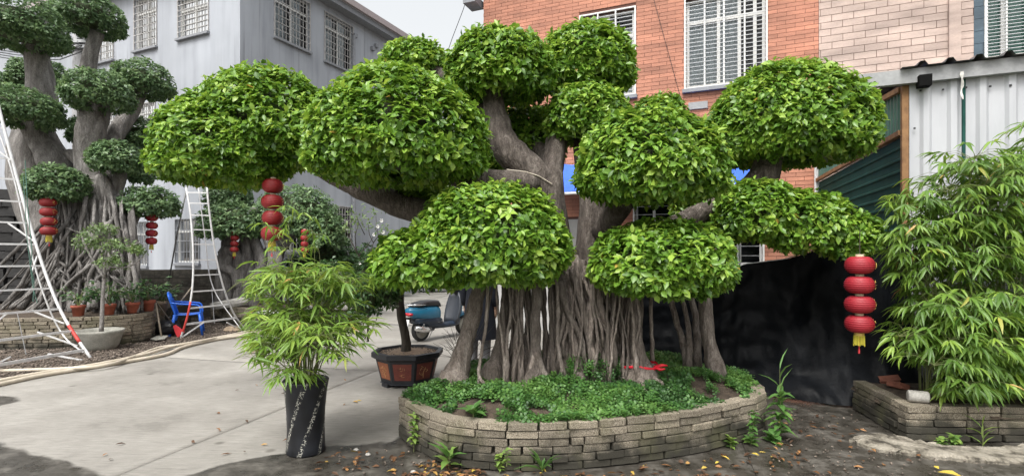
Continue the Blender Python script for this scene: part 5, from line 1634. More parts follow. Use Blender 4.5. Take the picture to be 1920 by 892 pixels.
for i, lb in enumerate(LC):
    ar = lb[1][0] * lb[1][1] + (lb[1][0] + lb[1][1]) * lb[1][2]
    arr = crown_leaves([lb], int(680 * ar) + 90, 6, .088, 130 + i, droop=.34, inner=.13, wr=.55, bottom=-.97)
    crown_core(OB, [lb], .6)
    V, T, tn = leaves_geo(*arr, LEAF_S)
    o = link('crown', tri_mesh('crown', V - np.array(OB.location), T, tn), OB, M['leaf_far']); o['kind'] = 'stuff'

# ================================================================ THIRD TREE, SHRUBS BEHIND
def simple_crowns(tree, lobes, mat, leafsize, seed, dens, tpl=LEAF_S):
    for i, lb in enumerate(lobes):
        ar = lb[1][0] * lb[1][1] + (lb[1][0] + lb[1][1]) * lb[1][2]
        arr = crown_leaves([lb], int(dens * ar) + 40, 6, leafsize, seed + i, droop=.35, inner=.3)
        crown_core(tree, [lb], .70)
        V, T, tn = leaves_geo(*arr, tpl)
        o = link('crown', tri_mesh('crown', V - np.array(wloc(tree)), T, tn), tree, M[mat]); o['kind'] = 'stuff'
TT_ = thing('banyan_tree', 'smaller pruned banyan with fat knobbly grey trunks behind the second ladder', 'tree', (-6.6, 13.2, .4))
tb = MB()
r7 = random.Random(9)
for i, p in enumerate([[(425, 575, 13, 40), (422, 530, 13, 34), (428, 480, 13, 30), (432, 420, 13.2, 22)], [(447, 575, 12.9, 22), (452, 520, 12.9, 20), (462, 470, 13, 18), (450, 420, 13.1, 14)],
                       [(475, 580, 12.9, 34), (482, 530, 12.9, 28), (490, 490, 13, 22), (470, 430, 13.1, 16)], [(505, 580, 12.9, 28), (512, 530, 12.9, 30), (515, 480, 13, 26), (500, 440, 13.1, 18)],
                       [(462, 580, 13.1, 50), (465, 500, 13.2, 44), (470, 440, 13.3, 30), (480, 390, 13.3, 20)], [(415, 480, 12.9, 20), (420, 500, 12.85, 22), (440, 512, 12.85, 20), (446, 540, 12.85, 16)],
                       [(416, 480, 12.9, 20), (430, 468, 12.9, 20), (446, 480, 12.9, 16), (443, 505, 12.88, 14)], [(500, 580, 13.2, 50), (510, 480, 13.3, 40), (560, 420, 13.5, 20)]]):
    pts, rad = strip(p); tb.tube(pts, rad, 12, flute=.04, rough=.25, seed=i * 3.3)
tb.build('trunk', M['bark_grey'], TT_, True, True)
simple_crowns(TT_, [lobe(364, 500, 374, 452, 12.9, .9, .62), lobe(470, 640, 340, 455, 13.6, .8, .6), lobe(555, 650, 385, 470, 13.4, .9, .6), lobe(380, 480, 330, 400, 13.6, .9, .6)], 'leaf_far', .11, 160, 420)
P3 = thing('brick_planter', 'low brick planter under the smaller banyan behind the second ladder', 'planter', (-6.5, 13, 0))
POUT = [((a - CX) / F * y, y) for a, y in ((395, 12.9), (430, 12.3), (480, 12.0), (530, 12.1), (560, 12.6), (566, 13.4))] + [(-5.8, 14.4), (-7.2, 14.2)]
pring, _ = resample(POUT, .15)
area = sum(pring[i][0] * pring[(i + 1) % len(pring)][1] - pring[(i + 1) % len(pring)][0] * pring[i][1] for i in range(len(pring)))
if area < 0: pring = pring[::-1]
brick_wall(P3, pring, True, 0, 7, .0615, .23, .11, 23, skip=lambda p, c: p[1] > 13.0)
ri = inset(pring, .03); rj = inset(pring, .13)
cw = MB(); cw.rings([[(x, y, -.02) for x, y in ri], [(x, y, .40) for x, y in ri], [(x, y, .40) for x, y in rj]], cap=False); cw.build('wall_core', M['mortar'], P3, world=True)
so = sheet('soil', rj, .15, lambda x, y, d: np.where(d > -.1, .39 + .10 * np.clip(d, 0, 1), .2), M['soil'], P3); so.location = -P3.location
# pale flat stone on that planter
st = MB(); c = P(432, 568, 12.45)
st.rings([[(c.x + (.42 + .05 * math.sin(j * 2.3)) * s_ * math.cos(2 * PI * j / 11), c.y + .22 * s_ * math.sin(2 * PI * j / 11), c.z + zz + .05 * math.cos(2 * PI * j / 11)) for j in range(11)] for s_, zz in ((.9, -.09), (1, -.02), (.95, .05), (.6, .09))])
tag(st.build('flat_stone', M['pale_stone'], None), 'pale flat stone lying on the low planter beyond the ladder', 'stone')
# dark shrubs behind
def shrub(label, lobes, stems, mat, leafsize, seed, dens=300, cat='shrub', name='shrub', tpl=LEAF_S, group=None):
    c = lobes[0][0]
    t = thing(name, label, cat, (c[0], c[1], 0), 0, group)
    m = MB()
    for s in stems: pts, rad = strip(s); m.tube(pts, rad, 7, rough=.15, seed=s[0][0])
    m.build('stem', M['bark_dark'], t, True, True)
    simple_crowns(t, lobes, mat, leafsize, seed, dens, tpl)
    return t
shrub('tall dark evergreen shrub right of the smaller banyan', [lobe(570, 672, 430, 545, 14.5, .9, .5), lobe(600, 700, 470, 550, 14.2, .9, .5), lobe(520, 610, 470, 560, 14.6, .9, .5)], [[(620, 585, 14.4, 12), (625, 480, 14.4, 9)]], 'leaf_dark', .11, 180, 350)
shrub('dark evergreen shrub behind the bamboo at the foot of the grey wall', [lobe(585, 655, 480, 585, 12.6, .9, .5), lobe(540, 610, 500, 585, 12.9, .9, .5)], [[(610, 600, 12.6, 10), (615, 540, 12.6, 8)]], 'leaf_dark', .10, 190, 350)
for i, (a, b_, c_, d_, Y, lab) in enumerate(((690, 770, 470, 545, 21, 'pale bushy shrub at the far end of the yard behind the scooter'), (770, 850, 495, 548, 24, 'far dark shrub above the scooter handlebar'), (650, 720, 455, 545, 19, 'far shrub in front of the grey building downpipe'), (850, 960, 480, 552, 25, 'far shrub row end behind the aerial roots'), (960, 1100, 470, 556, 24, 'far dark hedge bush seen between the roots'))):
    shrub(lab, [lobe(a, b_, c_, d_, Y, .8, .55)], [[((a + b_) / 2, d_ + 20, Y, 8), ((a + b_) / 2, (c_ + d_) / 2, Y, 6)]], 'leaf_dark', .16, 220 + i * 3, 130)
fwall = thing('yard_wall', 'low grey wall closing the far end of the yard', 'wall', (-1, 29, 0))
m = MB(); m.box((0, 29.5, .55), (30, .25, 1.1)); m.build('wall_core', M['far_wall'], fwall, world=True)
m = MB(); m.box((0, 29.5, 1.14), (30.2, .34, .08)); m.build('coping', M['greyeave'], fwall, world=True)
# bare flowering shrub
FS = thing('flowering_shrub', 'thin bare shrub with a few white flowers beside the low crown', 'shrub', tuple(G(700, 620)))
m = MB(); lv = []
r5 = random.Random(12)
Yf = 8.2
def br(a, b, w, d):
    pa, pb = P(a[0], a[1], Yf), P(b[0], b[1], Yf + r5.uniform(-.25, .25))
    mid = (pa + pb) / 2 + Vector((r5.uniform(-.04, .04), r5.uniform(-.04, .04), r5.uniform(-.02, .04)))
    m.tube([pa, mid, pb], [w, w * .8, w * .55], 5)
    if d == 0:
        for k in range(5): lv.append(pb + Vector((r5.uniform(-.1, .1), r5.uniform(-.1, .1), r5.uniform(-.08, .1))))
    return
for a, b, w, d in (((690, 640), (686, 505), .018, 1), ((686, 505), (655, 445), .012, 1), ((686, 505), (700, 455), .012, 1), ((655, 445), (642, 425), .008, 0), ((668, 468), (672, 420), .008, 0), ((700, 455), (722, 432), .008, 0), ((700, 455), (690, 418), .007, 0),
                   ((672, 480), (708, 430), .007, 0), ((690, 470), (728, 455), .006, 0), ((655, 445), (652, 412), .006, 0), ((684, 440), (668, 400), .007, 0), ((710, 445), (705, 405), .006, 0)):
    br(a, b, w, d)
m.build('branches', M['bark_dark'], FS, True, True)
n = len(lv); rr_ = np.random.default_rng(3)
lv = np.repeat(np.array([tuple(v) for v in lv]), 4, 0) + rr_.normal(0, .04, (n * 4, 3)); n = len(lv)
V, T, tn = leaves_geo(lv, nrm(rr_.normal(size=(n, 3)) + np.array([0, 0, .3])), np.tile([0, -.4, 1.0], (n, 1)) + rr_.normal(0, .3, (n, 3)), rr_.uniform(.05, .09, n), rr_.uniform(.025, .04, n), rr_.uniform(.1, .9, n), LEAF_S)
o = link('foliage', tri_mesh('foliage', V - np.array(FS.location), T, tn), FS, M['leaf_pale']); o['kind'] = 'stuff'
for px, py in ((716, 414), (702, 440), (676, 493), (719, 436), (709, 425)):
    m = MB(); c = P(px, py, Yf - .1)
    for k in range(6):
        a = 2 * PI * k / 6
        m.add([c, c + Vector((.020 * math.cos(a - .45), -.02, .020 * math.sin(a - .45))), c + Vector((.034 * math.cos(a), -.012, .034 * math.sin(a))), c + Vector((.020 * math.cos(a + .45), -.02, .020 * math.sin(a + .45)))], [(0, 1, 2, 3)])
    m.build('flower', M['petal'], FS, world=True)
# dark stacked stone wall behind tall ladder
DW = thing('stone_wall', 'dark stacked stone wall behind the tall ladder', 'wall', (-11, 12, 0))
r3 = random.Random(2)
m = MB(); pa, pb = np.array((-13.2, 11.4)), np.array((-8.9, 11.7))
m.box(((pa + pb)[0] / 2, 11.75, 1.5), (4.4, .3, 2.9), .07); m.build('wall_core', M['slate'], DW, world=True)
sb = MB(); sb.box((0, 0, 0), (1, 1, 1), taper=.93); o = sb.build('stone', M['slate']); sme = o.data; bpy.data.objects.remove(o)
z = 0
while z < 2.9:
    h = r3.uniform(.14, .24); x = -13.2 - r3.uniform(0, .3)
    while x < -8.95:
        w = r3.uniform(.25, .7)
        o = bpy.data.objects.new('stone', sme); COL.objects.link(o); o.parent = DW
        o.location = Vector((x + w / 2, 11.55 + (x + 11) * .07 + r3.uniform(-.05, .03), z + h / 2)) - DW.location; o.scale = (w - .015, .22, h - .012); o.rotation_euler = (r3.uniform(-.05, .05), r3.uniform(-.04, .04), .07 + r3.uniform(-.05, .05))
        x += w
    z += h

# ================================================================ UTILITY POLE
UP = thing('utility_pole', 'grey concrete utility pole with cable bracket behind the old banyan', 'pole', ((155 - CX) / F * 12.9, 12.9, 0))
m = MB(); m.lathe([(.22, 0), (.19, 9.0)], 14, tuple(UP.location), cap=True); m.build('post', M['conc_pole'], UP, True, True)
for y in (78, 88):
    m = MB(); c = P(152, y, 12.7); m.box(c, (.7, .08, .07)); m.build('crossarm', M['steel'], UP, world=True)
    for dx in (-.28, -.05, .25):
        m = MB(); m.lathe([(.025, 0), (.05, .03), (.035, .06), (.05, .09), (.02, .13)], 8, (c.x + dx, c.y, c.z + .03), cap=True); m.build('insulator', M['greyeave'], UP, world=True)
m = MB()
for k in range(4):
    c = P(150 + k * 3, 80 + k * 5, 12.65); m.tube([c, c + Vector((-.5, -.1, -.25)), c + Vector((-1.6, .1, -.2)), c + Vector((-4.5, .3, .3))], .012, 4)
m.build('cable', M['black'], UP, world=True)

# ================================================================ TRIPOD LADDERS
def ladder(label, right, left, rungs, mid=None, pole=None, r0=.022, brace=(), red=None, thin=()):
    t = thing('tripod_ladder', label, 'ladder', tuple(right[-1]), 0, 'aluminium tripod ladders')
    def sm(a): return [Vector(q) for q in catmull([tuple(p) for p in a], 6)]
    R_, L_ = sm(right), sm(left)
    m = MB(); m.tube(R_, r0, 8); m.build('rail', M['metal_white'], t, True, True)
    m = MB(); m.tube(L_, r0, 8); m.build('rail', M['metal_white'], t, True, True)
    def atz(path, z):
        for i in range(len(path) - 1):
            a, b = path[i], path[i + 1]
            if (a.z - z) * (b.z - z) <= 0: return a.lerp(b, (a.z - z) / (a.z - b.z + 1e-9))
        return path[0] if abs(path[0].z - z) < abs(path[-1].z - z) else path[-1]
    for z, thick in rungs:
        m = MB(); m.bar(atz(L_, z), atz(R_, z), .022, thick * .85); m.build('rung', M['metal_white'], t, world=True)
    if mid:
        m = MB(); m.tube(sm(mid), r0 * .6, 6); m.build('inner_rail', M['metal_white'], t, True, True)
    if pole:
        m = MB(); m.tube(pole, r0 * .9, 8); m.build('rear_pole', M['steel'], t, True, True)
    for a, b in brace:
        m = MB(); m.bar(a, b, .016, .022); m.build('brace', M['metal_white'], t, world=True)
    for a, b in thin:
        m = MB(); m.tube([a, b], .006, 5); m.build('tie_cable', M['steel'], t, world=True)
    if red:
        path = R_ if red[0] == 'R' else L_
        seg = [p for p in path if red[1] < p.z < red[2]]
        m = MB(); m.tube([atz(path, red[2])] + seg + [atz(path, red[1])], r0 * 1.12, 8); m.build('red_sleeve', M['red_paint'], t, True, True)
    return t
Y2 = 10.9
gl, gr = G(338, 636), G(459, 617)
right = [P(388, 352, 10.55), P(393, 400, 10.6), P(403, 470, 10.75), P(418, 535, 10.95), P(437, 585, 11.3), gr]
left = [P(349, 352, 10.5), P(357, 400, 10.45), P(362, 470, 10.4), P(361, 535, 10.35), P(352, 590, 10.28), gl]
rz_ = [(CH - (y - HY) / F * 10.6, t) for y, t in ((362, .025), (382, .025), (404, .025), (431, .025), (458, .025), (487, .025), (515, .025), (545, .03), (575, .035), (604, .045))]
ladder('white aluminium tripod ladder standing behind the blue chair', right, left, rz_, r0=.018, mid=[P(372, 352, 10.9), P(385, 450, 11.1), P(400, 540, 11.4), G(455, 622)], pole=[P(352, 345, 10.6), P(330, 450, 11.6), G(306, 588)],
       brace=((G(338, 634, .03), P(382, 604, 10.5)), (P(425, 604, 11.0), G(452, 618, .03))), red=('L', .15, .72), thin=((P(397, 540, 10.8), P(402, 606, 10.8)),))
gr1 = G(172, 674); gl1 = G(-120, 712)
right = [P(-8, 178, 8.5), P(10, 250, 8.5), P(35, 345, 8.5), P(62, 440, 8.45), P(90, 525, 8.4), P(122, 598, 8.35), gr1]
left = [P(-90, 170, 8.2), P(-105, 345, 7.9), P(-118, 525, 7.3), G(-150, 720)]
left = [P(-60, 178, 8.3), P(-85, 345, 8.0), P(-120, 525, 7.4), G(-190, 745)]
rz_ = [(CH - (y - HY) / F * 8.45, t) for y, t in ((214, .03), (240, .03), (297, .03), (336, .03), (378, .03), (418, .03), (458, .035), (498, .03), (540, .03), (578, .035), (618, .04), (652, .05))]
ladder('tall white aluminium tripod ladder at the left edge by the old banyan', right, left, rz_, mid=[P(-8, 230, 8.9), P(25, 330, 8.9), P(55, 460, 8.9), P(85, 560, 8.9), P(120, 630, 8.95), G(168, 668)],
       r0=.022, brace=((P(20, 300, 8.45), P(-40, 255, 8.3)), (P(15, 418, 8.45), P(68, 455, 8.45)), (P(60, 582, 8.3), P(120, 606, 8.35)), (P(70, 622, 8.3), P(145, 648, 8.4)), (P(14, 586, 8), P(-50, 640, 7.8)), (P(20, 668, 8), P(-40, 700, 7.8)), (P(90, 663, 8.3), G(160, 676, .02)), (P(60, 510, 8.4), P(70, 480, 8.5))),
       red=('R', .26, .52), thin=((P(32, 584, 8.2), P(49, 664, 8.2)),))
# green string hanging from the tall ladder
m = MB(); m.tube([P(47, 300, 8.3), P(52, 390, 8.3), P(60, 470, 8.3), P(58, 500, 8.3), P(64, 530, 8.3), P(62, 565, 8.3)], .006, 4); m.tube([P(44, 330, 8.32), P(50, 440, 8.3), P(62, 540, 8.28), P(70, 568, 8.3)], .005, 4)
tag(m.build('green_string', M['green_sheet']), 'loose green string hanging down the rungs of the tall ladder', 'string')
# green net bag on a rung
# ================================================================ HOSES
hz = 0.05
def hose(label, pts, rad, name='hose'):
    sm = catmull([tuple(G(a, b, z)) for a, b, z in pts], 8)
    m = MB(); m.tube([Vector(p) for p in sm], rad, 8)
    return tag(m.build(name, M['hose'], None, True), label, 'hose', 'beige hoses along the edge of the yard')
hose('beige hose lying along the yard edge, outermost on the concrete', [(-120, 748, .03), (0, 720, .03), (80, 703, .03), (160, 690, .03), (240, 677, .03), (310, 664, .03), (345, 650, .03), (400, 637, .03), (470, 627, .03), (520, 620, .03)], .030)
hose('beige hose second from the concrete with a bend near the middle', [(-120, 735, .06), (0, 713, .05), (90, 697, .05), (180, 683, .05), (260, 667, .05), (320, 650, .05), (365, 641, .05), (430, 630, .05), (500, 620, .05)], .027)
hose('beige hose looping over the gravel farthest from the concrete', [(-120, 700, .06), (0, 695, .06), (60, 693, .06), (130, 690, .06), (200, 684, .06), (262, 664, .06), (300, 651, .06), (345, 645, .06), (410, 632, .06), (480, 618, .06)], .024)

# ================================================================ POTS ON LEFT PLANTER
def pot_plant(px, py_base, Y, wpx, hpx, label_pot, label_plant, mat='terracotta', pw=70, ph=40, seed=1, zb=None):
    k = Y / F
    b = P(px, py_base, Y)
    if zb is not None: b.z = zb
    w, h = wpx * k, hpx * k
    t = thing('flower_pot', label_pot, 'pot', tuple(b), 0, 'small pots on the mossy planter' if zb is not None else None)
    m = MB(); m.lathe([(w * .34, 0), (w * .44, h * .75), (w * .5, h * .76), (w * .5, h), (w * .45, h), (w * .42, h * .85)], 16, cap=True); m.build('pot_body', M[mat], t, True)
    m = MB(); m.lathe([(w * .43, h * .86), (.001, h * .9)], 12); m.build('soil', M['soil'], t)
    pl = thing('potted_plant', label_plant, 'plant', (b.x, b.y, b.z + h * .88), 0, 'leafy plants in the small pots')
    r = np.random.default_rng(seed); m = MB()
    pts = []
    for j in range(9):
        a = r.uniform(0, 6.28); rr_ = r.uniform(.2, 1) * pw * k * .5; e = (rr_ * math.cos(a), rr_ * math.sin(a), ph * k * r.uniform(.5, 1.1))
        m.tube([(0, 0, 0), (e[0] * .4, e[1] * .4, e[2] * .7), e], .005, 4)
        for q in range(16):
            f_ = r.uniform(.35, 1.05); pts.append(np.array(e) * f_ + r.normal(0, .035, 3))
    m.build('stem', M['culm'], pl)
    pts = np.array(pts); n = len(pts)
    V, T, tn = leaves_geo(pts, nrm(pts * [1, 1, .2] + r.normal(0, .07, (n, 3))) + np.array([0, 0, -.2]), np.tile([0, -.3, 1.], (n, 1)) + r.normal(0, .4, (n, 3)), r.uniform(.07, .13, n), r.uniform(.03, .05, n), r.uniform(0, .9, n), LEAF_S)
    o = link('foliage', tri_mesh('foliage', V, T, tn), pl, M['leaf_dark']); o['kind'] = 'stuff'
for i, (px, py, Y, lab) in enumerate(((147, 597, 9.25, 'leftmost'), (204, 592, 9.45, 'second from the left'), (249, 588, 9.75, 'third from the left'), (278, 583, 10.1, 'fourth from the left, at the planter corner'))):
    pot_plant(px, py, Y, 24, 20, 'small red plastic pot on the mossy planter, ' + lab, 'bushy green plant in the red pot ' + lab, pw=68, ph=38, seed=i + 3, zb=ZL + .005)
pot_plant(303, 590, 10.7, 20, 26, 'beige clay pot at the end of the mossy planter', 'leafy plant in the beige clay pot', mat='beige_pot', pw=70, ph=36, seed=9, zb=None)
# plants growing at planter rim
# grey basin with small tree
bc = G(187, 660); bc.y = 9.0 * 1.0; bc = Vector(((187 - CX) / F * 8.95, 8.95, .02))
BS = thing('basin', 'round grey cement basin on the gravel by the mossy planter', 'basin', tuple(bc))
m = MB(); m.lathe([(.22, 0), (.27, .10), (.31, .24), (.345, .31), (.35, .345), (.325, .35), (.30, .30), (.28, .27)], 32, cap=True); m.build('bowl', M['basin'], BS, True)
m = MB(); m.lathe([(.30, .285), (.001, .30)], 20); m.build('soil', M['soil'], BS)
ST = thing('sapling', 'small pale leafed tree with a thin trunk growing in the grey basin', 'tree', (bc.x, bc.y, .32))
m = MB(); 
for p, w in ((([(190, 622), (192, 570), (195, 520), (198, 480)]), 8), (([(195, 520), (170, 480), (155, 450)]), 5), (([(197, 490), (230, 470), (262, 455)]), 5), (([(198, 480), (205, 440), (200, 425)]), 5), (([(196, 500), (240, 500), (270, 480)]), 3)):
    pts, rad = strip([(a, b, 8.95 + .02 * j, w * (1 - .15 * j)) for j, (a, b) in enumerate(p)]); m.tube(pts, rad, 7, rough=.1)
m.build('trunk', M['bark_grey'], ST, True, True)
lbs = [lobe(128, 215, 425, 478, 8.95, .8, .5), lobe(185, 268, 440, 482, 8.9, .8, .5), lobe(150, 230, 412, 445, 9.0, .8, .5), lobe(240, 282, 455, 482, 8.9, .9, .5), lobe(170, 250, 470, 510, 8.85, .9, .5)]
for i, lb in enumerate(lbs):
    ar = lb[1][0] * lb[1][1] + (lb[1][0] + lb[1][1]) * lb[1][2]
    arr = crown_leaves([lb], int(330 * ar) + 14, 6, .075, 260 + i, droop=.3, inner=.7, wr=.35)
    V, T, tn = leaves_geo(*arr, LEAF_S)
    o = link('crown', tri_mesh('crown', V - np.array(ST.location), T, tn), ST, M['leaf_pale']); o['kind'] = 'stuff'

# ================================================================ BLUE CHAIRS
def chair(label, loc, rz):
    t = thing('plastic_chair', label, 'chair', loc, rz, 'blue plastic armchairs')
    def panel(rows, th, nv):
        """rows: list of rows of points -> slab with thickness along nv"""
        mb = MB(); a = [p for r in rows for p in r]; n = len(rows[0]); k = len(a)
        b = [Vector(p) - Vector(nv) * th for p in a]
        fs = []
        for i in range(len(rows) - 1):
            for j in range(n - 1):
                q = (i * n + j, i * n + j + 1, (i + 1) * n + j + 1, (i + 1) * n + j)
                fs += [q, tuple(k + x for x in reversed(q))]
        bd = [(0 * n + j, 0 * n + j + 1) for j in range(n - 1)] + [((len(rows) - 1) * n + j + 1, (len(rows) - 1) * n + j) for j in range(n - 1)] + [((i + 1) * n, i * n) for i in range(len(rows) - 1)] + [(i * n + n - 1, (i + 1) * n + n - 1) for i in range(len(rows) - 1)]
        fs += [(x, k + x, k + y, y) for x, y in bd]
        mb.add(a + b, fs); return mb
    seat = [[(x, y, .42 + .02 * abs(y / .22) - .018 * math.sin(PI * (x + .22) / .44)) for y in np.linspace(-.22, .22, 7)] for x in np.linspace(-.20, .24, 7)]
    panel(seat, .014, (0, 0, 1)).build('seat', M['blue_plastic'], t, True)
    # backrest rim and slats
    m = MB(); rim = [(-.19, -.23, .42), (-.25, -.23, .62), (-.31, -.20, .80), (-.33, 0, .86), (-.31, .20, .80), (-.25, .23, .62), (-.19, .23, .42)]
    m.tube([Vector(p) for p in catmull(rim, 5)], .019, 8); m.build('backrest', M['blue_plastic'], t, True)
    for y in (-.15, -.09, -.03, .03, .09, .15):
        m = MB(); m.tube([(-.20, y, .43), (-.265, y, .65), (-.318 + abs(y) * .12, y, .845 - abs(y) * .18)], [.016, .017, .016], 6); m.build('slat', M['blue_plastic'], t, True)
    for s in (-1, 1):
        m = MB(); m.tube([Vector(p) for p in catmull([(-.27, s * .235, .66), (-.10, s * .27, .64), (.12, s * .275, .62), (.22, s * .265, .58), (.25, s * .25, .42)], 5)], [.018] * 21, 8); m.build('armrest', M['blue_plastic'], t, True)
        for x0, x1 in ((.22, .27), (-.20, -.29)):
            m = MB(); m.tube([(x0, s * .225, .43), ((x0 + x1) / 2, s * .245, .2), (x1, s * .26, 0)], [.030, .026, .020], 8); m.build('leg', M['blue_plastic'], t, True)
    return t
cg = G(356, 634)
chair('blue plastic armchair on the gravel in front of the second ladder', ((352 - CX) / F * 10.75, 10.75, .02), math.radians(27))
chair('blue plastic armchair standing behind the scooter', ((880 - CX) / F * 13.6, 13.6, 0), math.radians(215))

# ================================================================ SHOVEL, BROOM, STICK, BAG
SV = thing('shovel', 'shovel with a pale wooden handle leaning on the planter corner', 'shovel', tuple(G(303, 640)))
m = MB(); m.tube([P(292, 568, 10.25), G(303, 632, .08)], .016, 8); m.build('handle', M['wood'], SV, True, True)
m = MB(); a = G(303, 634, .06)
m.add([a + Vector(v) for v in ((-.10, .04, .05), (.10, .04, .05), (.13, -.12, .012), (0, -.17, .0), (-.13, -.12, .012), (-.10, .045, .035), (.10, .045, .035), (.13, -.115, -.002), (0, -.165, -.014), (-.13, -.115, -.002))], [(0, 4, 3, 2, 1), (5, 6, 7, 8, 9), (0, 1, 6, 5), (1, 2, 7, 6), (2, 3, 8, 7), (3, 4, 9, 8), (4, 0, 5, 9)])
m.build('blade', M['basin'], SV, world=True)
BM_ = thing('broom', 'broom with a red plastic head leaning by the blue chair', 'broom', tuple(G(337, 625)))
m = MB(); m.tube([P(290, 562, 10.4), P(328, 612, 10.35)], .011, 7); m.build('handle', M['bark_dark'], BM_, True, True)
m = MB(); a, b = P(327, 610, 10.35), P(340, 628, 10.3); d = (b - a); n_ = Vector((0, -1, 0)); s_ = d.normalized().cross(n_)
m.rings([[a + s_ * w * x + n_ * .02 * y for x, y in ((-1, -1), (1, -1), (1, 1), (-1, 1))] for a, w in ((a, .02), (a.lerp(b, .35), .05), (b, .085))]); m.build('head', M['broom_red'], BM_, world=True)
SK = thing('wooden_stick', 'bare wooden stick leaning behind the blue chair', 'stick', tuple(G(318, 615)))
m = MB(); m.tube([P(361, 536, 11.0), P(318, 592, 10.9)], .015, 7); m.build('shaft', M['wood'], SK, True, True)
BG = thing('rubbish_bag', 'black plastic rubbish bag slumped against the mossy planter', 'bag', ((312 - CX) / F * 10.5, 10.5, .02))
m = MB(); r2 = random.Random(6); rg = []
for i in range(9):
    th = PI * (.05 + .9 * i / 8); rr_ = math.sin(th) ** .7
    rg.append([((.26 + .05 * mnoise.noise(Vector((i * .8, j * .7, 1)))) * rr_ * math.cos(2 * PI * j / 16), (.22 + .05 * mnoise.noise(Vector((i * .9, j * .8, 5)))) * rr_ * math.sin(2 * PI * j / 16), .17 - .16 * math.cos(th) + .015 * mnoise.noise(Vector((i, j, 2)))) for j in range(16)])
m.rings(rg); m.build('sack', M['bag'], BG)
m = MB(); m.tube([(.02, 0, .31), (.04, .01, .36), (.09, .02, .39)], [.03, .045, .02], 7, rough=.2); m.build('tied_neck', M['bag'], BG)
wb_ = thing('wash_basin', 'white plastic basin behind the potted bamboo', 'basin', ((505 - CX) / F * 11.6, 11.6, .25))
m = MB(); m.lathe([(.20, 0), (.26, .12), (.28, .13), (.27, .15), (.20, .03)], 20, cap=True); m.build('bowl', M['white_paint'], wb_, True)
rk = thing('rock', 'beige rock on the gravel by the foot of the second ladder', 'rock', tuple(G(435, 622)))
m = MB(); m.lathe([(.14, -.02), (.18, .04), (.12, .11), (.03, .13)], 9, cap=True, sy=.7); m.build('stone_body', M['beige_pot'], rk)

# ================================================================ BAMBOO
def bamboo(tree, bases, top_fn, L, mat, seed, nobj, key, fan=(4, 7), twig=(.12, .32), clip=None, wr=.135, s0=.3, dens=1.0, drp=.42):
    r = np.random.default_rng(seed)
    culms = MB()
    P_, A_, N_, Ln, T_ = [], [], [], [], []
    for b in bases:
        pts, rad0 = top_fn(b, r)
        sm = [Vector(p) for p in catmull([tuple(p) for p in pts], 6)]
        n = len(sm)
        m = MB(); m.tube(sm, [rad0 * (1 - .75 * i / (n - 1)) for i in range(n)], 6)
        # nodes
        for i in range(3, n, 4): m.tube([sm[i] - Vector((0, 0, .006)), sm[i], sm[i] + Vector((0, 0, .006))], [rad0 * .9, rad0 * 1.25 * (1 - .7 * i / n), rad0 * .9], 6) if rad0 > .006 else None
        m.build('culm', M['culm'], tree, True, True)
        tw = MB()
        for i in range(int(n * s0), n):
            for q in range(int(r.integers(1, 3) * dens + r.uniform(0, 1)) if i < n - 1 else 3):
                a = r.uniform(0, 2 * PI)
                ln = r.uniform(*twig)
                d = np.array((math.cos(a), math.sin(a), r.uniform(.1, .9))); d /= np.linalg.norm(d)
                st = np.array(sm[i]); en = st + d * ln + np.array((0, 0, -.25 * ln))
                if clip and not clip(en): continue
                culms.tube([st, st + d * ln * .55, en], [.0028, .002, .0014], 4)
                k = int(r.integers(*fan))
                hd = en - st - d * ln * .55; hd /= np.linalg.norm(hd)
                side = np.cross(hd, (0, 0, 1.0)); side /= (np.linalg.norm(side) + 1e-9)
                base_t = r.normal(.48, .16)
                for j in range(k):
                    f_ = (j / max(1, k - 1) - .5) * 2 if k > 1 else 0
                    sp_ = f_ * r.uniform(.8, 1.25)
                    ax = hd * math.cos(sp_) + side * math.sin(sp_) + np.array((0, 0, -drp + r.normal(0, .22)))
                    P_.append(en - hd * abs(f_) * .025 + r.normal(0, .004, 3)); A_.append(ax); N_.append(np.array((0, 0, 1.0)) + r.normal(0, .35, 3) + hd * .3)
                    Ln.append(L * r.uniform(.6, 1.2) * (1 - .2 * abs(f_))); T_.append(np.clip(base_t + r.normal(0, .09), .02, .93) if r.uniform() > .006 else 1.0)
    culms.build('twig', M['culm'], tree, False, True, kind='stuff')
    P_, A_, N_, Ln, T_ = map(np.array, (P_, A_, N_, Ln, T_))
    # nearest leaves singly
    cell = {}
    dist = np.linalg.norm(P_ + nrm(A_) * Ln[:, None] * .5 - camp, axis=1)
    sx = (P_[:, 0] / P_[:, 1] * F / 13).astype(int); sy = ((P_[:, 2] - CH) / P_[:, 1] * F / 13).astype(int)
    for j in np.argsort(dist): cell.setdefault((sx[j], sy[j]), j)
    sel = np.array(sorted(cell.values(), key=lambda j: dist[j] / Ln[j])[:nobj])
    W_ = Ln * wr
    leaf_objects(tree, P_[sel], A_[sel], N_[sel], Ln[sel], W_[sel], T_[sel], M[mat], BLADE, key)
    msk = np.ones(len(P_), bool); msk[sel] = False
    V, T, tn = leaves_geo(P_[msk], A_[msk], N_[msk], Ln[msk], W_[msk], T_[msk], BLADE)
    o = link('foliage', tri_mesh('foliage', V - np.array(wloc(tree)), T, tn), tree, M[mat]); o['kind'] = 'stuff'

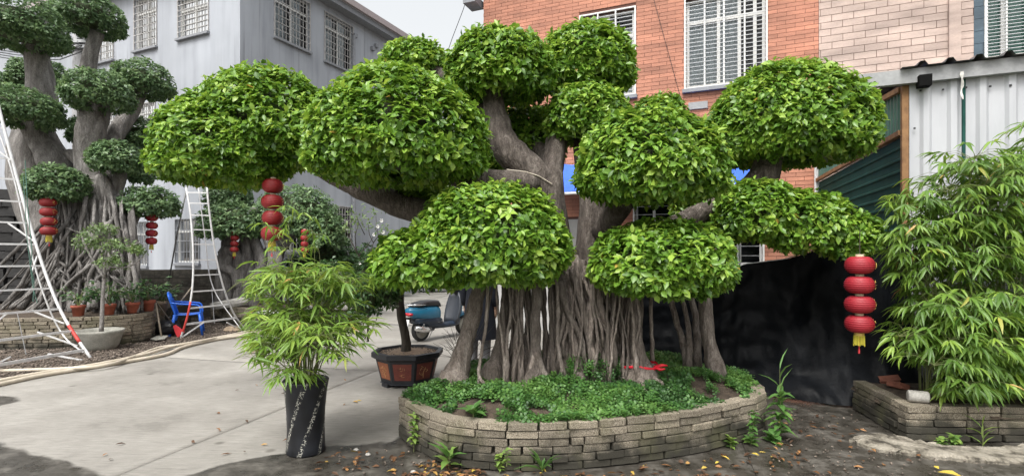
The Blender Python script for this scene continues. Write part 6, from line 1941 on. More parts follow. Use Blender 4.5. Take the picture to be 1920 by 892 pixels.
# ---- black flower pot with bamboo
pb_ = G(570, 848); pb_ = Vector(((570 - CX) / F * 4.36, 4.40, -.008))
FP_ = thing('flower_pot', 'tall black flower pot with slanting bands of pale printed flowers', 'pot', tuple(pb_))
k = 4.40 / F
m = MB(); m.lathe([(.001, 0), (.150, .0), (.156, .015), (.150, .06), (.146, .20), (.152, .36), (.166, .50), (.178, .575), (.182, .59), (.176, .597), (.168, .585), (.160, .54)], 40)
m.build('pot_body', M['flowerpot'], FP_, True)
m = MB(); m.lathe([(.162, .545), (.08, .56), (.001, .565)], 20); m.build('soil', M['soil'], FP_)
BB = thing('bamboo_plant', 'bright green bamboo growing in the tall black flower pot', 'bamboo', (pb_.x, pb_.y, .55))
rb_ = np.random.default_rng(41)
def pot_culm(b, r):
    a, h, sp_ = b
    x0, y0 = pb_.x + .07 * math.cos(a), pb_.y + .07 * math.sin(a)
    dx, dy = math.cos(a) * sp_, math.sin(a) * sp_ * .85
    return [(x0, y0, .54), (x0 + dx * .18, y0 + dy * .18, .54 + h * .45), (x0 + dx * .5, y0 + dy * .5, .54 + h * .85), (x0 + dx * .85, y0 + dy * .85, .54 + h * .98), (x0 + dx * 1.1, y0 + dy * 1.1, .54 + h * .88)], .0055
bs = []
for i in range(26):
    a = 2 * PI * i / 26 + rb_.uniform(-.2, .2)
    bs.append((a, rb_.uniform(.45, 1.0), rb_.uniform(.10, .55)))
for i in range(16): bs.append((rb_.uniform(0, 6.28), rb_.uniform(.14, .55), rb_.uniform(.25, .6)))
for a in (2.6, 3.0, 0.3, 3.4, 5.5): bs.append((a, rb_.uniform(.9, 1.05), .2))
def clip_pot(p):
    x = CX + F * p[0] / p[1]; y = HY - F * (p[2] - CH) / p[1]
    return 468 < x < 712 and y < 712
bamboo(BB, bs, pot_culm, .16, 'bamboo_light', 42, 300, 'blade', twig=(.05, .24), clip=clip_pot, wr=.145, s0=.3, dens=.42, drp=.10)
# the few long shoots rising above it
def shoot_culm(b, r):
    (x0, x1, x2, y1, y2, dY) = b
    return [tuple(P(575, 715, pb_.y)), tuple(P(x0, 600, pb_.y + dY * .5)), tuple(P(x1, y1, pb_.y + dY)), tuple(P(x2, y2, pb_.y + dY * 1.2))], .004
BS2 = thing('bamboo_shoot', 'thin tall bamboo shoots reaching up to the dark red lanterns', 'bamboo', (pb_.x, pb_.y, .56))
bamboo(BS2, [(560, 540, 505, 480, 425, -.1), (575, 590, 580, 490, 405, .05), (560, 545, 540, 470, 395, 0), (585, 600, 592, 500, 440, .1), (565, 530, 520, 520, 470, -.15)], shoot_culm, .135, 'bamboo_light', 46, 40, 'blade', fan=(3, 5), twig=(.05, .16), wr=.15, s0=.55, dens=.35)

# ---- right planter and bamboo
ROUT = [tuple(G(1622, 722, .29))[:2], tuple(G(1660, 744, .29))[:2], tuple(G(1699, 768, .29))[:2]]
RP = thing('brick_planter', 'low brick planter with an angled corner under the right bamboo', 'planter', (4.2, 5, 0))
c0 = G(1700, 826); c0 = (c0.x, c0.y)
b0 = (3.58, 5.62); e0 = (6.2, 4.52)
rpts = [b0, (c0[0] - .02, c0[1] + .04)]
BRs = BR
M['brick_old'] = M['brick']
class _: pass
def straight(p, q, n=12): return [(p[0] + (q[0] - p[0]) * i / n, p[1] + (q[1] - p[1]) * i / n) for i in range(n + 1)]
brick_wall(RP, straight(b0, c0), False, 0, 5, .06, .25, .12, 31, lean=.004)
brick_wall(RP, straight((c0[0] + .005, c0[1]), e0), False, 0, 5, .06, .27, .12, 32, lean=.004)
RO = [(b0[0] + .06, b0[1]), (c0[0] + .07, c0[1] + .07), (e0[0], e0[1] + .07), (6.2, 5.15), (4.9, 5.25), (4.35, 5.66)]
m = MB(); m.rings([[(x, y, -.02) for x, y in RO], [(x, y, .26) for x, y in RO]]); m.build('wall_core', M['mortar'], RP, world=True)
so = sheet('soil', RO, .08, lambda x, y, d: np.where(d > -.05, .262 + .06 * np.clip(d / .3, 0, 1) + .01 * np.sin(x * 9) * np.sin(y * 8), .2), M['soil'], RP); so.location = -RP.location
RB = thing('bamboo_plant', 'tall dense green bamboo clump in the low brick planter by the shed', 'bamboo', (4.3, 5.0, .3))
def right_culm(b, r):
    x0, y0, h, dx, dy = b
    return [(x0, y0, .28), (x0 + dx * .12, y0 + dy * .12, .28 + h * .4), (x0 + dx * .4, y0 + dy * .4, .28 + h * .78), (x0 + dx * .75, y0 + dy * .75, .28 + h * .97), (x0 + dx, y0 + dy, .28 + h)], .0065
rb2 = np.random.default_rng(51)
bs = []
for i in range(60):
    x0 = rb2.uniform(3.85, 5.3); y0 = rb2.uniform(4.85, 5.12)
    h = rb2.uniform(1.5, 2.3) + (.25 if 4.3 < x0 < 4.9 else 0); h *= (.82 if i % 3 == 0 else 1)
    bs.append((x0, y0, h, (x0 - 4.35) * .35 + rb2.normal(0, .16), -rb2.uniform(.0, .35)))
for i in range(34):      # low arching ones in front
    x0 = rb2.uniform(3.75, 5.0); bs.append((x0, 4.85, rb2.uniform(.10, .95), rb2.normal(-.1, .22), -rb2.uniform(.12, .36)))
def clip_r(p):
    x = CX + F * p[0] / p[1]; y = HY - F * (p[2] - CH) / p[1]
    lim = np.interp(y, [240, 300, 420, 520, 640, 760], [1700, 1668, 1655, 1670, 1655, 1700])
    return x > lim and y < 735 and not (y > 672 and x < 1765)
bamboo(RB, bs, right_culm, .165, 'bamboo', 52, 300, 'blade', twig=(.10, .32), clip=clip_r, wr=.165, s0=.15, dens=1.1)
# concrete cylinder, broken bricks on the planter edge
cc = thing('concrete_cylinder', 'small speckled concrete cylinder lying on the right planter wall', 'cylinder', tuple(G(1718, 745, .33)))
m = MB(); a, b = P(1702, 738, 4.78), P(1741, 752, 4.72); a.z = b.z = .30 + .052
ax_ = (b - a).normalized(); L_ = (b - a).length
m.tube([a - ax_ * .002, a, a + ax_ * .008, b - ax_ * .01, b, b + ax_ * .002], [.042, .048, .052, .052, .047, .03], 18); m.build('core_body', M['pale_stone'], cc, True, True)
m = MB(); m.lathe([(.047, 0), (.001, .0001)], 14); 
rbk = random.Random(14)
for i, (px, py, z, lab) in enumerate(((1668, 712, .32, 'broken red brick lying flat on the planter corner'), (1684, 722, .33, 'broken red brick tilted beside the concrete cylinder'), (1650, 704, .30, 'broken red brick at the back of the planter corner'), (1605, 748, .04, 'broken red brick on the ground between screen and planter'), (1618, 738, .05, 'second broken red brick lying against the planter foot'))):
    c = G(px, py, z); t = MB()
    bm = bmesh.new(); bmesh.ops.create_cube(bm, size=1); bmesh.ops.scale(bm, verts=bm.verts, vec=(.17, .10, .055)); bmesh.ops.bevel(bm, geom=bm.edges[:], offset=.006, segments=1, affect='EDGES')
    for v in bm.verts: v.co += Vector((rbk.uniform(-.015, .015), rbk.uniform(-.01, .01), rbk.uniform(-.006, .006)))
    me = bpy.data.meshes.new('broken_brick'); bm.to_mesh(me); bm.free()
    o = link('broken_brick', me, None, M['brokenbrick']); o.location = c; o.rotation_euler = (rbk.uniform(-.3, .3), rbk.uniform(-.3, .3), rbk.uniform(0, 3)); tag(o, lab, 'brick', 'broken red bricks at the planter')
del cc

# ================================================================ OCTAGONAL POT AND ITS TREE
oc_ = Vector(((765 - CX) / F * 6.75, 6.75, 0))
OP = thing('octagonal_pot', 'octagonal dark pot with red panels and faded gold print', 'pot', tuple(oc_))
def octa(r, z, off=PI / 8): return [(r * math.cos(off + PI / 4 * j), r * math.sin(off + PI / 4 * j), z) for j in range(8)]
m = MB(); m.rings([octa(.33, .045), octa(.40, .33), octa(.415, .335), octa(.455, .36), octa(.455, .415), octa(.40, .418), octa(.385, .38)], cap=False); m.build('pot_body', M['pot_black'], OP)
m = MB(); m.rings([octa(.35, .04), octa(.33, .05)], cap=True); m.build('base', M['pot_black'], OP)
for j in range(8):
    a = PI / 4 * j + PI / 4
    lo, hi = octa(.336, .085), octa(.398, .318)
    A, B, C, D = Vector(lo[j]), Vector(lo[(j + 1) % 8]), Vector(hi[(j + 1) % 8]), Vector(hi[j])
    def inn(u, v): return (A.lerp(B, u)).lerp(D.lerp(C, u), v)
    n_ = (B - A).cross(D - A).normalized()
    if n_.dot(Vector((A + B) / 2)) < 0: n_ = -n_
    q = [inn(.12, .06), inn(.88, .06), inn(.88, .94), inn(.12, .94)]
    m = MB(); m.rings([[p - n_ * .004 for p in q], [p + n_ * .004 for p in q]]); pn = m.build('panel', M['pot_orange' if j in (4, 5) and j == 4 else 'pot_red'], OP)
    g = MB(); rr_ = random.Random(j + 2)
    if j % 2 == 0:      # little tree motif
        for s in range(13):
            u0, v0 = .5 + rr_.uniform(-.22, .22), .5 + rr_.uniform(-.28, .28); g.tube([inn(u0, v0) + n_ * .005, inn(u0 + rr_.uniform(-.09, .09), v0 + rr_.uniform(-.12, .12)) + n_ * .005], .003, 4)
        g.tube([inn(.5, .15) + n_ * .005, inn(.47, .45) + n_ * .005, inn(.55, .7) + n_ * .005], .004, 4)
    else:               # brush strokes like characters
        for v0 in (.30, .62):
            for s in range(5):
                u0, v1 = .5 + rr_.uniform(-.14, .14), v0 + rr_.uniform(-.06, .12); hor = rr_.random() < .55
                g.tube([inn(u0, v1) + n_ * .005, inn(u0 + (.10 if hor else .01), v1 + (.01 if hor else .13)) + n_ * .005], .0022, 4)
    g.build('gold_print', M['pot_print'], pn)
for j in range(4):
    a = PI / 2 * j + PI / 4
    m = MB(); m.box((.29 * math.cos(a), .29 * math.sin(a), .022), (.13, .10, .05), a + PI / 2); m.build('foot', M['pot_black'], OP)
m = MB(); m.rings([octa(.39, .385), octa(.2, .40), octa(.02, .405)], cap=True); m.build('soil', M['sandsoil'], OP)
r = np.random.default_rng(8); a = r.uniform(0, 6.28, 500); rr_ = .36 * np.sqrt(r.uniform(0, 1, 500))
pebbles('soil_crumbs', np.stack([rr_ * np.cos(a), rr_ * np.sin(a), .395 + 0 * a], 1), .010, M['pebble'], None, None, 4, OP)
OT = thing('small_tree', 'small dark leaved tree with a slim trunk in the octagonal pot', 'tree', (oc_.x, oc_.y, .40))
m = MB(); pts, rad = strip([(762, 664, 6.75, 20), (760, 630, 6.75, 17), (752, 590, 6.7, 16), (748, 540, 6.6, 15), (740, 510, 6.5, 12)]); m.tube(pts, rad, 10, rough=.15); 
for q in ([(749, 560, 6.6, 8), (700, 530, 6.4, 6), (670, 510, 6.3, 4)], [(748, 545, 6.6, 8), (790, 525, 6.4, 5)], [(749, 550, 6.6, 8), (720, 560, 6.2, 5), (690, 560, 6.0, 4)]):
    pts, rad = strip(q); m.tube(pts, rad, 6)
m.build('trunk', M['bark_dark'], OT, True, True)
for i, lb in enumerate([lobe(640, 755, 470, 588, 6.2, .8, .6), lobe(690, 800, 470, 552, 6.5, .8, .6), lobe(648, 722, 510, 602, 5.9, .8, .5)]):
    ar = lb[1][0] * lb[1][1] + (lb[1][0] + lb[1][1]) * lb[1][2]
    arr = crown_leaves([lb], int(900 * ar), 6, .075, 300 + i, droop=.5, inner=.25, wr=.42)
    crown_core(OT, [lb], .7)
    V, T, tn = leaves_geo(*arr, LEAF)
    o = link('crown', tri_mesh('crown', V - np.array(OT.location), T, tn), OT, M['leaf_dark']); o['kind'] = 'stuff'
# dry twig plant behind the planter (bare fan of thin stems)
DT = thing('bare_twigs', 'bare thin twigs fanning out between the leaning root and the octagonal pot', 'twigs', tuple(P(880, 700, 6.4)))
r = random.Random(19)
m = MB(); c = P(868, 690, 6.6)
for i in range(16):
    a = r.uniform(-1.3, 1.3); L = r.uniform(.3, .75)
    e = c + Vector((math.sin(a) * L, r.uniform(-.2, .2), math.cos(a) * L * .9)); md = c.lerp(e, .5) + Vector((r.uniform(-.05, .05), 0, .06)); m.tube([c, md, e], [.005, .004, .002], 4)
    for q in range(2): m.tube([md, md + Vector((r.uniform(-.2, .2), r.uniform(-.1, .1), r.uniform(0, .2)))], [.003, .0015], 4)
m.build('stems', M['bark_dark'], DT, world=True)

# ================================================================ SCOOTER
rw = G(785, 640); rw = Vector(((789 - CX) / F * 10.05, 10.05, 0)); fwp = Vector(((868 - CX) / F * 10.95, 10.95, 0))
hd = (fwp - rw); ang = math.atan2(hd.y, hd.x)
SC = thing('scooter', 'teal and dark blue motor scooter parked on the yard behind the octagonal pot', 'scooter', tuple(rw), ang)
WB = 1.22
for x, r_, w in ((0, .225, .11), (WB, .215, .10)):
    m = MB(); pr = []
    for i in range(9):
        a = PI * i / 8; pr.append((r_ - .035 + .035 * math.sin(a), w / 2 * math.cos(a)))
    rg = []
    for rr_, yy in [(r_ - .06, w / 2 * .8)] + pr + [(r_ - .06, -w / 2 * .8)]:
        rg.append([(x + rr_ * math.cos(2 * PI * j / 28), yy, r_ + rr_ * math.sin(2 * PI * j / 28)) for j in range(28)])
    m.rings(rg, cap=False); wh = m.build('wheel', M['rubber'], SC, True)
    m = MB(); rg = []
    for rr_, yy in ((.03, .035), (.06, .03), (.10, .012), (r_ - .065, .02), (r_ - .058, .035), (r_ - .058, -.035), (r_ - .065, -.02), (.10, -.012), (.06, -.03), (.03, -.035)):
        rg.append([(x + rr_ * math.cos(2 * PI * j / 20), yy, r_ + rr_ * math.sin(2 * PI * j / 20)) for j in range(20)])
    m.rings(rg); m.build('rim', M['basin'], wh)
def sec(x, zc, hw, hh, e=2.6, n=20):
    return [(x, hw * math.copysign(abs(math.cos(2 * PI * j / n)) ** (2 / e), math.cos(2 * PI * j / n)), zc + hh * math.copysign(abs(math.sin(2 * PI * j / n)) ** (2 / e), math.sin(2 * PI * j / n))) for j in range(n)]
m = MB(); m.rings([sec(-.36, .62, .04, .04), sec(-.33, .61, .10, .075), sec(-.22, .59, .15, .115), sec(-.04, .57, .175, .145), sec(.14, .545, .175, .165), sec(.30, .53, .16, .175), sec(.42, .52, .13, .16), sec(.46, .52, .10, .13)]); m.build('rear_body', M['teal'], SC, True)
m = MB(); m.rings([sec(-.05, .37, .10, .05), sec(.10, .36, .15, .08), sec(.35, .32, .16, .10), sec(.55, .27, .17, .055), sec(.85, .27, .17, .05), sec(.98, .31, .14, .07), sec(1.04, .35, .10, .06)]); m.build('floor_body', M['navy'], SC, True)
m = MB(); m.rings([sec(-.26, .715, .08, .03), sec(-.14, .735, .14, .05), sec(.05, .752, .15, .062), sec(.24, .745, .14, .07), sec(.42, .73, .11, .07), sec(.50, .69, .06, .04)]); m.build('seat', M['black'], SC, True)
m = MB()   # leg shield: curved panel
rg = []
for z, x, hw in ((.30, .86, .17), (.40, .90, .20), (.55, .945, .215), (.70, .98, .20), (.82, 1.0, .165), (.93, 1.01, .11)):
    rg.append([(x + .06 * (yy / hw) ** 2 * -1 + t, yy, z) for t, ys in ((0, np.linspace(-hw, hw, 9)), (.055, np.linspace(hw, -hw, 9))) for yy in ys])
m.rings(rg); m.build('leg_shield', M['shield'], SC, True)
m = MB(); rg = []
for z, x, hw in ((.36, .965, .10), (.5, 1.02, .15), (.7, 1.05, .14), (.86, 1.06, .10), (.94, 1.05, .06)): rg.append([(x + .05 * math.cos(a) , hw * math.sin(a), z) for a in np.linspace(-PI / 2, PI / 2, 9)] + [(x - .02, hw * .8, z), (x - .02, -hw * .8, z)])
m.rings(rg); m.build('front_apron', M['teal'], SC, True)
m = MB(); m.rings([sec(WB - .26, .34, .05, .02), sec(WB - .18, .42, .075, .035), sec(WB, .47, .08, .04), sec(WB + .16, .43, .07, .035), sec(WB + .25, .34, .04, .02)]); m.build('front_fender', M['teal'], SC, True)
m = MB(); m.tube([(1.02, 0, .9), (1.0, 0, 1.0)], [.05, .07], 10); m.rings([sec(.90, 1.0, .05, .04), sec(.96, 1.01, .10, .06), sec(1.04, 1.0, .10, .06), sec(1.10, .99, .07, .05)]); m.build('headset', M['black'], SC, True)
m = MB(); m.tube([(.90, -.34, 1.02), (.95, -.18, 1.02), (.98, 0, 1.01), (.95, .18, 1.02), (.90, .34, 1.02)], .014, 8); hb2 = m.build('handlebar', M['chrome'], SC, True)
for s in (-1, 1):
    m = MB(); m.tube([(.90, s * .34, 1.02), (.93, s * .24, 1.02)], .019, 8); m.build('grip', M['rubber'], hb2, True)
    m = MB(); m.tube([(.96, s * .16, 1.03), (.95, s * .22, 1.14)], .006, 6); m.build('mirror_stem', M['black'], SC)
    m = MB(); m.rings([sec(.94, 1.17, .055, .035), sec(.965, 1.17, .055, .035)]); o = m.build('mirror', M['black'], SC); o.location = (0, s * .23, 0)
m = MB(); m.rings([sec(1.12, .985, .06, .05), sec(1.135, .985, .055, .045)]); m.build('headlight', M['white_paint'], SC)
m = MB(); m.tube([(-.02, -.16, .735), (-.25, -.15, .745), (-.36, -.09, .75), (-.38, 0, .75), (-.36, .09, .75), (-.25, .15, .745), (-.02, .16, .735)], .013, 8); m.tube([(-.30, -.13, .748), (-.30, .13, .748)], .009, 6); m.tube([(-.22, -.14, .748), (-.22, .14, .748)], .009, 6); m.build('rear_rack', M['chrome'], SC, True)
m = MB(); m.rings([sec(-.372, .565, .07, .022), sec(-.355, .565, .10, .032), sec(-.31, .565, .125, .036)]); m.build('tail_light', M['tail_red'], SC, True)
m = MB(); m.box((-.40, 0, .40), (.012, .20, .14), rot=Matrix.Rotation(.25, 3, 'Y')); m.build('licence_plate', M['white_paint'], SC)
m = MB(); m.box((-.345, 0, .46), (.08, .10, .08)); m.box((-.37, 0, .40), (.03, .12, .12)); m.build('plate_bracket', M['black'], SC)
m = MB(); m.tube([(.12, -.13, .25), (.02, -.15, .24), (-.12, -.16, .26), (-.28, -.165, .30)], [.05, .062, .062, .045], 12); m.build('muffler', M['chrome'], SC, True)
m = MB(); m.tube([(0, -.10, .24), (-.06, -.12, .58)], .022, 8); m.tube([(0, .10, .24), (-.06, .12, .58)], .022, 8); m.build('shock_absorber', M['chrome'], SC, True)
m = MB(); m.rings([sec(-.1, .235, .07, .055), sec(.1, .25, .11, .085), sec(.30, .26, .10, .08)]); m.build('engine', M['shield'], SC, True)
m = MB(); m.tube([(.4, .06, .22), (.36, .16, .0)], .012, 6); m.build('kickstand', M['chrome'], SC)
m = MB(); 
for i in range(5): m.box((.34 + i * .028, -.166, .375), (.018, .004, .022))
m.build('badge_print', M['white_paint'], SC)
SC.scale = (.94, .94, .94)
m = MB(); m.rings([sec(-.20, .43, .12, .07), sec(.0, .42, .16, .09), sec(.25, .40, .17, .11), sec(.45, .36, .17, .10)]); m.build('lower_cowl', M['navy'], SC, True)

# ================================================================ PERSON behind the roots
pc = Vector(((899 - CX) / F * 7.75, 7.75, 0))
PE = thing('person', 'person in a long dark coat and grey trousers standing behind the aerial roots', 'person', tuple(pc), math.radians(160))
def skin_mesh(verts, edges, radii, name, mat, parent, root_i=0, sub=2):
    me = bpy.data.meshes.new(name); me.from_pydata(verts, edges, []); me.update()
    o = bpy.data.objects.new(name, me); COL.objects.link(o)
    if parent: o.parent = parent
    md = o.modifiers.new('skin', 'SKIN'); md.use_smooth_shade = True
    for i, rd in enumerate(radii):
        me.skin_vertices[0].data[i].radius = (rd, rd) if isinstance(rd, float) else rd
        me.skin_vertices[0].data[i].use_root = (i == root_i)
    sb_ = o.modifiers.new('sub', 'SUBSURF'); sb_.levels = sub; sb_.render_levels = sub
    me.materials.append(mat)
    return o
V_, E_, R_ = [], [], []
def jt(p, r_, frm=None):
    V_.append(tuple(p)); R_.append(r_)
    if frm is not None: E_.append((frm, len(V_) - 1))
    return len(V_) - 1
pv = jt((0, 0, .92), (.15, .11)); sp1 = jt((0, .0, 1.12), (.14, .10), pv); ch = jt((0, 0, 1.30), (.16, .11), sp1); nk = jt((0, 0, 1.44), (.055, .055), ch); h1 = jt((0, -.01, 1.52), (.07, .08), nk); h2 = jt((0, -.01, 1.60), (.078, .09), h1); h3 = jt((0, 0, 1.66), (.055, .065), h2)
for s in (-1, 1):
    hp = jt((s * .09, 0, .84), .085, pv); kn = jt((s * .10, -.01, .48), .058, hp); an_ = jt((s * .10, .01, .09), .040, kn); jt((s * .11, -.13, .035), (.035, .028), an_)
    sh_ = jt((s * .17, 0, 1.36), .055, ch); el = jt((s * .23, .03, 1.10), .043, sh_); wr_ = jt((s * .24, -.02, .87), .028, el); pm2 = jt((s * .24, -.035, .80), (.018, .034), wr_)
    for f_, (dy, ln_) in enumerate(((-.028, .062), (-.010, .072), (.009, .068), (.026, .054))):
        k1 = jt((s * .242, -.035 + dy, .765), .009, pm2); k2 = jt((s * .236, -.040 + dy, .765 - ln_ * .55), .0085, k1); jt((s * .224, -.042 + dy, .765 - ln_), .007, k2)
    t1_ = jt((s * .236, -.070, .825), .010, wr_); jt((s * .228, -.090, .785), .0085, t1_)
skin_mesh(V_, E_, R_, 'body', M['skin'], PE)
m = MB(); rg = []
for z, hw, hd_ in ((.41, .27, .20), (.43, .265, .20), (.65, .245, .185), (.92, .215, .16), (1.12, .195, .145), (1.28, .215, .15), (1.38, .19, .125), (1.44, .09, .085), (1.46, .075, .075)):
    rg.append([(hw * math.cos(2 * PI * j / 28) * (1 + .02 * math.sin(j * 3 + z * 4)), hd_ * math.sin(2 * PI * j / 28) * (1 + .03 * math.sin(j * 5 + z * 3)), z) for j in range(28)])
m.rings(rg, cap=False); m.build('coat', M['coat'], PE, True)
for s in (-1, 1):
    m = MB(); m.tube([(s * .16, 0, 1.37), (s * .20, .015, 1.25), (s * .235, .03, 1.10), (s * .245, .0, .98), (s * .245, -.02, .885)], [.075, .07, .062, .056, .05], 12); m.build('sleeve', M['coat'], PE, True)
    m = MB(); m.tube([(s * .09, 0, .85), (s * .10, -.01, .5), (s * .10, .008, .12), (s * .10, .005, .06)], [.105, .078, .066, .068], 12); m.build('trouser_leg', M['grey_cloth'], PE, True)
    m = MB(); m.rings([[(s * .105 + w * math.cos(2 * PI * j / 12), y, max(.0, .045 + .045 * math.sin(2 * PI * j / 12))) for j in range(12)] for y, w in ((.07, .035), (.03, .045), (-.08, .048), (-.16, .03))]); m.build('shoe', M['black'], PE, True)
m = MB(); rg = []
for z, rr_, fy in ((1.50, .085, .5), (1.56, .095, .6), (1.62, .098, .85), (1.67, .085, 1), (1.70, .05, 1)):
    rg.append([(rr_ * math.cos(2 * PI * j / 20), .012 + (rr_ * 1.1 * math.sin(2 * PI * j / 20)) * (fy if math.sin(2 * PI * j / 20) < 0 else 1), z) for j in range(20)])
m.rings(rg); m.build('hair', M['hair'], PE, True)
m = MB(); m.tube([(0, -.085, 1.60), (0, -.108, 1.565), (0, -.09, 1.555)], [.008, .014, .008], 8); m.build('nose', M['skin'], PE, True)
for s in (-1, 1):
    m = MB(); m.lathe([(.0, -.012), (.009, -.007), (.012, 0), (.009, .007), (0, .012)], 10, (s * .032, -.083, 1.60)); m.build('eye', M['white_paint'], PE, True)
    m = MB(); m.rings([[(s * .084 + .006 * q, .01 + .016 * math.cos(2 * PI * j / 10), 1.585 + .03 * math.sin(2 * PI * j / 10)) for j in range(10)] for q in (-1, 1)]); m.build('ear', M['skin'], PE, True)
m = MB(); m.tube([(-.024, -.084, 1.527), (0, -.092, 1.525), (.024, -.084, 1.527)], [.003, .006, .003], 8); m.build('mouth', M['pot_red'], PE, True)

# ================================================================ WEEDS
def weed(label, base, leaves, mat='weed', name='weed', cat='weed', stemh=0):
    """leaves: list of (azimuth, elevation, length, width, height on stem, tint)"""
    base = Vector(base)
    if not label.startswith('glossy'):
        while float(in_poly(np.array([base.x]), np.array([base.y]), ring)[0]) > -.02: base.y -= .01
    t = thing(name, label, cat, tuple(base), 0, 'weeds along the planter foot')
    m = MB(); h = max([l[4] for l in leaves]) + .01
    m.tube([(0, 0, -.02), (.004, -.004, h * .5), (.0, 0, h)], [.004, .0035, .002], 5); m.build('stem', M['culm'], t)
    protos = leaf_proto(M[mat], BLADE if mat != 'roundweed' else LEAF, 'wb')
    for a, e, L, w, z, ti in leaves:
        o = bpy.data.objects.new('leaf', protos[min(9, int(ti * 10))]); COL.objects.link(o); o.parent = t
        ax = Vector((math.cos(a) * math.cos(e), math.sin(a) * math.cos(e), math.sin(e))); nm = Vector((-math.cos(a) * math.sin(e), -math.sin(a) * math.sin(e), math.cos(e))); sd3 = ax.cross(nm)
        mm = Matrix((sd3 * w, ax * L, nm * L)).transposed().to_4x4(); mm.translation = (0, 0, z); o.matrix_local = mm
    return t
rw_ = random.Random(61)
def fanw(n, L, w, z0, z1, e0, e1, t0=.3, t1=.8):
    return [(2.4 * i + rw_.uniform(-.3, .3), rw_.uniform(e0, e1), L * rw_.uniform(.7, 1.15), w * rw_.uniform(.8, 1.2), z0 + (z1 - z0) * i / max(1, n - 1), rw_.uniform(t0, t1)) for i in range(n)]
weed('pale flowering weed on the left end of the round planter wall', G(777, 842), fanw(46, .07, .032, .05, .30, -.3, .9, .6, .98))
weed('broad leafed weed at the foot of the round planter, second from the left', G(845, 862), fanw(11, .20, .055, .02, .12, .1, 1.1, .35, .8))
weed('small yellow green weed on the round planter front', G(937, 876), fanw(26, .05, .030, .02, .13, -.2, 1.0, .7, .98))
weed('tiny weed sprig clinging to the bricks above the yellow weed', G(950, 868, .12), fanw(14, .05, .026, .0, .10, -.3, .9, .6, .98))
weed('narrow bladed grass tuft at the front foot of the round planter', G(1016, 884), fanw(18, .23, .013, .0, .03, .3, 1.35, .2, .6))
weed('tall leafy weed at the right end of the round planter', G(1462, 822), fanw(40, .15, .05, .05, .40, -.4, .8, .2, .6) + fanw(4, .24, .013, .38, .60, .7, 1.45, .3, .6))
weed('small weed on the right part of the round planter wall', G(1412, 800, .18), fanw(36, .06, .035, -.05, .14, -.5, .8, .2, .6))
weed('round leafed weed below the tall weed', G(1450, 828), fanw(12, .10, .085, .0, .06, .0, .8, .2, .5))
weed('small bright weed at the foot of the planter near the right', G(1370, 838), fanw(18, .07, .04, .0, .08, .0, 1.0, .5, .95))
weed('small weed between the bright weed and the tall weed', G(1408, 832), fanw(12, .08, .05, .0, .06, .0, .9, .3, .7))
weed('bright green low weed patch in front of the right planter', G(1790, 838), fanw(60, .06, .045, .0, .09, -.2, 1.0, .5, .9))
weed('bright low weed beside the patch by the right planter', G(1765, 836), fanw(30, .05, .04, .0, .06, -.2, 1.0, .5, .9))
weed('thin straw coloured weed stalk by the right planter wall', G(1842, 838), fanw(8, .16, .012, .0, .18, .6, 1.4, .7, .95))
weed('grass tuft at the foot of the second ladder', G(455, 622), fanw(16, .22, .016, .0, .03, .3, 1.3, .5, .9))
weed('glossy broad leafed plant in the ground cover near the planter front', Vector((-.30, 4.12, .37)), fanw(9, .14, .07, .0, .05, .1, 1.0, .1, .4))

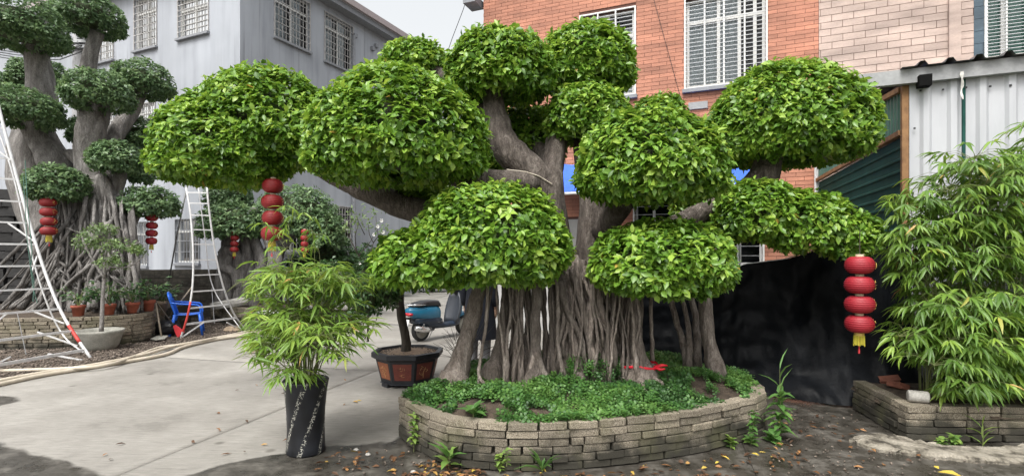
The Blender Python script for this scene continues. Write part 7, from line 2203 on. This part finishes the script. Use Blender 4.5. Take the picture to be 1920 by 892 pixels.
# ================================================================ LITTER
r = np.random.default_rng(71)
def litter_pts(n, poly_px, seed):
    q = [gp(*p) for p in poly_px]; xs = [p[0] for p in q]; ys = [p[1] for p in q]
    rr2 = np.random.default_rng(seed); x = rr2.uniform(min(xs), max(xs), n * 4); y = rr2.uniform(min(ys), max(ys), n * 4)
    ok = (in_poly(x, y, q) > 0) & (in_poly(x, y, ring) < -.02)
    return np.column_stack([x[ok], y[ok]])[:n]
zones = [(120, [(735, 905), (800, 868), (900, 872), (930, 905)], 1), (110, [(900, 905), (960, 885), (1120, 888), (1330, 858), (1480, 832), (1520, 870), (1300, 905)], 2), (34, [(1450, 905), (1480, 800), (1600, 790), (1760, 870), (1900, 905)], 3), (40, [(560, 890), (600, 845), (760, 850), (740, 890)], 4), (18, [(1440, 790), (1500, 770), (1620, 790), (1590, 820), (1470, 830)], 5), (26, [(100, 890), (500, 700), (740, 720), (500, 860)], 6)]
xy = np.concatenate([litter_pts(n, z, s) for n, z, s in zones]); n = len(xy)
pos = np.column_stack([xy, r.uniform(.004, .02, n)])
a = r.uniform(0, 6.28, n)
V, T, tn = leaves_geo(pos, np.column_stack([np.cos(a), np.sin(a), r.normal(0, .15, n)]), np.array([0, 0, 1.]) + r.normal(0, .35, (n, 3)), r.uniform(.025, .085, n), r.uniform(.014, .035, n), r.uniform(0, 1, n) ** 1.7, LEAF)
V[:, 2] = np.maximum(V[:, 2], .003)
o = link('fallen_leaves', tri_mesh('fallen_leaves', V, T, tn), None, M['dryleaf']); tag(o, 'brown and yellow fallen leaves scattered over the wet ground', 'leaf litter', kind='stuff')
for px, py, t, lab, s in ((1757, 884, .99, 'large yellow fallen leaf in the wet dirt at the bottom right', .15), (1407, 849, .96, 'pale yellow fallen leaf right of the round planter', .07)):
    me = leaf_proto(M['dryleaf'], LEAF, 'dry')[9]; o = bpy.data.objects.new('fallen_leaf', me); COL.objects.link(o); o.location = G(px, py, .012); o.scale = (s * .5, s, s); o.rotation_euler = (.1, .05, rw_.uniform(0, 6)); tag(o, lab, 'leaf', 'single yellow fallen leaves')
wp = litter_pts(60, [(620, 900), (640, 840), (760, 840), (900, 900)], 9); wp2 = litter_pts(240, [(1440, 905), (1440, 760), (1640, 780), (1920, 900)], 10)
pt = np.concatenate([wp, wp2]); pebbles('grit', np.column_stack([pt, np.full(len(pt), .006)]), .010, M['pebble'], 'small stones and grit on the wet ground', 'grit', 6)
for i, (px, py, lab) in enumerate(((668, 844, 'small white stone on the wet edge of the yard'), (690, 853, 'white stone chip right of the black pot'), (775, 886, 'pale stone among the fallen leaves'))):
    m = MB(); m.lathe([(.018, 0), (.024, .008), (.016, .018), (.004, .022)], 7, cap=True, sy=.7); o = m.build('white_stone', M['pale_stone']); o.location = G(px, py, .0); tag(o, lab, 'stone')
